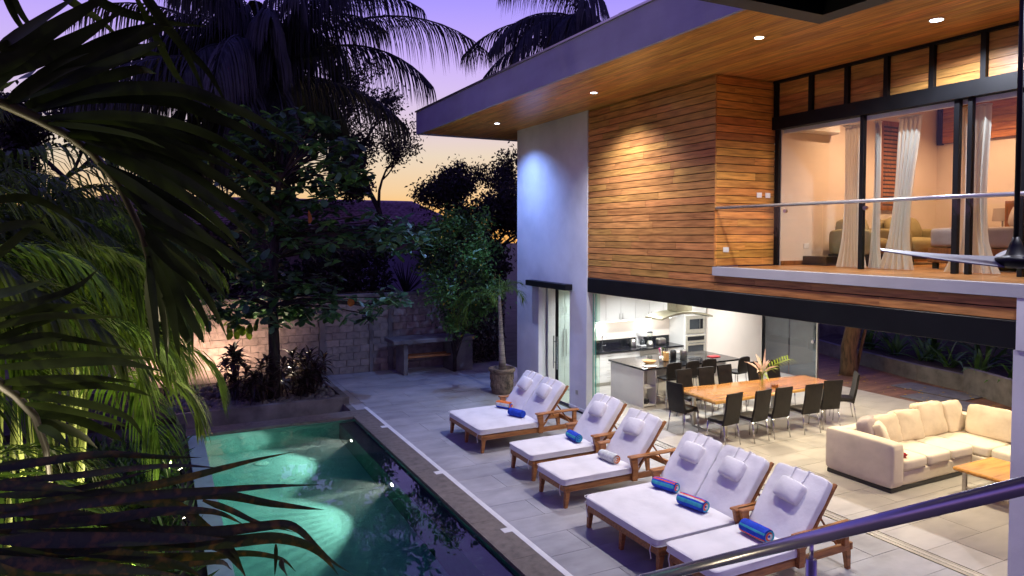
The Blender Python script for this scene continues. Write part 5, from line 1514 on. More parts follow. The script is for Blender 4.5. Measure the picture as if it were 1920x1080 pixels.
  (0.024, [(-0.3822,2.4616,4.3749),(-0.3643,2.4416,4.3886),(-0.3466,2.4216,4.4023),(-0.3289,2.4017,4.4156),(-0.3111,2.3816,4.4277),(-0.2933,2.3614,4.4386),(-0.2756,2.3413,4.4487),(-0.2574,2.3209,4.4578),(-0.2385,2.3001,4.4660),(-0.2183,2.2786,4.4728),(-0.1974,2.2567,4.4786),(-0.1762,2.2346,4.4838),(-0.1554,2.2127,4.4892)]),
  (0.024, [(-0.3773,2.4300,4.3700),(-0.3571,2.4086,4.3793),(-0.3370,2.3873,4.3886),(-0.3173,2.3662,4.3976),(-0.2981,2.3453,4.4062),(-0.2796,2.3247,4.4149),(-0.2615,2.3044,4.4236),(-0.2438,2.2842,4.4315),(-0.2264,2.2642,4.4379),(-0.2094,2.2443,4.4423),(-0.1928,2.2245,4.4453),(-0.1765,2.2048,4.4477),(-0.1603,2.1851,4.4503)]),
  (0.027, [(-0.4134,2.3595,4.3842),(-0.3960,2.3582,4.4018),(-0.3781,2.3567,4.4199),(-0.3608,2.3555,4.4372),(-0.3451,2.3549,4.4524),(-0.3315,2.3554,4.4645),(-0.3196,2.3566,4.4744),(-0.3083,2.3580,4.4834),(-0.2966,2.3593,4.4930)]),
  (0.027, [(-0.4169,2.3797,4.3875),(-0.4060,2.4365,4.4090),(-0.3931,2.4924,4.4313),(-0.3803,2.5483,4.4537),(-0.3698,2.6054,4.4755),(-0.3635,2.6645,4.4960),(-0.3601,2.7251,4.5157),(-0.3577,2.7861,4.5352),(-0.3539,2.8466,4.5552)]),
  (0.022, [(-0.2811,2.4682,4.3267),(-0.2536,2.4965,4.3339),(-0.2246,2.5241,4.3414),(-0.1950,2.5513,4.3483),(-0.1653,2.5785,4.3534),(-0.1357,2.6056,4.3562),(-0.1059,2.6325,4.3573),(-0.0761,2.6594,4.3569),(-0.0464,2.6862,4.3550),(-0.0172,2.7132,4.3514),(0.0115,2.7404,4.3458),(0.0406,2.7674,4.3393),(0.0709,2.7938,4.3328)]),
  (0.022, [(-0.2785,2.4447,4.3236),(-0.2461,2.4184,4.3187),(-0.2138,2.3921,4.3139),(-0.1822,2.3661,4.3089),(-0.1520,2.3409,4.3032),(-0.1228,2.3161,4.2967),(-0.0945,2.2917,4.2898),(-0.0679,2.2683,4.2824),(-0.0441,2.2462,4.2745),(-0.0241,2.2259,4.2660),(-0.0069,2.2071,4.2569),(0.0090,2.1890,4.2476),(0.0253,2.1706,4.2385)]),
 ]),
 ('frond_dark', [(-0.877, 2.460, 3.890), (-0.648, 2.536, 4.476), (-0.407, 2.596, 4.800), (-0.207, 2.665, 4.857), (-0.042, 2.750, 4.860)], [
  (0.032, [(-0.0503,2.7652,4.8634),(-0.0295,2.7408,4.8258),(-0.0086,2.7164,4.7881),(0.0117,2.6924,4.7516),(0.0305,2.6692,4.7179),(0.0474,2.6472,4.6893),(0.0629,2.6260,4.6644),(0.0779,2.6051,4.6386),(0.0931,2.5838,4.6072),(0.1087,2.5620,4.5681),(0.1244,2.5400,4.5241),(0.1400,2.5179,4.4785),(0.1553,2.4961,4.4343)]),
  (0.027, [(-0.0383,2.7132,4.8454),(-0.0099,2.7058,4.7996),(0.0190,2.6981,4.7523),(0.0473,2.6907,4.7071),(0.0741,2.6844,4.6681),(0.0989,2.6794,4.6387),(0.1224,2.6754,4.6162),(0.1447,2.6721,4.5949),(0.1659,2.6692,4.5693),(0.1856,2.6667,4.5375),(0.2037,2.6650,4.5026),(0.2214,2.6634,4.4662),(0.2394,2.6616,4.4302)]),
  (0.027, [(-0.0748,2.7792,4.8730),(-0.0417,2.7539,4.7928),(-0.0074,2.7278,4.7096),(0.0242,2.7034,4.6335),(0.0495,2.6829,4.5744),(0.0657,2.6680,4.5412),(0.0756,2.6571,4.5262),(0.0833,2.6475,4.5152),(0.0930,2.6364,4.4939),(0.1059,2.6232,4.4581),(0.1196,2.6092,4.4155),(0.1335,2.5950,4.3703),(0.1473,2.5810,4.3267)]),
  (0.031, [(-0.2776,2.6487,4.8401),(-0.2440,2.6655,4.8205),(-0.2094,2.6817,4.7989),(-0.1737,2.6975,4.7786),(-0.1369,2.7128,4.7630),(-0.0985,2.7276,4.7537),(-0.0588,2.7419,4.7491),(-0.0185,2.7561,4.7475),(0.0217,2.7704,4.7474),(0.0610,2.7852,4.7495),(0.1000,2.8002,4.7543),(0.1394,2.8151,4.7602),(0.1801,2.8294,4.7655)]),
  (0.026, [(-0.3187,2.5299,4.7965),(-0.2990,2.5592,4.7842),(-0.2783,2.5879,4.7705),(-0.2572,2.6164,4.7570),(-0.2363,2.6451,4.7456),(-0.2159,2.6742,4.7380),(-0.1957,2.7035,4.7331),(-0.1757,2.7329,4.7283),(-0.1561,2.7624,4.7211),(-0.1372,2.7921,4.7103),(-0.1190,2.8221,4.6974),(-0.1008,2.8521,4.6833),(-0.0817,2.8816,4.6687)]),
  (0.021, [(-0.4150,2.6450,4.8155),(-0.4077,2.6475,4.7937),(-0.4003,2.6500,4.7713),(-0.3927,2.6525,4.7496),(-0.3851,2.6549,4.7296),(-0.3774,2.6575,4.7119),(-0.3699,2.6602,4.6957),(-0.3618,2.6626,4.6808),(-0.3525,2.6645,4.6665),(-0.3417,2.6656,4.6532),(-0.3298,2.6663,4.6411),(-0.3173,2.6666,4.6293),(-0.3050,2.6670,4.6172)]),
  (0.021, [(-0.4066,2.5910,4.7989),(-0.4045,2.6043,4.7785),(-0.4025,2.6176,4.7574),(-0.4001,2.6307,4.7368),(-0.3965,2.6432,4.7178),(-0.3915,2.6551,4.7003),(-0.3855,2.6666,4.6840),(-0.3787,2.6777,4.6693),(-0.3713,2.6885,4.6567),(-0.3631,2.6991,4.6473),(-0.3541,2.7094,4.6404),(-0.3447,2.7196,4.6345),(-0.3352,2.7296,4.6280)]),
 ]),
 ('frond_mid', [(-0.877, 2.460, 3.890), (-0.642, 2.450, 3.826), (-0.461, 2.462, 3.619), (-0.428, 2.555, 3.552), (-0.410, 2.656, 3.499), (-0.369, 2.743, 3.404), (-0.352, 2.842, 3.268), (-0.354, 2.949, 3.123)], [
  (0.039, [(-0.4480,2.4791,3.7927),(-0.4157,2.4916,3.7875),(-0.3820,2.5033,3.7820),(-0.3482,2.5150,3.7770),(-0.3156,2.5275,3.7740),(-0.2853,2.5412,3.7736),(-0.2564,2.5557,3.7752),(-0.2277,2.5703,3.7776),(-0.1978,2.5843,3.7798)]),
  (0.023, [(-0.4472,2.4665,3.7278),(-0.4130,2.4702,3.7354),(-0.3775,2.4733,3.7438),(-0.3425,2.4767,3.7512),(-0.3103,2.4813,3.7558),(-0.2826,2.4880,3.7564),(-0.2580,2.4962,3.7540),(-0.2338,2.5045,3.7504),(-0.2070,2.5116,3.7471),(-0.1768,2.5169,3.7447),(-0.1447,2.5213,3.7421),(-0.1114,2.5250,3.7394),(-0.0778,2.5286,3.7368)]),
  (0.022, [(-0.4424,2.5051,3.6853),(-0.4155,2.5135,3.6959),(-0.3872,2.5213,3.7073),(-0.3598,2.5294,3.7180),(-0.3356,2.5392,3.7267),(-0.3162,2.5512,3.7324),(-0.3002,2.5649,3.7360),(-0.2855,2.5791,3.7387),(-0.2696,2.5928,3.7419)]),
  (0.021, [(-0.4451,2.4493,3.6840),(-0.4102,2.4516,3.6889),(-0.3734,2.4529,3.6945),(-0.3383,2.4551,3.6992),(-0.3088,2.4600,3.7011),(-0.2879,2.4691,3.6994),(-0.2731,2.4812,3.6949),(-0.2601,2.4941,3.6890),(-0.2440,2.5055,3.6828),(-0.2232,2.5145,3.6763),(-0.2001,2.5223,3.6690),(-0.1767,2.5299,3.6614),(-0.1549,2.5383,3.6538),(-0.1354,2.5479,3.6464),(-0.1173,2.5582,3.6389),(-0.0996,2.5687,3.6313),(-0.0812,2.5788,3.6236)]),
  (0.024, [(-0.4413,2.4245,3.6570),(-0.4035,2.4100,3.6668),(-0.3641,2.3947,3.6771),(-0.3274,2.3808,3.6865),(-0.2979,2.3705,3.6937),(-0.2786,2.3652,3.6978),(-0.2666,2.3634,3.6997),(-0.2575,2.3632,3.7006),(-0.2469,2.3621,3.7021)]),
  (0.020, [(-0.4440,2.5082,3.6379),(-0.3928,2.4974,3.6391),(-0.3398,2.4858,3.6407),(-0.2881,2.4749,3.6417),(-0.2411,2.4662,3.6411),(-0.1996,2.4602,3.6383),(-0.1620,2.4562,3.6338),(-0.1278,2.4538,3.6286),(-0.0964,2.4529,3.6236),(-0.0691,2.4541,3.6189),(-0.0459,2.4573,3.6140),(-0.0241,2.4613,3.6090),(-0.0012,2.4647,3.6040)]),
  (0.025, [(-0.4352,2.4547,3.6179),(-0.3904,2.4221,3.6228),(-0.3456,2.3896,3.6277),(-0.3021,2.3576,3.6324),(-0.2611,2.3270,3.6368),(-0.2220,2.2973,3.6411),(-0.1843,2.2683,3.6453),(-0.1500,2.2410,3.6487),(-0.1208,2.2162,3.6507),(-0.0984,2.1948,3.6509),(-0.0813,2.1761,3.6497),(-0.0667,2.1585,3.6477),(-0.0516,2.1408,3.6456),(-0.0359,2.1227,3.6434),(-0.0208,2.1049,3.6407),(-0.0061,2.0873,3.6379),(0.0086,2.0697,3.6353)]),
  (0.028, [(-0.4263,2.5449,3.5568),(-0.4025,2.5513,3.5554),(-0.3788,2.5577,3.5540),(-0.3536,2.5634,3.5526),(-0.3251,2.5674,3.5510),(-0.2912,2.5686,3.5495),(-0.2533,2.5678,3.5480),(-0.2147,2.5667,3.5459),(-0.1792,2.5670,3.5424),(-0.1482,2.5696,3.5369),(-0.1197,2.5734,3.5299),(-0.0920,2.5775,3.5222),(-0.0633,2.5812,3.5148)]),
  (0.028, [(-0.4096,2.6031,3.5276),(-0.3810,2.6039,3.5253),(-0.3519,2.6044,3.5231),(-0.3227,2.6049,3.5209),(-0.2939,2.6056,3.5189),(-0.2656,2.6066,3.5175),(-0.2375,2.6077,3.5166),(-0.2098,2.6090,3.5152),(-0.1826,2.6105,3.5121),(-0.1550,2.6116,3.5068),(-0.1271,2.6126,3.5000),(-0.1010,2.6144,3.4922),(-0.0786,2.6181,3.4844),(-0.0615,2.6245,3.4764),(-0.0484,2.6329,3.4679),(-0.0369,2.6421,3.4592),(-0.0244,2.6508,3.4505)]),
  (0.025, [(-0.4005,2.6657,3.4922),(-0.3737,2.6441,3.4918),(-0.3475,2.6228,3.4917),(-0.3206,2.6012,3.4910),(-0.2915,2.5783,3.4887),(-0.2581,2.5532,3.4845),(-0.2217,2.5265,3.4789),(-0.1864,2.5004,3.4725),(-0.1562,2.4768,3.4658),(-0.1320,2.4562,3.4594),(-0.1117,2.4377,3.4528),(-0.0945,2.4206,3.4452),(-0.0795,2.4046,3.4356),(-0.0674,2.3900,3.4232),(-0.0584,2.3769,3.4088),(-0.0507,2.3643,3.3937),(-0.0424,2.3515,3.3791)]),
  (0.021, [(-0.3813,2.6543,3.4653),(-0.3575,2.6541,3.4589),(-0.3339,2.6540,3.4527),(-0.3091,2.6533,3.4460),(-0.2816,2.6512,3.4377),(-0.2485,2.6461,3.4270),(-0.2113,2.6388,3.4145),(-0.1756,2.6323,3.4017),(-0.1469,2.6294,3.3901),(-0.1284,2.6317,3.3802),(-0.1168,2.6376,3.3712),(-0.1079,2.6449,3.3625),(-0.0975,2.6513,3.3536)]),
  (0.033, [(-0.3794,2.7692,3.4116),(-0.3529,2.7613,3.4068),(-0.3265,2.7535,3.4025),(-0.2996,2.7454,3.3970),(-0.2717,2.7366,3.3886),(-0.2406,2.7261,3.3753),(-0.2072,2.7142,3.3586),(-0.1759,2.7034,3.3416),(-0.1515,2.6961,3.3275),(-0.1366,2.6939,3.3176),(-0.1284,2.6952,3.3100),(-0.1229,2.6979,3.3034),(-0.1160,2.6999,3.2963)]),
  (0.031, [(-0.3693,2.7660,3.3844),(-0.3529,2.7846,3.3723),(-0.3358,2.8028,3.3603),(-0.3189,2.8211,3.3478),(-0.3029,2.8399,3.3345),(-0.2882,2.8592,3.3203),(-0.2743,2.8789,3.3054),(-0.2612,2.8990,3.2896),(-0.2490,2.9195,3.2732),(-0.2382,2.9407,3.2557),(-0.2286,2.9624,3.2372),(-0.2194,2.9843,3.2182),(-0.2096,3.0060,3.1991)]),
  (0.028, [(-0.3495,2.6791,3.3837),(-0.3355,2.6560,3.3808),(-0.3216,2.6329,3.3782),(-0.3079,2.6099,3.3752),(-0.2948,2.5871,3.3708),(-0.2824,2.5646,3.3645),(-0.2705,2.5423,3.3569),(-0.2588,2.5201,3.3490),(-0.2472,2.4980,3.3414)]),
  (0.032, [(-0.4621,2.4908,3.8154),(-0.4499,2.5446,3.8161),(-0.4367,2.5980,3.8168),(-0.4218,2.6505,3.8183),(-0.4044,2.7019,3.8214),(-0.3839,2.7517,3.8268),(-0.3608,2.8003,3.8340),(-0.3357,2.8479,3.8423),(-0.3093,2.8949,3.8509)]),
  (0.024, [(-0.4533,2.4363,3.7591),(-0.4211,2.4320,3.7692),(-0.3881,2.4272,3.7794),(-0.3556,2.4227,3.7897),(-0.3249,2.4192,3.8002),(-0.2959,2.4164,3.8104),(-0.2681,2.4143,3.8205),(-0.2422,2.4132,3.8311),(-0.2188,2.4134,3.8432),(-0.1991,2.4155,3.8570),(-0.1825,2.4193,3.8723),(-0.1670,2.4237,3.8882),(-0.1507,2.4277,3.9040)]),
  (0.023, [(-0.4228,2.3533,3.9127),(-0.4002,2.3486,3.9350),(-0.3771,2.3437,3.9579),(-0.3546,2.3391,3.9801),(-0.3341,2.3354,4.0000),(-0.3164,2.3330,4.0168),(-0.3007,2.3316,4.0314),(-0.2858,2.3305,4.0452),(-0.2704,2.3291,4.0595)]),
  (0.023, [(-0.4292,2.3344,4.0000),(-0.3970,2.3238,4.0096),(-0.3641,2.3128,4.0208),(-0.3322,2.3022,4.0289),(-0.3034,2.2929,4.0290),(-0.2788,2.2853,4.0181),(-0.2573,2.2789,3.9991),(-0.2370,2.2729,3.9768),(-0.2160,2.2666,3.9560)]),
  (0.022, [(-0.4278,2.3379,4.0863),(-0.4019,2.3444,4.0921),(-0.3751,2.3504,4.0989),(-0.3485,2.3565,4.1039),(-0.3235,2.3633,4.1044),(-0.3008,2.3709,4.0989),(-0.2796,2.3791,4.0891),(-0.2593,2.3877,4.0763),(-0.2393,2.3963,4.0617),(-0.2198,2.4052,4.0450),(-0.2011,2.4143,4.0255),(-0.1825,2.4233,4.0047),(-0.1633,2.4322,3.9840)]),
 ]),
 ('leaf_spot', [(-0.710, 1.975, 3.713), (-0.625, 2.008, 3.512), (-0.494, 2.020, 3.366), (-0.393, 2.050, 3.304), (-0.291, 2.081, 3.253)], [
  (0.019, [(-0.3746,2.0241,3.4399),(-0.3380,2.0111,3.4452),(-0.3008,1.9978,3.4507),(-0.2643,1.9849,3.4560),(-0.2304,1.9732,3.4602),(-0.2000,1.9633,3.4636),(-0.1721,1.9546,3.4663),(-0.1452,1.9463,3.4680),(-0.1176,1.9377,3.4682),(-0.0885,1.9282,3.4665),(-0.0588,1.9183,3.4630),(-0.0298,1.9088,3.4590),(-0.0026,1.9002,3.4557),(0.0220,1.8930,3.4535),(0.0447,1.8868,3.4517),(0.0667,1.8809,3.4501),(0.0893,1.8747,3.4484)]),
  (0.015, [(-0.3857,2.0809,3.3966),(-0.3351,2.0461,3.4034),(-0.2838,2.0110,3.4102),(-0.2353,1.9773,3.4170),(-0.1928,1.9466,3.4238),(-0.1585,1.9201,3.4309),(-0.1301,1.8966,3.4381),(-0.1042,1.8744,3.4451),(-0.0775,1.8517,3.4515),(-0.0489,1.8281,3.4574),(-0.0204,1.8044,3.4628),(0.0072,1.7812,3.4676),(0.0332,1.7588,3.4713),(0.0570,1.7374,3.4736),(0.0792,1.7168,3.4747),(0.1006,1.6966,3.4754),(0.1221,1.6764,3.4764)]),
  (0.022, [(-0.3823,2.0537,3.3308),(-0.3362,2.0441,3.3358),(-0.2883,2.0337,3.3413),(-0.2420,2.0240,3.3462),(-0.2008,2.0169,3.3497),(-0.1673,2.0135,3.3507),(-0.1391,2.0128,3.3500),(-0.1129,2.0131,3.3490),(-0.0852,2.0126,3.3491),(-0.0547,2.0108,3.3508),(-0.0235,2.0087,3.3532),(0.0074,2.0067,3.3561),(0.0373,2.0053,3.3592),(0.0660,2.0045,3.3627),(0.0939,2.0041,3.3666),(0.1207,2.0043,3.3704),(0.1460,2.0052,3.3737),(0.1689,2.0073,3.3760),(0.1899,2.0103,3.3778),(0.2105,2.0135,3.3793),(0.2326,2.0160,3.3809),(0.2568,2.0174,3.3827),(0.2822,2.0182,3.3844),(0.3081,2.0187,3.3861),(0.3342,2.0192,3.3879)]),
  (0.022, [(-0.3766,2.0216,3.3285),(-0.3297,1.9972,3.3369),(-0.2822,1.9726,3.3455),(-0.2359,1.9485,3.3538),(-0.1921,1.9257,3.3613),(-0.1519,1.9046,3.3679),(-0.1144,1.8849,3.3738),(-0.0779,1.8657,3.3791),(-0.0410,1.8463,3.3839),(-0.0027,1.8261,3.3881),(0.0361,1.8056,3.3915),(0.0736,1.7858,3.3947),(0.1082,1.7674,3.3977),(0.1388,1.7511,3.4008),(0.1666,1.7362,3.4039),(0.1931,1.7220,3.4066),(0.2199,1.7075,3.4089),(0.2473,1.6927,3.4106),(0.2746,1.6781,3.4118),(0.3017,1.6634,3.4128),(0.3288,1.6488,3.4139)]),
  (0.025, [(-0.3441,2.1433,3.2943),(-0.2881,2.1149,3.3015),(-0.2312,2.0860,3.3089),(-0.1761,2.0580,3.3159),(-0.1256,2.0323,3.3219),(-0.0798,2.0090,3.3266),(-0.0377,1.9874,3.3304),(0.0009,1.9677,3.3334),(0.0356,1.9498,3.3359),(0.0652,1.9346,3.3379),(0.0902,1.9216,3.3395),(0.1133,1.9096,3.3401),(0.1372,1.8972,3.3390),(0.1629,1.8836,3.3354),(0.1889,1.8699,3.3299),(0.2140,1.8566,3.3239),(0.2370,1.8444,3.3191),(0.2573,1.8337,3.3157),(0.2757,1.8239,3.3131),(0.2928,1.8148,3.3108),(0.3091,1.8061,3.3087),(0.3245,1.7979,3.3068),(0.3388,1.7903,3.3053),(0.3527,1.7829,3.3039),(0.3667,1.7754,3.3024)]),
  (0.023, [(-0.0512,1.9275,3.3410),(-0.0294,1.9240,3.3370),(-0.0069,1.9203,3.3335),(0.0148,1.9168,3.3288),(0.0345,1.9143,3.3210),(0.0514,1.9131,3.3089),(0.0661,1.9128,3.2936),(0.0801,1.9128,3.2768),(0.0946,1.9125,3.2602),(0.1106,1.9116,3.2443),(0.1271,1.9103,3.2283),(0.1428,1.9094,3.2116),(0.1565,1.9096,3.1937),(0.1671,1.9112,3.1740),(0.1756,1.9138,3.1531),(0.1832,1.9168,3.1315),(0.1913,1.9196,3.1101)]),
  (0.024, [(-0.3743,2.0625,3.2920),(-0.3178,2.0278,3.2977),(-0.2607,1.9929,3.3033),(-0.2060,1.9591,3.3090),(-0.1564,1.9280,3.3154),(-0.1129,1.9000,3.3230),(-0.0738,1.8743,3.3315),(-0.0381,1.8503,3.3396),(-0.0046,1.8273,3.3458),(0.0271,1.8051,3.3502),(0.0564,1.7842,3.3534),(0.0830,1.7645,3.3550),(0.1062,1.7465,3.3546),(0.1250,1.7306,3.3515),(0.1400,1.7165,3.3461),(0.1535,1.7032,3.3398),(0.1676,1.6895,3.3341)]),
  (0.014, [(0.0899,1.8710,3.3424),(0.1058,1.8674,3.3347),(0.1217,1.8636,3.3270),(0.1377,1.8599,3.3191),(0.1534,1.8563,3.3108),(0.1682,1.8531,3.3016),(0.1824,1.8502,3.2920),(0.1974,1.8469,3.2823),(0.2144,1.8426,3.2732),(0.2344,1.8368,3.2649),(0.2565,1.8300,3.2572),(0.2795,1.8227,3.2496),(0.3021,1.8156,3.2418)]),
  (0.025, [(-0.3774,2.0787,3.2773),(-0.3340,2.0600,3.2741),(-0.2907,2.0414,3.2707),(-0.2466,2.0225,3.2676),(-0.2012,2.0029,3.2654),(-0.1519,1.9813,3.2644),(-0.0999,1.9585,3.2643),(-0.0496,1.9365,3.2644),(-0.0057,1.9177,3.2640),(0.0300,1.9031,3.2627),(0.0599,1.8914,3.2608),(0.0867,1.8812,3.2593),(0.1131,1.8714,3.2587),(0.1395,1.8615,3.2596),(0.1648,1.8523,3.2616),(0.1883,1.8440,3.2638),(0.2098,1.8367,3.2654),(0.2290,1.8305,3.2667),(0.2463,1.8253,3.2679),(0.2616,1.8211,3.2683),(0.2753,1.8176,3.2669),(0.2865,1.8153,3.2636),(0.2956,1.8140,3.2589),(0.3037,1.8132,3.2528),(0.3121,1.8121,3.2454),(0.3210,1.8108,3.2364),(0.3298,1.8094,3.2258),(0.3386,1.8080,3.2145),(0.3479,1.8063,3.2031),(0.3575,1.8045,3.1916),(0.3673,1.8026,3.1798),(0.3776,1.8004,3.1679),(0.3890,1.7976,3.1562),(0.4019,1.7942,3.1448),(0.4158,1.7902,3.1337),(0.4302,1.7859,3.1226),(0.4444,1.7818,3.1114)]),
  (0.030, [(-0.3223,2.1342,3.1997),(-0.2627,2.1021,3.2022),(-0.2027,2.0698,3.2048),(-0.1438,2.0381,3.2073),(-0.0875,2.0076,3.2096),(-0.0328,1.9780,3.2113),(0.0206,1.9491,3.2127),(0.0704,1.9220,3.2143),(0.1142,1.8979,3.2167),(0.1515,1.8772,3.2206),(0.1834,1.8592,3.2256),(0.2107,1.8436,3.2302),(0.2340,1.8300,3.2332),(0.2521,1.8189,3.2342),(0.2652,1.8103,3.2340),(0.2758,1.8029,3.2327),(0.2868,1.7953,3.2309),(0.2987,1.7873,3.2284),(0.3100,1.7795,3.2253),(0.3207,1.7719,3.2213),(0.3307,1.7647,3.2165),(0.3398,1.7579,3.2108),(0.3482,1.7515,3.2041),(0.3559,1.7453,3.1968),(0.3633,1.7393,3.1891),(0.3701,1.7336,3.1808),(0.3763,1.7281,3.1719),(0.3823,1.7228,3.1628),(0.3884,1.7174,3.1539)]),
  (0.035, [(-0.3673,2.0166,3.2477),(-0.3256,2.0065,3.2435),(-0.2830,1.9959,3.2390),(-0.2405,1.9854,3.2350),(-0.1993,1.9756,3.2322),(-0.1590,1.9664,3.2312),(-0.1193,1.9575,3.2315),(-0.0811,1.9493,3.2320),(-0.0452,1.9423,3.2313),(-0.0115,1.9363,3.2293),(0.0204,1.9313,3.2266),(0.0495,1.9276,3.2229),(0.0748,1.9258,3.2177),(0.0953,1.9264,3.2109),(0.1115,1.9290,3.2028),(0.1252,1.9329,3.1932),(0.1381,1.9371,3.1820),(0.1502,1.9417,3.1686),(0.1607,1.9469,3.1530),(0.1700,1.9527,3.1368),(0.1783,1.9591,3.1215),(0.1852,1.9663,3.1077),(0.1907,1.9742,3.0943),(0.1957,1.9823,3.0812),(0.2010,1.9903,3.0679)]),
  (0.020, [(-0.2748,2.1118,3.1629),(-0.2171,2.0893,3.1626),(-0.1579,2.0660,3.1623),(-0.1004,2.0436,3.1620),(-0.0478,2.0237,3.1613),(-0.0001,2.0062,3.1602),(0.0438,1.9906,3.1587),(0.0834,1.9772,3.1571),(0.1179,1.9665,3.1557),(0.1453,1.9593,3.1551),(0.1666,1.9553,3.1550),(0.1851,1.9526,3.1542),(0.2044,1.9495,3.1517),(0.2256,1.9453,3.1474),(0.2469,1.9410,3.1417),(0.2668,1.9374,3.1347),(0.2837,1.9353,3.1264),(0.2964,1.9352,3.1163),(0.3059,1.9367,3.1047),(0.3142,1.9388,3.0924),(0.3231,1.9405,3.0803)]),
  (0.032, [(-0.3643,2.0039,3.2804),(-0.3102,1.9693,3.2831),(-0.2561,1.9347,3.2858),(-0.2031,1.9007,3.2886),(-0.1523,1.8678,3.2917),(-0.1025,1.8355,3.2953),(-0.0536,1.8035,3.2992),(-0.0083,1.7735,3.3031),(0.0304,1.7468,3.3066),(0.0601,1.7246,3.3097),(0.0832,1.7057,3.3124),(0.1035,1.6883,3.3151),(0.1249,1.6703,3.3178)]),
  (0.032, [(-0.3716,2.0398,3.2326),(-0.3373,2.0188,3.2272),(-0.3032,1.9980,3.2215),(-0.2689,1.9770,3.2164),(-0.2334,1.9556,3.2126),(-0.1958,1.9331,3.2108),(-0.1567,1.9099,3.2103),(-0.1181,1.8870,3.2102),(-0.0823,1.8655,3.2094),(-0.0501,1.8457,3.2074),(-0.0203,1.8272,3.2050),(0.0085,1.8092,3.2025),(0.0376,1.7910,3.2000)]),
  (0.017, [(-0.0681,1.9973,3.1422),(-0.0197,2.0218,3.1286),(0.0333,2.0439,3.1163),(0.0842,2.0670,3.1027),(0.1254,2.0950,3.0855),(0.1511,2.1305,3.0625),(0.1652,2.1717,3.0351),(0.1747,2.2152,3.0058),(0.1870,2.2573,2.9769)]),
  (0.009, [(0.2475,1.7713,3.2403),(0.2477,1.7732,3.2295),(0.2480,1.7750,3.2187),(0.2481,1.7769,3.2079),(0.2481,1.7789,3.1970),(0.2478,1.7810,3.1861),(0.2474,1.7832,3.1752),(0.2468,1.7854,3.1643),(0.2463,1.7876,3.1533)]),
  (0.017, [(0.2655,1.8294,3.1720),(0.2727,1.8579,3.1529),(0.2799,1.8865,3.1337),(0.2872,1.9150,3.1142),(0.2943,1.9435,3.0942),(0.3012,1.9721,3.0735),(0.3080,2.0008,3.0522),(0.3148,2.0295,3.0306),(0.3217,2.0581,3.0089)]),
  (0.024, [(-0.3743,2.0802,3.4279),(-0.3528,2.0774,3.4295),(-0.3313,2.0746,3.4310),(-0.3092,2.0714,3.4326),(-0.2860,2.0677,3.4342),(-0.2612,2.0633,3.4359),(-0.2354,2.0583,3.4375),(-0.2090,2.0529,3.4393),(-0.1825,2.0476,3.4410)]),
  (0.022, [(-0.3601,1.9964,3.4107),(-0.3324,1.9858,3.4098),(-0.3042,1.9750,3.4092),(-0.2766,1.9645,3.4082),(-0.2506,1.9548,3.4062),(-0.2271,1.9462,3.4028),(-0.2052,1.9385,3.3984),(-0.1839,1.9310,3.3936),(-0.1622,1.9234,3.3889)]),
  (0.018, [(-0.3751,2.0766,3.3634),(-0.3400,2.0600,3.3642),(-0.3045,2.0432,3.3646),(-0.2696,2.0267,3.3657),(-0.2365,2.0112,3.3683),(-0.2056,1.9969,3.3729),(-0.1762,1.9835,3.3790),(-0.1479,1.9706,3.3858),(-0.1201,1.9579,3.3929),(-0.0930,1.9457,3.4002),(-0.0668,1.9339,3.4081),(-0.0409,1.9223,3.4161),(-0.0147,1.9105,3.4241)]),
  (0.029, [(-0.3657,2.0213,3.3548),(-0.3279,2.0111,3.3469),(-0.2897,2.0008,3.3391),(-0.2511,1.9902,3.3311),(-0.2121,1.9795,3.3225),(-0.1717,1.9679,3.3130),(-0.1301,1.9558,3.3028),(-0.0896,1.9442,3.2925),(-0.0523,1.9342,3.2828),(-0.0199,1.9268,3.2739),(0.0092,1.9210,3.2655),(0.0371,1.9159,3.2572),(0.0660,1.9102,3.2488)]),
  (0.038, [(-0.3697,2.0255,3.2096),(-0.3233,2.0150,3.1999),(-0.2759,2.0040,3.1901),(-0.2285,1.9930,3.1801),(-0.1823,1.9825,3.1700),(-0.1379,1.9730,3.1594),(-0.0948,1.9641,3.1486),(-0.0518,1.9553,3.1376),(-0.0078,1.9459,3.1266)]),
  (0.033, [(-0.3795,2.0888,3.2605),(-0.3439,2.0666,3.2553),(-0.3084,2.0444,3.2501),(-0.2731,2.0223,3.2451),(-0.2378,2.0003,3.2406),(-0.2025,1.9783,3.2370),(-0.1671,1.9562,3.2341),(-0.1322,1.9344,3.2311),(-0.0983,1.9132,3.2276),(-0.0643,1.8918,3.2233),(-0.0302,1.8703,3.2186),(0.0012,1.8502,3.2136),(0.0274,1.8328,3.2085),(0.0462,1.8191,3.2033),(0.0596,1.8081,3.1980),(0.0709,1.7982,3.1926),(0.0832,1.7878,3.1873)]),
 ]),
]
# ------------------------------------------------------------------ planting
def leaf_prof(u):
    return max(0.03, min(1.0, 0.35 + u * 4) * (1 - u ** 2.4))

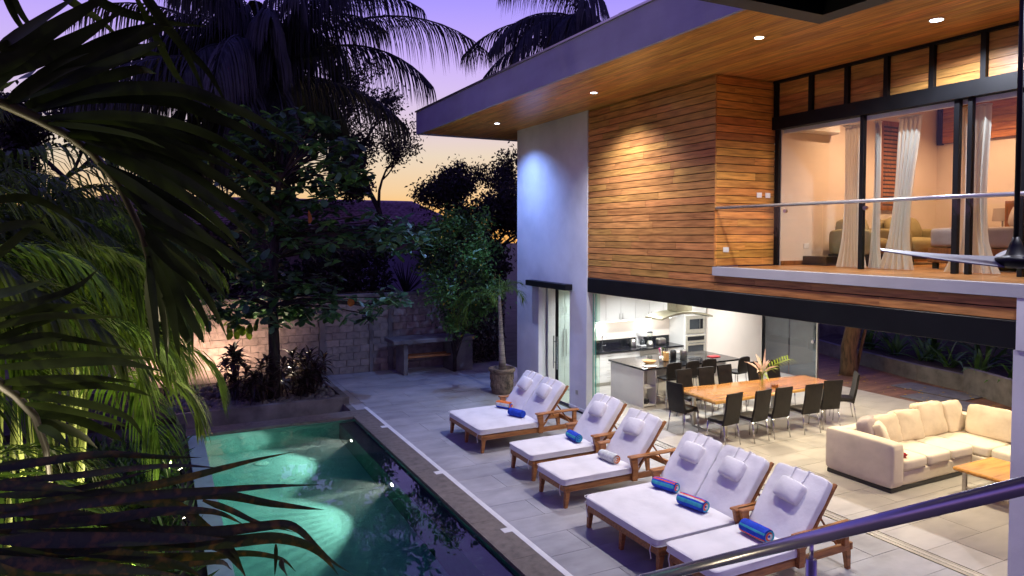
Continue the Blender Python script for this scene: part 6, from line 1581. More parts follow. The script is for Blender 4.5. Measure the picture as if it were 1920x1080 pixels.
fg = thing('foreground_palm', (-1.9, 1.2, 0), 'big dark palm right beside the camera with long arching leaflets', 'palm')
crown = Vector(FG[0][1][0])
MB().tube([(-1.9, 1.2, -0.1), (-1.85, 1.25, 1.5), crown - Vector((0, 0, 0.15)), crown + Vector((0, 0, 0.1))], [0.16, 0.14, 0.12, 0.05], 10).build('trunk', 'palm_bark', fg, True)
for mat, rach, leaves in FG:
    rb = MB().tube(rach, [0.02 - 0.012 * i / len(rach) for i in range(len(rach))], 7).build('frond', 'rachis', fg, True)
    for w, pts in leaves:
        pm_ = Vector(pts[len(pts) // 2])
        fc_ = (Vector((0.0, 0.0, 4.0)) - pm_).normalized() + Vector((random.gauss(0, 0.22), random.gauss(0, 0.22), 0.25 + random.gauss(0, 0.22)))
        o = blade(MB(), pts, w * 1.15, up=fc_, fold=0.14, wprof=leaf_prof).build('leaflet', mat, rb)
        for p in o.data.polygons:
            p.use_smooth = True

def frond(b, base, az, el, L, droop, n=40, leafL=0.5, leafW=0.03, hang=0.3, spread=1.0, seg=3, r0=0.018, start=0.14, vee=0.25, jitter=0.12):
    """pinnate palm leaf: arching rib with leaflets on both sides"""
    base = Vector(base)
    S = 14
    pts, dirs = [base], []
    for i in range(S):
        u = i / (S - 1)
        e = el - droop * u ** 1.25
        d = Vector((math.cos(az) * math.cos(e), math.sin(az) * math.cos(e), math.sin(e)))
        dirs.append(d)
        pts.append(pts[-1] + d * L / S)
    b.tube(pts, [r0 * (1 - 0.85 * i / S) for i in range(S + 1)], 5, False)
    side0 = Vector((-math.sin(az), math.cos(az), 0))
    for i in range(n):
        u = start + (1 - start) * (i + 0.5) / n
        k = min(S - 1, int(u * S))
        fr_ = u * S - k
        p = pts[k].lerp(pts[k + 1], fr_)
        d = dirs[k]
        upv = side0.cross(d)
        if upv.z < 0: upv = -upv
        ang = (1.15 - 0.75 * u) * spread
        ll = leafL * (0.55 + 0.6 * math.sin(min(1, u * 1.05) * math.pi) ** 0.8) * random.uniform(1 - jitter, 1 + jitter)
        if u > 0.9: ll *= 0.75
        for s in (-1, 1):
            q = d * math.cos(ang) + (side0 * s * math.cos(vee) + upv * math.sin(vee)) * math.sin(ang)
            q += Vector((random.gauss(0, jitter * 0.5), random.gauss(0, jitter * 0.5), random.gauss(0, jitter * 0.5)))
            q.normalize()
            lp = [p]
            for j in range(1, seg + 1):
                v = j / seg
                lp.append(p + q * ll * v * (1 - 0.3 * hang * v) + Vector((0, 0, -hang * ll * v * v)))
            blade(b, lp, leafW, up=(0.01, 0.02, 1), fold=0.12, wprof=leaf_prof)
    return pts

def palm(name, base, crown_z, label, fronds, mat, lean=(0, 0), r=(0.16, 0.11), group=None, bark='palm_bark', **kw):
    t = thing(name, base, label, 'palm', group)
    c = Vector((base[0] + lean[0], base[1] + lean[1], crown_z))
    b0 = Vector(base)
    pts = [b0.lerp(c, u) + Vector((lean[0], lean[1], 0)) * (u * u - u) * 0.5 for u in (0, 0.25, 0.5, 0.75, 1)]
    pts[0].z -= 0.15
    MB().tube(pts, [r[0] + (r[1] - r[0]) * k / 4 for k in range(5)], 10).build('trunk', bark, t, True)
    for f in fronds:
        b = MB()
        k = dict(kw)
        k.update(f[4] if len(f) > 4 else {})
        frond(b, c + Vector((0, 0, random.uniform(-0.1, 0.1))), f[0], f[1], f[2], f[3], **k)
        b.build('frond', mat, t)
    return t

RA = math.atan2(-0.452, 0.892)       # heading that runs to the right in the picture
# the tall palm whose crown hangs over the yard
fl_ = []
for i in range(30):
    a = RA + 2 * math.pi * i / 30 + random.uniform(-0.15, 0.15)
    el = random.choice((1.25, 0.95, 0.7, 0.45, 0.2, -0.1))
    fl_.append((a, el, random.uniform(4.2, 5.8), random.uniform(1.1, 1.7)))
for i in range(18):
    fl_.append((RA + random.uniform(-1.2, 1.2) + (math.pi if i % 2 else 0), random.uniform(0.7, 1.45), random.uniform(3.4, 4.8), random.uniform(1.6, 2.3)))
fl_ = [f for f in fl_ if not (math.cos(f[0] - RA) > 0.72 and f[1] < 1.1)]
fl_ += [(RA + 0.05, 0.74, 7.4, 1.40), (RA - 0.10, 0.52, 5.6, 1.35), (RA + 0.25, 0.10, 4.6, 0.9), (RA - 0.3, 0.95, 6.0, 1.5),
        (RA + 2.9, 0.5, 6.2, 1.1), (RA + 3.3, 0.25, 5.6, 0.9), (RA + 2.6, 0.7, 6.4, 1.2), (RA + 3.1, 0.85, 6.6, 1.2), (RA - 1.5, 0.3, 4.5, 1.2), (RA - 1.3, -0.4, 3.6, 1.0), (RA - 1.9, -0.5, 3.6, 1.0), (RA + 3.1, -0.3, 3.6, 1.1), (RA - 0.9, -0.6, 3.0, 0.8)]
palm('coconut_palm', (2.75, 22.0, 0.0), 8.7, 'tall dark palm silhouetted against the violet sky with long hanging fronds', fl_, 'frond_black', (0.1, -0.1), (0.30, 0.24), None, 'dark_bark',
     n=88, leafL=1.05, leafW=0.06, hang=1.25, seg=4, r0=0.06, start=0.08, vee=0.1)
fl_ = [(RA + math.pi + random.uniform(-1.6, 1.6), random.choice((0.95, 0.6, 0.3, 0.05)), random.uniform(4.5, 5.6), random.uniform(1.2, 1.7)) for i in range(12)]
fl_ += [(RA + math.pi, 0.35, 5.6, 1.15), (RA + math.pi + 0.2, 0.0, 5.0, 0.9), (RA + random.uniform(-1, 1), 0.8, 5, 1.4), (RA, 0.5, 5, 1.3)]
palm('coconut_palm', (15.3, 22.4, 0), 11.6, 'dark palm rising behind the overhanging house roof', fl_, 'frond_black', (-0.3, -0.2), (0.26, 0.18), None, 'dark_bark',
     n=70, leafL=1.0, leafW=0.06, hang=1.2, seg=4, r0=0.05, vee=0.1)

# fresh green clumping palms on the left bank of the pool
def clump(base, n_stems, h, L, label, seed, aim=None, leafL=0.62):
    random.seed(seed)
    t = thing('clumping_palm', base, label, 'palm', 'green clumping palms left of the pool')
    for i in range(n_stems):
        a = 2 * math.pi * i / n_stems + random.uniform(-0.3, 0.3)
        rr = random.uniform(0.05, 0.35)
        top = Vector((base[0] + math.cos(a) * rr * 2, base[1] + math.sin(a) * rr * 2, base[2] + h * random.uniform(0.45, 1.0)))
        b0 = Vector((base[0] + math.cos(a) * rr, base[1] + math.sin(a) * rr, base[2] - 0.1))
        MB().tube([b0, b0.lerp(top, 0.5), top], [0.035, 0.03, 0.022], 7).build('stem', 'pale_stem', t, True)
        for k in range(4):
            az = a + random.uniform(-1.3, 1.3)
            if aim is not None and random.random() < 0.45:
                az = aim + random.uniform(-0.6, 0.6)
            b = MB()
            frond(b, top, az, random.uniform(0.5, 1.3), L * random.uniform(0.8, 1.15), random.uniform(1.3, 2.3), n=34, leafL=leafL, leafW=0.042, hang=0.7, seg=3, r0=0.014, vee=0.35)
            b.build('frond', 'frond_fresh', t)
clump((-2.2, 6.2, -0.06), 8, 3.6, 2.0, 'green clumping palm at the left edge, closest to the camera', 11, RA)
clump((-1.7, 8.4, -0.06), 9, 4.3, 2.1, 'green clumping palm left of the pool, second from the camera', 12, RA)
clump((-1.25, 10.6, -0.06), 9, 4.2, 2.0, 'green clumping palm beside the lit pool edge', 13, RA)
clump((-1.5, 13.2, -0.06), 9, 4.4, 2.1, 'green clumping palm at the far left corner of the pool', 14, RA)
clump((-4.3, 14.5, -0.06), 8, 4.8, 2.2, 'tall green clumping palm at the back of the left bank', 16, RA)
clump((-3.6, 9.6, -0.06), 8, 4.6, 2.2, 'tall green clumping palm at the far left edge', 17, RA)
clump((-2.6, 11.8, -0.06), 8, 4.8, 2.1, 'green clumping palm behind the others on the left bank', 15, RA)
random.seed(21)

def leaf_mesh(name, P, D, L, W, mat, parent=None, kind=None, fold=0.2):
    """many small folded leaves: base points P, directions D, lengths L, widths W (numpy)"""
    n = len(P)
    rng = np.random.default_rng(n)
    D = D / np.linalg.norm(D, axis=1, keepdims=True)
    ref = rng.normal(size=(n, 3))
    S = np.cross(D, ref)
    S /= np.linalg.norm(S, axis=1, keepdims=True)
    Nn = np.cross(S, D)
    L, W = L[:, None], W[:, None]
    v = np.stack([P, P + D * L * 0.5 + S * W * 0.5 + Nn * W * fold, P + D * L, P + D * L * 0.5 - S * W * 0.5 + Nn * W * fold], 1).reshape(-1, 3)
    off = Vector((0, 0, 0))
    if parent is not None:
        off = parent.location
    v = v - np.array(off)
    me = bpy.data.meshes.new(name)
    me.vertices.add(n * 4)
    me.vertices.foreach_set('co', v.ravel())
    i0 = np.arange(n) * 4
    tri = np.stack([i0, i0 + 1, i0 + 2, i0, i0 + 2, i0 + 3], 1).ravel()
    me.loops.add(n * 6)
    me.loops.foreach_set('vertex_index', tri.astype(np.int32))
    me.polygons.add(n * 2)
    me.polygons.foreach_set('loop_start', (np.arange(n * 2) * 3).astype(np.int32))
    me.polygons.foreach_set('loop_total', np.full(n * 2, 3, np.int32))
    me.materials.append(M[mat])
    me.update()
    me.validate()
    o = bpy.data.objects.new(name, me)
    COL.objects.link(o)
    o.parent = parent
    if kind: o['kind'] = kind
    return o

def tree(name, base, h, spread, label, seed, leaves=6000, size=0.14, mat='far_leaf', bark='dark_bark', trunk_r=0.16, lean=(0, 0), low=0.35, group=None, cluster=0.45, depth=4, droop=0.0, cat='tree'):
    rr = random.Random(seed)
    t = thing(name, base, label, cat, group)
    br = MB()
    tips = []
    def grow(p, d, L, r, lev):
        k = 4
        pts = [p]
        q = d.copy()
        for i in range(k):
            q = (q + Vector((rr.gauss(0, 0.16), rr.gauss(0, 0.16), rr.gauss(0.03, 0.10) - droop * (lev > 1)))).normalized()
            pts.append(pts[-1] + q * L / k)
        br.tube(pts, [r * (1 - 0.5 * i / k) for i in range(k + 1)], 6 if lev < 2 else 4, False)
        if lev >= depth - 1:
            tips.extend(pts[1:])
        if lev < depth:
            nb = 3 if lev else 5
            for i in range(nb):
                j = rr.choice((2, 3, 4)) if lev else rr.choice((1, 2, 3, 4, 4))
                a = rr.uniform(0, 2 * math.pi)
                out = Vector((math.cos(a), math.sin(a), rr.uniform(0.1, 0.7)))
                nd = (q * 0.7 + out * (0.9 if lev else 1.0 * spread)).normalized()
                grow(pts[j], nd, L * rr.uniform(0.55, 0.75), r * 0.55, lev + 1)
    b0 = Vector(base)
    tp = b0 + Vector((lean[0], lean[1], h * low))
    br.tube([b0 - Vector((0, 0, 0.15)), b0.lerp(tp, 0.5) + Vector((0.05, 0.03, 0)), tp], [trunk_r * 1.2, trunk_r, trunk_r * 0.85], 9, False)
    grow(tp, Vector((lean[0] * 0.2, lean[1] * 0.2, 1)).normalized(), h * 0.32, trunk_r * 0.85, 0)
    br.build('trunk', bark, t, True)
    rng = np.random.default_rng(seed)
    T = np.array([tuple(x) for x in tips])
    idx = rng.integers(0, len(T), leaves)
    P = T[idx] + rng.normal(size=(leaves, 3)) * cluster * 0.42
    D = rng.normal(size=(leaves, 3)) + np.array([0, 0, -0.2])
    leaf_mesh('crown', P, D, size * rng.uniform(0.7, 1.4, leaves), size * 0.5 * rng.uniform(0.7, 1.3, leaves), mat, t)
    return t
FT = 'dark trees beyond the yard wall'
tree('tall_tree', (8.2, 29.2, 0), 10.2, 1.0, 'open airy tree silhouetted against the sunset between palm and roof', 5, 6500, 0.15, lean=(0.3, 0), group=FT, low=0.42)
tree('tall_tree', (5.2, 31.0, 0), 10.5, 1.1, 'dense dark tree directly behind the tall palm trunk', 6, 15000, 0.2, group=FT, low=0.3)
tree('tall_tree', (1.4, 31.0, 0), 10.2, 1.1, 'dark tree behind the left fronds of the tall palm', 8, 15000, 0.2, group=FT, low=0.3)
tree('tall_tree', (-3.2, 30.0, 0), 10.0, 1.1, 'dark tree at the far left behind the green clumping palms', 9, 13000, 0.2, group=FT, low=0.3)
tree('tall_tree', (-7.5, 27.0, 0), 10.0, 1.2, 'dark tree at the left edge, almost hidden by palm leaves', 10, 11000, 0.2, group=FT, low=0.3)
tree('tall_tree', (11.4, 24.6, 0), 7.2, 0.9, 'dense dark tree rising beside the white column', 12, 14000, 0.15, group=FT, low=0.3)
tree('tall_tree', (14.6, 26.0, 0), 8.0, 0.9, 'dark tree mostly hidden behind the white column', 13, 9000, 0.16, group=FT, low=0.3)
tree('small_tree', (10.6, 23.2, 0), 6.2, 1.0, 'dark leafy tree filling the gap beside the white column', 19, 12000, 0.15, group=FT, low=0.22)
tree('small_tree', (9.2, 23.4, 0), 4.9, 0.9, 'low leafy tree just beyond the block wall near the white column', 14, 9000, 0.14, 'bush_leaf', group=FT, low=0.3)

# broad-leaved tree in the planting bed
random.seed(33)
al = thing('almond_tree', (2.42, 17.3, 0.07), 'broad leaved tree with layered branches standing in the planting bed', 'tree')
tb_ = MB()
tp_ = [Vector((2.42, 17.3, 0.0)), Vector((2.44, 17.28, 1.2)), Vector((2.40, 17.25, 2.6)), Vector((2.5, 17.2, 4.2)), Vector((2.6, 17.15, 5.6)), Vector((2.7, 17.1, 6.5))]
tb_.tube(tp_, [0.15, 0.13, 0.115, 0.09, 0.06, 0.03], 10)
tips = []
rvec = Vector((0.892, -0.452, 0))
fvec = Vector((0.452, 0.892, 0))
def tip_ok(px, z):
    return True
for (z, xmin, xmax, nn, jz) in ((2.15, -1.3, 2.2, 54, 0.15), (2.45, -1.3, 3.3, 40, 0.2), (3.0, -1.0, 1.6, 44, 0.3), (3.75, -0.8, 3.6, 54, 0.28), (4.15, -0.9, 3.2, 54, 0.25), (4.75, -1.0, 1.4, 54, 0.3), (5.4, -1.2, 2.2, 60, 0.35), (6.1, -1.0, 2.0, 56, 0.35), (6.6, -0.7, 1.4, 30, 0.2)):
    for i in range(nn):
        u = random.uniform(xmin, xmax)
        v = random.uniform(-1.2, 1.2) * (1 - 0.3 * abs(u) / 3.6)
        if 2.9 < z < 3.4 and u > 1.2 and random.random() < 0.7: continue
        p = Vector((2.45, 17.25, z + random.gauss(0, jz * 0.6))) + rvec * u + fvec * v
        tips.append(p)
        if i % 3 == 0:
            o_ = tp_[2].lerp(tp_[4], max(0, min(1, (z - 2.6) / 3))) - Vector((0, 0, 0.3))
            tb_.tube([o_, o_.lerp(p, 0.5) + Vector((0, 0, 0.12)), p], [0.035, 0.022, 0.01], 5, False)
tb_.build('trunk', 'dark_bark', al, True)
def broad_leaf(L, W, seed):
    rr = random.Random(seed)
    pts = [Vector((L * u, 0, -0.10 * L * u * u + rr.uniform(-0.006, 0.006))) for u in (0, 0.2, 0.45, 0.7, 0.9, 1.0)]
    b = MB()
    blade(b, pts, W, fold=0.14, wprof=lambda u: (0.12, 0.45, 0.85, 1.0, 0.7, 0.15)[min(5, int(round(u * 5)))])
    me = bpy.data.meshes.new('broad_leaf')
    me.from_pydata([tuple(v) for v in b.v], [], b.f)
    me.polygons.foreach_set('use_smooth', [True] * len(b.f))
    return me
leaf_me = [broad_leaf(0.27, 0.15, k) for k in range(4)]
for me in leaf_me:
    me.materials.append(M['almond_leaf'])
slots = []
for p in tips:
    n_ = random.randint(5, 9)
    a0 = random.uniform(0, 6)
    for k in range(n_):
        a = a0 + k * 2 * math.pi / n_ + random.uniform(-0.25, 0.25)
        e = random.uniform(-0.75, 0.55)
        slots.append((p + Vector((random.gauss(0, 0.03), random.gauss(0, 0.03), random.gauss(0, 0.03))), a, e, random.uniform(0.75, 1.2), random.uniform(-0.5, 0.5)))
slots.sort(key=lambda s: (s[0] - Vector((0, 0, 4))).length)
for (p, a, e, s, rl) in slots[:290]:
    o = bpy.data.objects.new('leaf', random.choice(leaf_me))
    COL.objects.link(o)
    o.parent = al
    o.location = p - al.location
    o.rotation_euler = (rl, -e, a)
    o.scale = (s, s, s)
rest = MB()
base_leaf = leaf_me[0]
bv = [v.co.copy() for v in base_leaf.vertices]
bf = [tuple(p.vertices) for p in base_leaf.polygons]
for (p, a, e, s, rl) in slots[290:]:
    mt_ = Euler((rl, -e, a)).to_matrix()
    rest.add([p + mt_ @ (v * s) for v in bv], bf)
o = rest.build('foliage', 'almond_leaf', al, True)
o['kind'] = 'stuff'
for (p, mt_, rot) in ((Vector((3.06, 16.2, 4.55)), 'orange_leaf', (0.1, 1.4, 0.5)), (Vector((4.05, 16.3, 2.55)), 'orange_leaf', (0.2, 0.9, 1.5))):
    me = broad_leaf(0.30, 0.17, 9)
    me.materials.append(M[mt_])
    o = bpy.data.objects.new('leaf', me)
    COL.objects.link(o)
    o.parent = al
    o.location = p - al.location
    o.rotation_euler = rot
    o['label'] = 'withered orange leaf'
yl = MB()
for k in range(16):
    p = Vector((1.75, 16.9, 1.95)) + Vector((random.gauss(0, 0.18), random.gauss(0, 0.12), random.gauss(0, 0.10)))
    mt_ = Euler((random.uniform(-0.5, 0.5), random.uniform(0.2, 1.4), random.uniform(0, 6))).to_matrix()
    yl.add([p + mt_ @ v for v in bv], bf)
yl.build('lit_leaves', 'lime_leaf', al, True)  # lime leaf colour paints the lamplight on this cluster

# bushy shrub against the white column side, with yellowing flowers
random.seed(5)
sh = thing('leafy_shrub', (7.7, 18.9, 0), 'tall loose green shrub leaning over the counter beside the white column', 'shrub')
rng = np.random.default_rng(4)
sb_ = MB()
cl_ = []
for i in range(70):
    z = random.uniform(1.4, 4.5)
    rad = 1.25 * (1 - abs(z - 3.0) / 2.6) + 0.3
    a = random.uniform(0, 6.28)
    p = Vector((7.75, 18.4, z)) + Vector((math.cos(a) * rad * random.uniform(0.3, 1), math.sin(a) * rad * random.uniform(0.2, 0.8), 0))
    cl_.append(p)
    if i % 3 == 0:
        o_ = Vector((7.7, 18.9, max(0.3, z - 1.3)))
        sb_.tube([o_, o_.lerp(p, 0.5) + Vector((0, 0, 0.2)), p], [0.03, 0.018, 0.008], 5, False)
sb_.tube([(7.7, 18.9, -0.05), (7.72, 18.85, 1.5), (7.7, 18.8, 3.2)], [0.06, 0.05, 0.03], 7)
sb_.build('trunk', 'dark_bark', sh, True)
T = np.array([tuple(p) for p in cl_])
nl = 4200
idx = rng.integers(0, len(T), nl)
P = T[idx] + rng.normal(size=(nl, 3)) * 0.17
D = rng.normal(size=(nl, 3)) * np.array([1, 1, 0.6]) + np.array([-0.2, -0.2, -0.35])
leaf_mesh('crown', P, D, 0.15 * rng.uniform(0.7, 1.3, nl), 0.06 * rng.uniform(0.8, 1.3, nl), 'bush_leaf', sh)
P = T[rng.integers(0, len(T), 160)] + rng.normal(size=(160, 3)) * 0.2
leaf_mesh('yellow_leaves', P, rng.normal(size=(160, 3)), 0.09 * rng.uniform(0.7, 1.3, 160), 0.05 * rng.uniform(0.8, 1.3, 160), 'yellow_leaf', sh)
# climbing vine on the dark wall behind the pot
nl = 2600
P = np.stack([rng.uniform(8.35, 9.8, nl), rng.uniform(19.80, 19.97, nl), rng.uniform(0.05, 2.5, nl)], 1)
tag(leaf_mesh('wall_vine', P, rng.normal(size=(nl, 3)) + np.array([0, -0.6, -0.5]), rng.uniform(0.06, 0.12, nl), rng.uniform(0.04, 0.08, nl), 'cordyline', None, 'stuff'), 'dark vine covering the wall behind the potted palm', 'vine')

# potted palm beside the column
pp = thing('potted_palm', (7.72, 15.78, 0), 'slender palm growing in an aged clay pot beside the white column', 'potted palm')
pot = MB().lathe((7.72, 15.78, 0.0), [(0.24, 0.0), (0.25, 0.02), (0.27, 0.10), (0.275, 0.12), (0.29, 0.35), (0.30, 0.54), (0.335, 0.565), (0.345, 0.60), (0.335, 0.64), (0.30, 0.645), (0.29, 0.60), (0.02, 0.585)], 28).build('pot', 'terracotta_pot', pp, True)
for row, (z0, z1, r_) in enumerate(((0.16, 0.27, 0.283), (0.36, 0.50, 0.294))):
    for k in range(16):
        a = 2 * math.pi * k / 16 + row * 0.2
        MB().obox((7.72 + math.cos(a) * r_, 15.78 + math.sin(a) * r_, (z0 + z1) / 2), (0.02, 0.06, z1 - z0), Matrix.Rotation(a, 3, 'Z')).build('relief', 'terracotta_pot', pot)
MB().tube([(7.74, 15.78, 0.58), (7.72, 15.78, 1.0), (7.69, 15.78, 1.6), (7.66, 15.78, 2.25), (7.65, 15.78, 2.5)], [0.10, 0.075, 0.058, 0.045, 0.03], 12).build('trunk', 'palm_bark', pp, True)
for az, el, L, dr in ((RA + 3.1, 0.55, 1.6, 2.2), (RA + 2.7, 0.35, 1.4, 2.1), (RA + 3.6, 0.3, 1.45, 2.1), (RA + 3.0, 0.1, 1.5, 1.6), (RA - 0.6, 0.9, 0.9, 2.2), (RA + 1.3, 1.0, 1.0, 2.0), (RA - 1.7, 0.8, 1.1, 2.0), (RA, 1.2, 0.7, 1.5)):
    b = MB()
    frond(b, (7.65, 15.78, 2.46), az, el, L, dr, n=52, leafL=0.32, leafW=0.020, hang=0.4, seg=2, r0=0.010, vee=0.5, jitter=0.4)
    b.build('frond', 'frond_fresh', pp)
MB().tube([(7.65, 15.78, 2.46), (7.645, 15.77, 2.98)], [0.012, 0.003], 5).build('spear_leaf', 'pale_stem', pp)

# purple cordylines in the bed
def cordyline(base, stems, label, seed, hmax=1.25):
    random.seed(seed)
    t = thing('cordyline', base, label, 'shrub', 'dark cordylines in the planting bed')
    for i in range(stems):
        a = random.uniform(0, 6.28)
        rr = random.uniform(0.05, 0.3)
        top = Vector((base[0] + math.cos(a) * rr * 1.5, base[1] + math.sin(a) * rr * 1.5, base[2] + random.uniform(0.35, hmax)))
        st_ = MB().tube([(base[0] + math.cos(a) * rr * 0.5, base[1] + math.sin(a) * rr * 0.5, base[2] - 0.05), top], [0.02, 0.012], 6).build('stem', 'dark_bark', t)
        lf = MB()
        for k in range(17):
            az = k * 2.4
            el = 1.2 - 1.5 * k / 17 + random.uniform(-0.2, 0.2)
            d = Vector((math.cos(az) * math.cos(el), math.sin(az) * math.cos(el), math.sin(el)))
            L = random.uniform(0.30, 0.48)
            p = top - Vector((0, 0, 0.012 * k))
            blade(lf, [p + d * L * u + Vector((0, 0, -0.16 * u * u)) for u in (0, 0.25, 0.5, 0.75, 1)], 0.08, fold=0.2, wprof=lambda u: max(0.05, math.sin(min(1, u * 0.9 + 0.12) * math.pi)))
        lf.build('rosette', 'cordyline', st_)
cordyline((1.62, 17.5, 0.07), 11, 'dark purple cordyline in front of the brightest part of the lit wall', 41)
cordyline((2.2, 17.0, 0.07), 9, 'dark purple cordyline at the foot of the broad leaved tree', 42, 1.0)
cordyline((2.85, 17.3, 0.07), 10, 'dark purple cordyline just right of the broad leaved tree trunk', 43, 1.0)
cordyline((3.35, 17.6, 0.07), 8, 'dark purple cordyline at the right end of the planting bed', 44, 1.0)

# spiky agave on the neighbour's side of the wall
random.seed(9)
ag = thing('agave', (7.1, 21.6, 0), 'dark spiky agave with narrow leaves showing above the block wall', 'agave')
MB().tube([(7.1, 21.6, -0.1), (7.1, 21.6, 2.1)], 0.14, 8).build('stem', 'dark_bark', ag)
lf = MB()
for k in range(46):
    az = k * 2.4
    el = random.uniform(0.05, 1.45)
    d = Vector((math.cos(az) * math.cos(el), math.sin(az) * math.cos(el), math.sin(el)))
    blade(lf, [Vector((7.1, 21.6, 2.05)) + d * 1.15 * u for u in (0, 0.3, 0.7, 1)], 0.07, fold=0.3)
lf.build('rosette', 'frond_black', ag)

# low broad lime plants on the left bank, lit from the ground
def lime_plant(base, n, L, label, seed):
    random.seed(seed)
    t = thing('broadleaf_plant', base, label, 'plant', 'lit broad leaved plants left of the pool')
    for k in range(n):
        az = k * 2.4 + random.uniform(-0.3, 0.3)
        el = random.uniform(0.3, 1.2)
        d = Vector((math.cos(az) * math.cos(el), math.sin(az) * math.cos(el), math.sin(el)))
        b = MB()
        p = Vector(base)
        pts = [p + d * L * u + Vector((0, 0, -0.35 * L * u * u)) for u in (0, 0.2, 0.4, 0.6, 0.8, 1.0)]
        blade(b, pts, L * 0.34, fold=0.12, wprof=lambda u: max(0.06, math.sin(min(1, u * 0.95 + 0.05) * math.pi) ** 0.8 if u > 0.15 else 0.12))
        b.build('leaf', 'lime_leaf', t, True)
lime_plant((-0.55, 9.3, -0.05), 9, 0.75, 'bright lime broad leaved plant by the pool edge, the nearer one', 51)
lime_plant((-0.35, 11.6, -0.05), 9, 0.9, 'bright lime broad leaved plant under the clumping palms', 52)
lime_plant((-1.3, 7.2, -0.05), 8, 0.8, 'lime broad leaved plant at the lower left under the dark fronds', 53)
random.seed(61)
gc = 5200
rng = np.random.default_rng(6)
P = np.stack([rng.uniform(-4.5, 0.35, gc), rng.uniform(3.0, 15.5, gc), np.full(gc, -0.06)], 1)
D = rng.normal(size=(gc, 3)) * np.array([1, 1, 0.3]) + np.array([0, 0, 1.1])
tag(leaf_mesh('ground_cover', P, D, rng.uniform(0.15, 0.4, gc), rng.uniform(0.04, 0.09, gc), 'bush_leaf', None, 'stuff'), 'low leafy ground cover on the left bank of the pool', 'ground cover')

# ------------------------------------------------------------------ plants beyond the deck
gt = thing('garden_tree', (17.6, 13.4, 0), 'thick brown tree trunk growing up through the rear deck', 'tree')
MB().tube([(17.62, 13.4, -0.1), (17.60, 13.38, 0.25), (17.62, 13.4, 0.8), (17.75, 13.32, 1.5), (17.98, 13.2, 2.4), (18.1, 13.1, 4.0)], [0.27, 0.23, 0.22, 0.21, 0.20, 0.16], 14).build('trunk', 'bark', gt, True)
MB().tube([(17.78, 13.3, 0.0), (17.92, 13.2, 0.9), (18.2, 13.0, 2.6)], [0.05, 0.045, 0.04], 8).build('side_stem', 'bark', gt, True)
rng = np.random.default_rng(8)
P = np.array([18.1, 13.1, 4.6]) + rng.normal(size=(3000, 3)) * np.array([1.2, 1.2, 0.6])
leaf_mesh('crown', P, rng.normal(size=(3000, 3)), rng.uniform(0.08, 0.2, 3000), rng.uniform(0.05, 0.1, 3000), 'bush_leaf', gt)
def strap_plant(base, n, L, W, label, seed, mat='bush_leaf', grp='leafy plants behind the low garden wall'):
    random.seed(seed)
    t = thing('strap_leaf_plant', base, label, 'plant', grp)
    for k in range(n):
        az = random.uniform(0, 6.28)
        el = random.uniform(0.5, 1.45)
        d = Vector((math.cos(az) * math.cos(el), math.sin(az) * math.cos(el), math.sin(el)))
        p = Vector(base) + Vector((random.gauss(0, 0.08), random.gauss(0, 0.08), -0.05))
        ll = L * random.uniform(0.6, 1.1)
        b = MB()
        blade(b, [p + d * ll * u + Vector((0, 0, -0.4 * ll * u ** 2.2)) for u in (0, 0.2, 0.4, 0.6, 0.8, 1.0)], W, fold=0.18, wprof=lambda u: max(0.05, math.sin(min(1, u * 0.85 + 0.15) * math.pi)))
        b.build('leaf', mat, t, True)
SPL = ('strap leaved plant behind the low wall, %s')
for i, (x, y, L, pos) in enumerate(((20.2, 14.6, 1.5, 'farthest along, behind the tree trunk'), (19.9, 13.5, 1.6, 'just right of the tree trunk'), (19.7, 12.5, 1.5, 'third from the tree trunk'), (19.4, 11.6, 1.7, 'tall one in the middle of the row'),
                                    (19.0, 10.6, 1.3, 'low one where the wall steps up'), (20.4, 11.2, 2.0, 'tall one in the back row'), (20.8, 13.0, 2.1, 'tall one at the back near the trunk'), (18.7, 9.6, 1.4, 'nearest to the white pillar'), (20.0, 9.6, 2.0, 'tall one at the back near the white pillar'), (21.0, 10.4, 2.2, 'tallest against the boundary wall'))):
    strap_plant((x, y, 0.36), 16, L, 0.11, SPL % pos, 70 + i)
random.seed(81)
for i in range(46):
    x, y = random.gauss(17.2, 0.55), random.gauss(10.6, 1.5)
    if not (16.2 < x < 18.2 and 7.5 < y < 14): continue
    if y < 9.3 and x > 17.3: continue
    b = MB()
    a = random.uniform(0, 6)
    d = Vector((math.cos(a), math.sin(a), 0.1))
    blade(b, [Vector((x, y, 0.022)) + d * 0.075 * u for u in (0, 0.3, 0.7, 1)], 0.05, fold=0.2, wprof=lambda u: max(0.1, math.sin(min(1, u + 0.1) * math.pi)))
    tag(b.build('fallen_leaf', 'yellow_leaf'), 'small yellow leaf fallen on the rear deck', 'leaf', 'fallen yellow leaves on the rear deck')
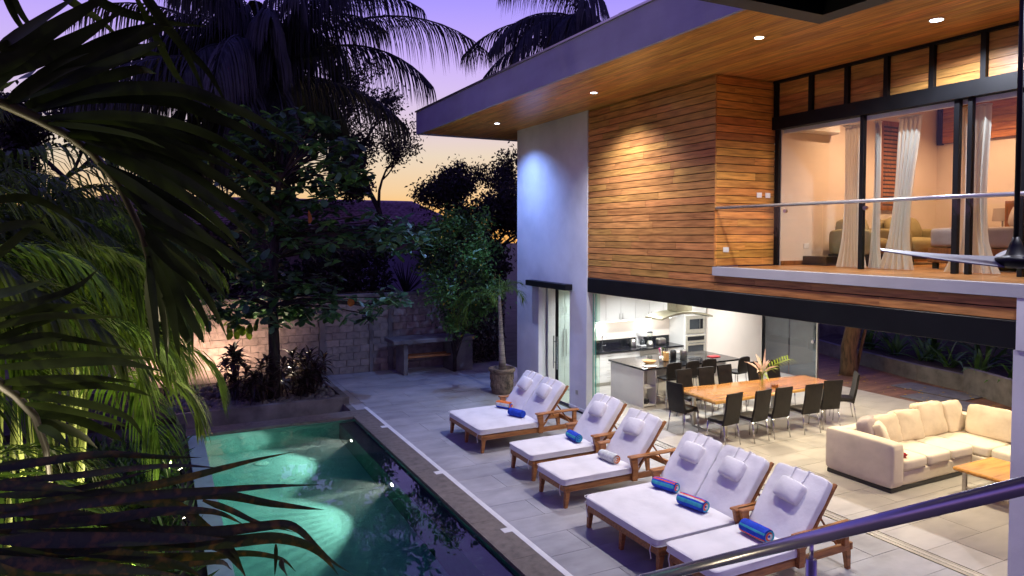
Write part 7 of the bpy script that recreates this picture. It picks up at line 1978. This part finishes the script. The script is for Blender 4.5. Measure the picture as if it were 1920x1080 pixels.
# ------------------------------------------------------------------ neighbouring houses
nh = thing('neighbour_house', (6, 32, 0), 'low neighbouring house with a dusky tiled roof beyond the block wall', 'house')
MB().box(-3.0, 30.6, 0, 11.6, 36.5, 4.28).build('wall', 'neighbour', nh)
rf_ = MB()
rx0, rx1 = -2.0, 11.3
rf_.add([(-4.0, 29.8, 4.33), (12.5, 29.8, 4.33), (rx1, 33.2, 5.52), (rx0, 33.2, 5.52), (-4.0, 36.9, 4.33), (12.5, 36.9, 4.33)],
        [(0, 1, 2, 3), (5, 4, 3, 2), (1, 5, 2), (4, 0, 3), (0, 4, 5, 1)])
ro = rf_.build('roof', 'shadow_back', nh)  # near-black base stands in for the shade under the tile courses
NC = 13
for k in range(NC):
    u0, u1 = k / NC, (k + 1) / NC + 0.012
    b = MB()
    xa0, xa1 = -4.0 + (rx0 + 4.0) * u0, 12.5 + (rx1 - 12.5) * u0
    xb0, xb1 = -4.0 + (rx0 + 4.0) * u1, 12.5 + (rx1 - 12.5) * u1
    n_ = 64
    vs, fs = [], []
    for i in range(n_ * 2 + 1):
        v = i / (n_ * 2)
        bump_ = 0.03 * (1 if i % 2 else 0)
        vs.append((xa0 + (xa1 - xa0) * v, 29.8 + 3.4 * u0, 4.33 + 1.19 * u0 + 0.12 + bump_))
        vs.append((xb0 + (xb1 - xb0) * v, 29.8 + 3.4 * u1, 4.33 + 1.19 * u1 + 0.012 + bump_ * 0.6))
        vs.append((xa0 + (xa1 - xa0) * v, 29.8 + 3.4 * u0, 4.33 + 1.19 * u0 + 0.065))
    for i in range(n_ * 2):
        a = i * 3
        fs += [(a, a + 3, a + 4, a + 1), (a + 2, a + 5, a + 3, a)]
    b.add(vs, fs).build('tile_course', 'roof_tile', ro)
MB().tube([(rx0, 33.2, 5.56), (rx1, 33.2, 5.56)], 0.10, 8).build('ridge', 'roof_tile', ro)
MB().tube([(rx1, 33.2, 5.56), (12.5, 29.8, 4.40)], 0.09, 8).build('hip_ridge', 'roof_tile', ro)
MB().box(-4.05, 29.74, 4.20, 12.55, 29.80, 4.36).build('gutter', 'dark_bark', nh)
lw = thing('lilac_wall', (8, 26.0, 0), 'smooth lilac painted wall of the neighbour showing between the leaves', 'wall')
MB().box(6.9, 26.0, -0.1, 12.0, 26.2, 3.25).build('panel', 'lilac_wall', lw)
MB().box(6.85, 25.95, 3.252, 12.05, 26.25, 3.34).build('cap', 'lilac_wall', lw)

# overgrown hedge just beyond the block wall
rng = np.random.default_rng(77)
nl = 26000
hx = rng.uniform(-9, 7.0, nl)
top_ = 3.7 + 0.55 * np.sin(hx * 1.1) + 0.35 * np.sin(hx * 2.7 + 1)
P = np.stack([hx, rng.uniform(22.6, 24.0, nl), rng.uniform(0.2, 1.0, nl) ** 0.7 * top_], 1)
P += rng.normal(size=(nl, 3)) * 0.15
hg = thing('hedge', (-1, 23.2, 0), 'dark overgrown hedge between the block wall and the neighbouring house', 'hedge')
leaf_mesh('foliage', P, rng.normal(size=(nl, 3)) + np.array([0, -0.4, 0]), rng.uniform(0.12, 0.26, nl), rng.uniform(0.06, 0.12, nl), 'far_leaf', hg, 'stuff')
for k in range(9):
    MB().tube([(-8.5 + k * 1.85, 23.2, -0.1), (-8.4 + k * 1.85, 23.3, 1.6), (-8.2 + k * 1.85, 23.2, 3.0)], [0.07, 0.05, 0.02], 6).build('stem', 'dark_bark', hg)

# ------------------------------------------------------------------ furniture of the upper room
FZ = 3.452
def curtain(x, y0, y1, label, seed, flare=0.5, lean=0.0):
    t = thing('curtain', (x, (y0 + y1) / 2, FZ), label, 'curtain', 'sheer white curtains in the upper room')
    rr = random.Random(seed)
    n, mz = 40, 16
    vs, fs = [], []
    ph = rr.uniform(0, 6)
    for j in range(mz + 1):
        v = j / mz
        z = FZ + 0.012 + (5.795 - FZ - 0.02) * v
        pinch = 1 - 0.25 * math.sin(v * math.pi) ** 2
        wid = (1 + flare * max(0, 1 - v * 4.5) ** 1.5) * pinch
        yc = (y0 + y1) / 2
        for i in range(n + 1):
            u = i / n
            y = yc + (u - 0.5) * (y1 - y0) * wid + lean * (1 - v)
            amp = 0.045 * (0.6 + 0.7 * (1 - v))
            xx = x + amp * math.sin(u * 2 * math.pi * 5.5 + ph + 0.8 * math.sin(v * 3 + ph)) + 0.02 * math.sin(u * 31 + v * 2)
            vs.append((xx, y, z))
    for j in range(mz):
        for i in range(n):
            a = j * (n + 1) + i
            fs.append((a, a + 1, a + n + 2, a + n + 1))
    MB().add(vs, fs).build('cloth', 'sheer', t, True)
    b = MB().box(x - 0.05, y0, 5.775, x + 0.05, y1, 5.797).build('heading', 'sheer', t)
curtain(10.17, 7.56, 7.88, 'sheer white curtain bunched left of the first black window post', 1, 0.5)
curtain(10.20, 7.27, 7.35, 'thin edge of sheer curtain right of the first black window post', 4, 1.0)
curtain(10.20, 6.60, 6.96, 'widest sheer white curtain in the middle of the window wall', 2, 0.7, 0.2)
curtain(10.18, 5.62, 6.02, 'sheer white curtain gathered between the paired black window posts', 3, 0.8)

def upholstered(name, parent, x0, y0, z0, x1, y1, z1, mat, puff=0.2, p=9, seed=0):
    return MB().cushion((x1 - x0, y1 - y0, z1 - z0), puff, 7, 0.006, seed, Matrix.Translation(((x0 + x1) / 2, (y0 + y1) / 2, (z0 + z1) / 2)), p).build(name, mat, parent, True)
def room_seat(x0, x1, y0, y1, label, name='armchair', cat='armchair'):
    t = thing(name, ((x0 + x1) / 2, (y0 + y1) / 2, FZ), label, cat, 'beige seats in the upper room')
    MB().bbox(x0, y0, FZ + 0.10, x1, y1, FZ + 0.20, 0.01).build('base', 'black_plastic', t)
    for x in (x0 + 0.03, x1 - 0.09):
        for y in (y0 + 0.03, y1 - 0.09):
            MB().box(x, y, FZ, x + 0.06, y + 0.06, FZ + 0.099).build('leg', 'black_plastic', t)
    for a, b in ((x0, x0 + 0.17), (x1 - 0.17, x1)):
        upholstered('arm', t, a, y0, FZ + 0.201, b, y1, FZ + 0.62, 'khaki')
    upholstered('back', t, x0 + 0.17, y1 - 0.2, FZ + 0.201, x1 - 0.17, y1, FZ + 0.80, 'khaki')
    upholstered('seat_cushion', t, x0 + 0.175, y0 - 0.03, FZ + 0.22, x1 - 0.175, y1 - 0.2, FZ + 0.46, 'khaki', 0.4, 6)
    pw = MB().cushion((x1 - x0 - 0.4, 0.46, 0.16), 0.7, 8, 0.012, x0, Matrix.Translation(((x0 + x1) / 2, y1 - 0.30, FZ + 0.66)) @ Matrix.Rotation(R(72), 4, 'X'), 3.6).build('back_cushion', 'khaki', t, True)
room_seat(10.95, 11.80, 7.95, 8.80, 'beige armchair with dark base behind the left curtain')
room_seat(11.95, 13.35, 7.95, 8.80, 'beige two seat sofa against the wall under the louvred window', 'loveseat', 'sofa')
bd_ = thing('bed', (13.0, 6.2, FZ), 'bed with mauve grey linen on a brown wooden base in the upper room', 'bed')
MB().bbox(11.12, 5.2, FZ + 0.10, 13.45, 7.05, FZ + 0.34, 0.01).build('bed_base', 'brown_wood', bd_)
for x in (11.17, 13.3):
    for y in (5.25, 6.93):
        MB().box(x, y, FZ, x + 0.07, y + 0.07, FZ + 0.099).build('leg', 'black_plastic', bd_)
upholstered('mattress', bd_, 11.10, 5.18, FZ + 0.341, 13.40, 7.07, FZ + 0.66, 'taupe', 0.08, 14)
MB().bbox(13.455, 5.1, FZ, 13.51, 7.15, FZ + 1.15, 0.008).build('headboard', 'brown_wood', bd_)
for k, y in enumerate((5.65, 6.55)):
    MB().cushion((0.46, 0.66, 0.20), 0.7, 8, 0.01, k, Matrix.Translation((13.12, y, FZ + 0.86)) @ Matrix.Rotation(R(-58), 4, 'Y'), 3.6).build('pillow', 'taupe', bd_, True)
ns = thing('bedside_lamp', (14.15, 7.55, FZ), 'bedside table with a pale drum lamp between sofa and bed', 'lamp')
MB().bbox(13.9, 7.3, FZ + 0.02, 14.4, 7.78, FZ + 0.52, 0.008).build('table', 'brown_wood', ns)
MB().lathe((14.15, 7.55, FZ + 0.521), [(0.08, 0), (0.08, 0.02), (0.02, 0.03), (0.02, 0.30)], 14).build('stem', 'chrome', ns)
MB().lathe((14.15, 7.55, FZ + 0.80), [(0.17, 0), (0.15, 0.24)], 20, False).build('lamp_shade', 'taupe', ns, True)
cb = thing('low_bench', (10.75, 8.75, FZ), 'low dark wooden step beside the beige armchair', 'bench')
MB().bbox(10.48, 8.45, FZ, 10.90, 8.96, FZ + 0.16, 0.006).build('step', 'black_plastic', cb)
chd = thing('chandelier', (12.3, 5.55, 6.2), 'small wire chandelier glowing near the ceiling of the upper room', 'chandelier')
MB().tube([(12.3, 5.55, 6.2), (12.3, 5.55, 6.725)], 0.008, 6).build('rod', 'chrome', chd)
for k in range(6):
    a = k * math.pi / 3
    MB().tube([(12.3, 5.55, 6.20), (12.3 + 0.2 * math.cos(a), 5.55 + 0.2 * math.sin(a), 6.12), (12.3 + 0.12 * math.cos(a + 0.5), 5.55 + 0.12 * math.sin(a + 0.5), 5.98)], 0.007, 5).build('arm', 'chrome', chd)

# ------------------------------------------------------------------ ceiling fan under the overhang
cf = thing('ceiling_fan', (6.62, 3.42, 3.8), 'dark ceiling fan on a long rod with slim grey blades', 'ceiling fan')
fx, fy, fz_ = 6.62, 3.42, 3.80
MB().tube([(fx, fy, fz_ + 0.16), (fx, fy, 6.66)], 0.021, 10).build('rod', 'black_steel', cf, True)
MB().lathe((fx, fy, 6.62), [(0.05, 0), (0.075, 0.06), (0.075, 0.112)], 18).build('ceiling_rose', 'black_steel', cf, True)
MB().lathe((fx, fy, fz_ - 0.09), [(0.06, 0), (0.125, 0.02), (0.15, 0.055), (0.155, 0.085), (0.11, 0.10), (0.075, 0.12), (0.05, 0.20), (0.025, 0.27)], 26).build('motor', 'black_steel', cf, True)
for k in range(3):
    a = R(148) + k * 2 * math.pi / 3
    b = MB()
    vs, fs = [], []
    for i in range(15):
        u = i / 14
        rr_ = 0.10 + 1.02 * u
        w0 = 0.03 + 0.165 * math.sin(min(1, u * 1.25) * math.pi * 0.55) * (1 - u ** 3)
        w1 = 0.03 + 0.05 * (1 - u)
        if u > 0.97: w0 = w1 = 0.012
        z0 = fz_ + 0.02 * u + 0.05 * u * u
        for (v, dz) in ((-w1, 0.0), (w0, -0.085 * (1 - 0.8 * u)), (w0, -0.085 * (1 - 0.8 * u) + 0.010), (-w1, 0.012)):
            vs.append((fx + math.cos(a) * rr_ - math.sin(a) * v, fy + math.sin(a) * rr_ + math.cos(a) * v, z0 + dz))
    for i in range(14):
        for q in range(4):
            c, d = i * 4 + q, i * 4 + (q + 1) % 4
            fs.append((c, d, d + 4, c + 4))
    fs += [(0, 1, 2, 3), (59, 58, 57, 56)]
    sharp(b.add(vs, fs).build('blade', 'fan_grey', cf), 50)

# ------------------------------------------------------------------ outside stair with its handrail, and the steel canopy above
sl = (2.87 - 3.25) / (1.78 - 1.15)
sr = thing('stair', (1.6, 2.5, 0), 'concrete outside stair below the camera', 'stair')
for k in range(17):
    z1 = 2.95 - k * 0.18
    y0 = -0.05 + k * 0.295
    MB().bbox(0.75, y0, z1 - 0.07, 2.16, y0 + 0.31, z1, 0.008).build('tread', 'concrete', sr)
MB().add([(x, y, z) for x in (1.3, 1.6) for (y, z) in ((-0.05, 2.6), (4.9, -0.4), (4.9, -0.1), (-0.05, 2.87))], [(0, 1, 2, 3), (7, 6, 5, 4), (0, 4, 5, 1), (1, 5, 6, 2), (2, 6, 7, 3), (3, 7, 4, 0)]).build('stringer', 'concrete', sr)
hr = thing('stair_handrail', (2.25, 2.0, 1.9), 'polished steel stair handrail sloping across the lower right corner', 'handrail')
def rail_z(y): return 3.25 + sl * (y - 1.15)
MB().tube([(2.25, 0.3, rail_z(0.3)), (2.25, 4.2, rail_z(4.2))], 0.026, 20).build('top_rail', 'dark_chrome', hr, True)
for y in (0.6, 1.86, 3.1):
    z = rail_z(y)
    po = MB().tube([(2.25, y, z - 0.95), (2.25, y, z - 0.085)], 0.021, 14).build('post', 'dark_chrome', hr, True)
    MB().tube([(2.25, y, z - 0.084), (2.25, y, z - 0.024)], 0.008, 10).build('saddle_pin', 'dark_chrome', po, True)
    MB().tube([(2.13, y, z - 0.93), (2.25, y, z - 0.93)], 0.012, 8).build('bracket', 'dark_chrome', po)
cn_ = thing('steel_canopy', (3.0, 2.0, 5.4), 'dark steel framed canopy corner overhead at the top of the picture', 'canopy')
CXE, CYE, CZ = 3.95, 3.27, 5.40
MB().box(-1.5, CYE - 0.14, CZ, CXE, CYE, CZ + 0.16).build('edge_beam', 'black_steel', cn_)
MB().box(CXE - 0.14, -1.5, CZ, CXE, CYE - 0.142, CZ + 0.16).build('edge_beam', 'black_steel', cn_)
for x in (2.55, 1.2, -0.15):
    MB().box(x - 0.03, -1.5, CZ + 0.03, x + 0.03, CYE - 0.142, CZ + 0.14).build('purlin', 'black_steel', cn_)
for y in (1.6, 0.0):
    MB().box(-1.5, y - 0.03, CZ + 0.142, CXE - 0.142, y + 0.03, CZ + 0.158).build('purlin', 'black_steel', cn_)
MB().box(-1.5, -1.5, CZ + 0.162, CXE - 0.002, CYE - 0.002, CZ + 0.19).build('roof_panel', 'black_plastic', cn_)
for (x, y) in ((-1.4, 3.0), (-1.4, -1.4), (3.88, -1.4)):
    MB().box(x - 0.05, y - 0.05, -0.1, x + 0.05, y + 0.05, CZ - 0.001).build('post', 'black_steel', cn_)

# ------------------------------------------------------------------ garden lamps
def garden_spot(loc, target, energy, colour, label, spot=95, blend=0.8):
    t = thing('garden_spotlight', loc, label, 'spotlight', 'small garden spotlights')
    d = (Vector(target) - Vector(loc)).normalized()
    p = Vector(loc) + Vector((0, 0, 0.16))
    MB().tube([(loc[0], loc[1], loc[2] - 0.05), p], 0.012, 6).build('spike', 'black_steel', t)
    MB().tube([p - d * 0.05, p + d * 0.05], [0.035, 0.045], 12).build('housing', 'black_steel', t)
    MB().tube([p + d * 0.051, p + d * 0.053], [0.036, 0.036], 12).build('lens', 'led_warm', t)
    lamp('garden_spot_light', 'SPOT', p + d * 0.07, energy, colour, t, Vector(target), 0.03, spot, blend)
GW = (1.0, 0.82, 0.56)
garden_spot((1.3, 18.9, 0.08), (1.6, 20.0, 1.3), 270, (1.0, 0.60, 0.44), 'spotlight washing the block wall behind the cordylines', 130)
garden_spot((0.1, 18.9, 0.08), (0.3, 20.0, 1.3), 270, (1.0, 0.60, 0.44), 'spotlight washing the left part of the block wall', 130)
garden_spot((-0.9, 12.4, -0.06), (-0.3, 12.2, 2.5), 260, GW, 'spotlight at the foot of the far clumping palm', 120)
garden_spot((-1.6, 9.9, -0.06), (-0.9, 9.9, 2.5), 260, GW, 'spotlight between the clumping palms beside the pool', 120)
garden_spot((-2.3, 7.5, -0.06), (-1.5, 7.6, 2.5), 230, GW, 'spotlight under the nearest clumping palms', 120)
garden_spot((0.25, 6.2, -0.06), (-1.6, 7.0, 3.4), 330, GW, 'spotlight at the near end of the pool kerb', 110)
garden_spot((0.30, 8.2, -0.06), (-1.5, 9.2, 3.6), 400, GW, 'spotlight by the pool kerb, second from the camera', 110)
garden_spot((0.30, 10.4, -0.06), (-1.4, 11.4, 3.6), 400, GW, 'spotlight by the pool kerb, third from the camera', 110)
garden_spot((0.30, 12.6, -0.06), (-1.6, 13.6, 3.6), 360, GW, 'spotlight by the pool kerb at the far end', 110)
garden_spot((-0.3, 9.0, -0.06), (-0.4, 9.5, 0.4), 40, (1.0, 0.85, 0.5), 'spotlight on the lime plant by the pool edge', 120)
garden_spot((2.62, 17.75, 0.08), (3.1, 17.3, 3.0), 420, (1.0, 0.86, 0.6), 'added spotlight brightening the broad leaved tree', 125, 1.0)  # guessed fixture, added to brighten the tree's leaves
garden_spot((0.25, 4.4, -0.06), (-0.5, 2.3, 4.4), 320, GW, 'added spotlight lightening the dark foreground palm', 100, 1.0)  # no known lamp here; added to lighten the near-black fronds
garden_spot((-1.2, 5.2, -0.06), (-0.2, 3.4, 4.8), 300, GW, 'second added spotlight lightening the foreground palm, on the left bank', 110, 1.0)  # another added lamp, lifts the upper fronds out of black
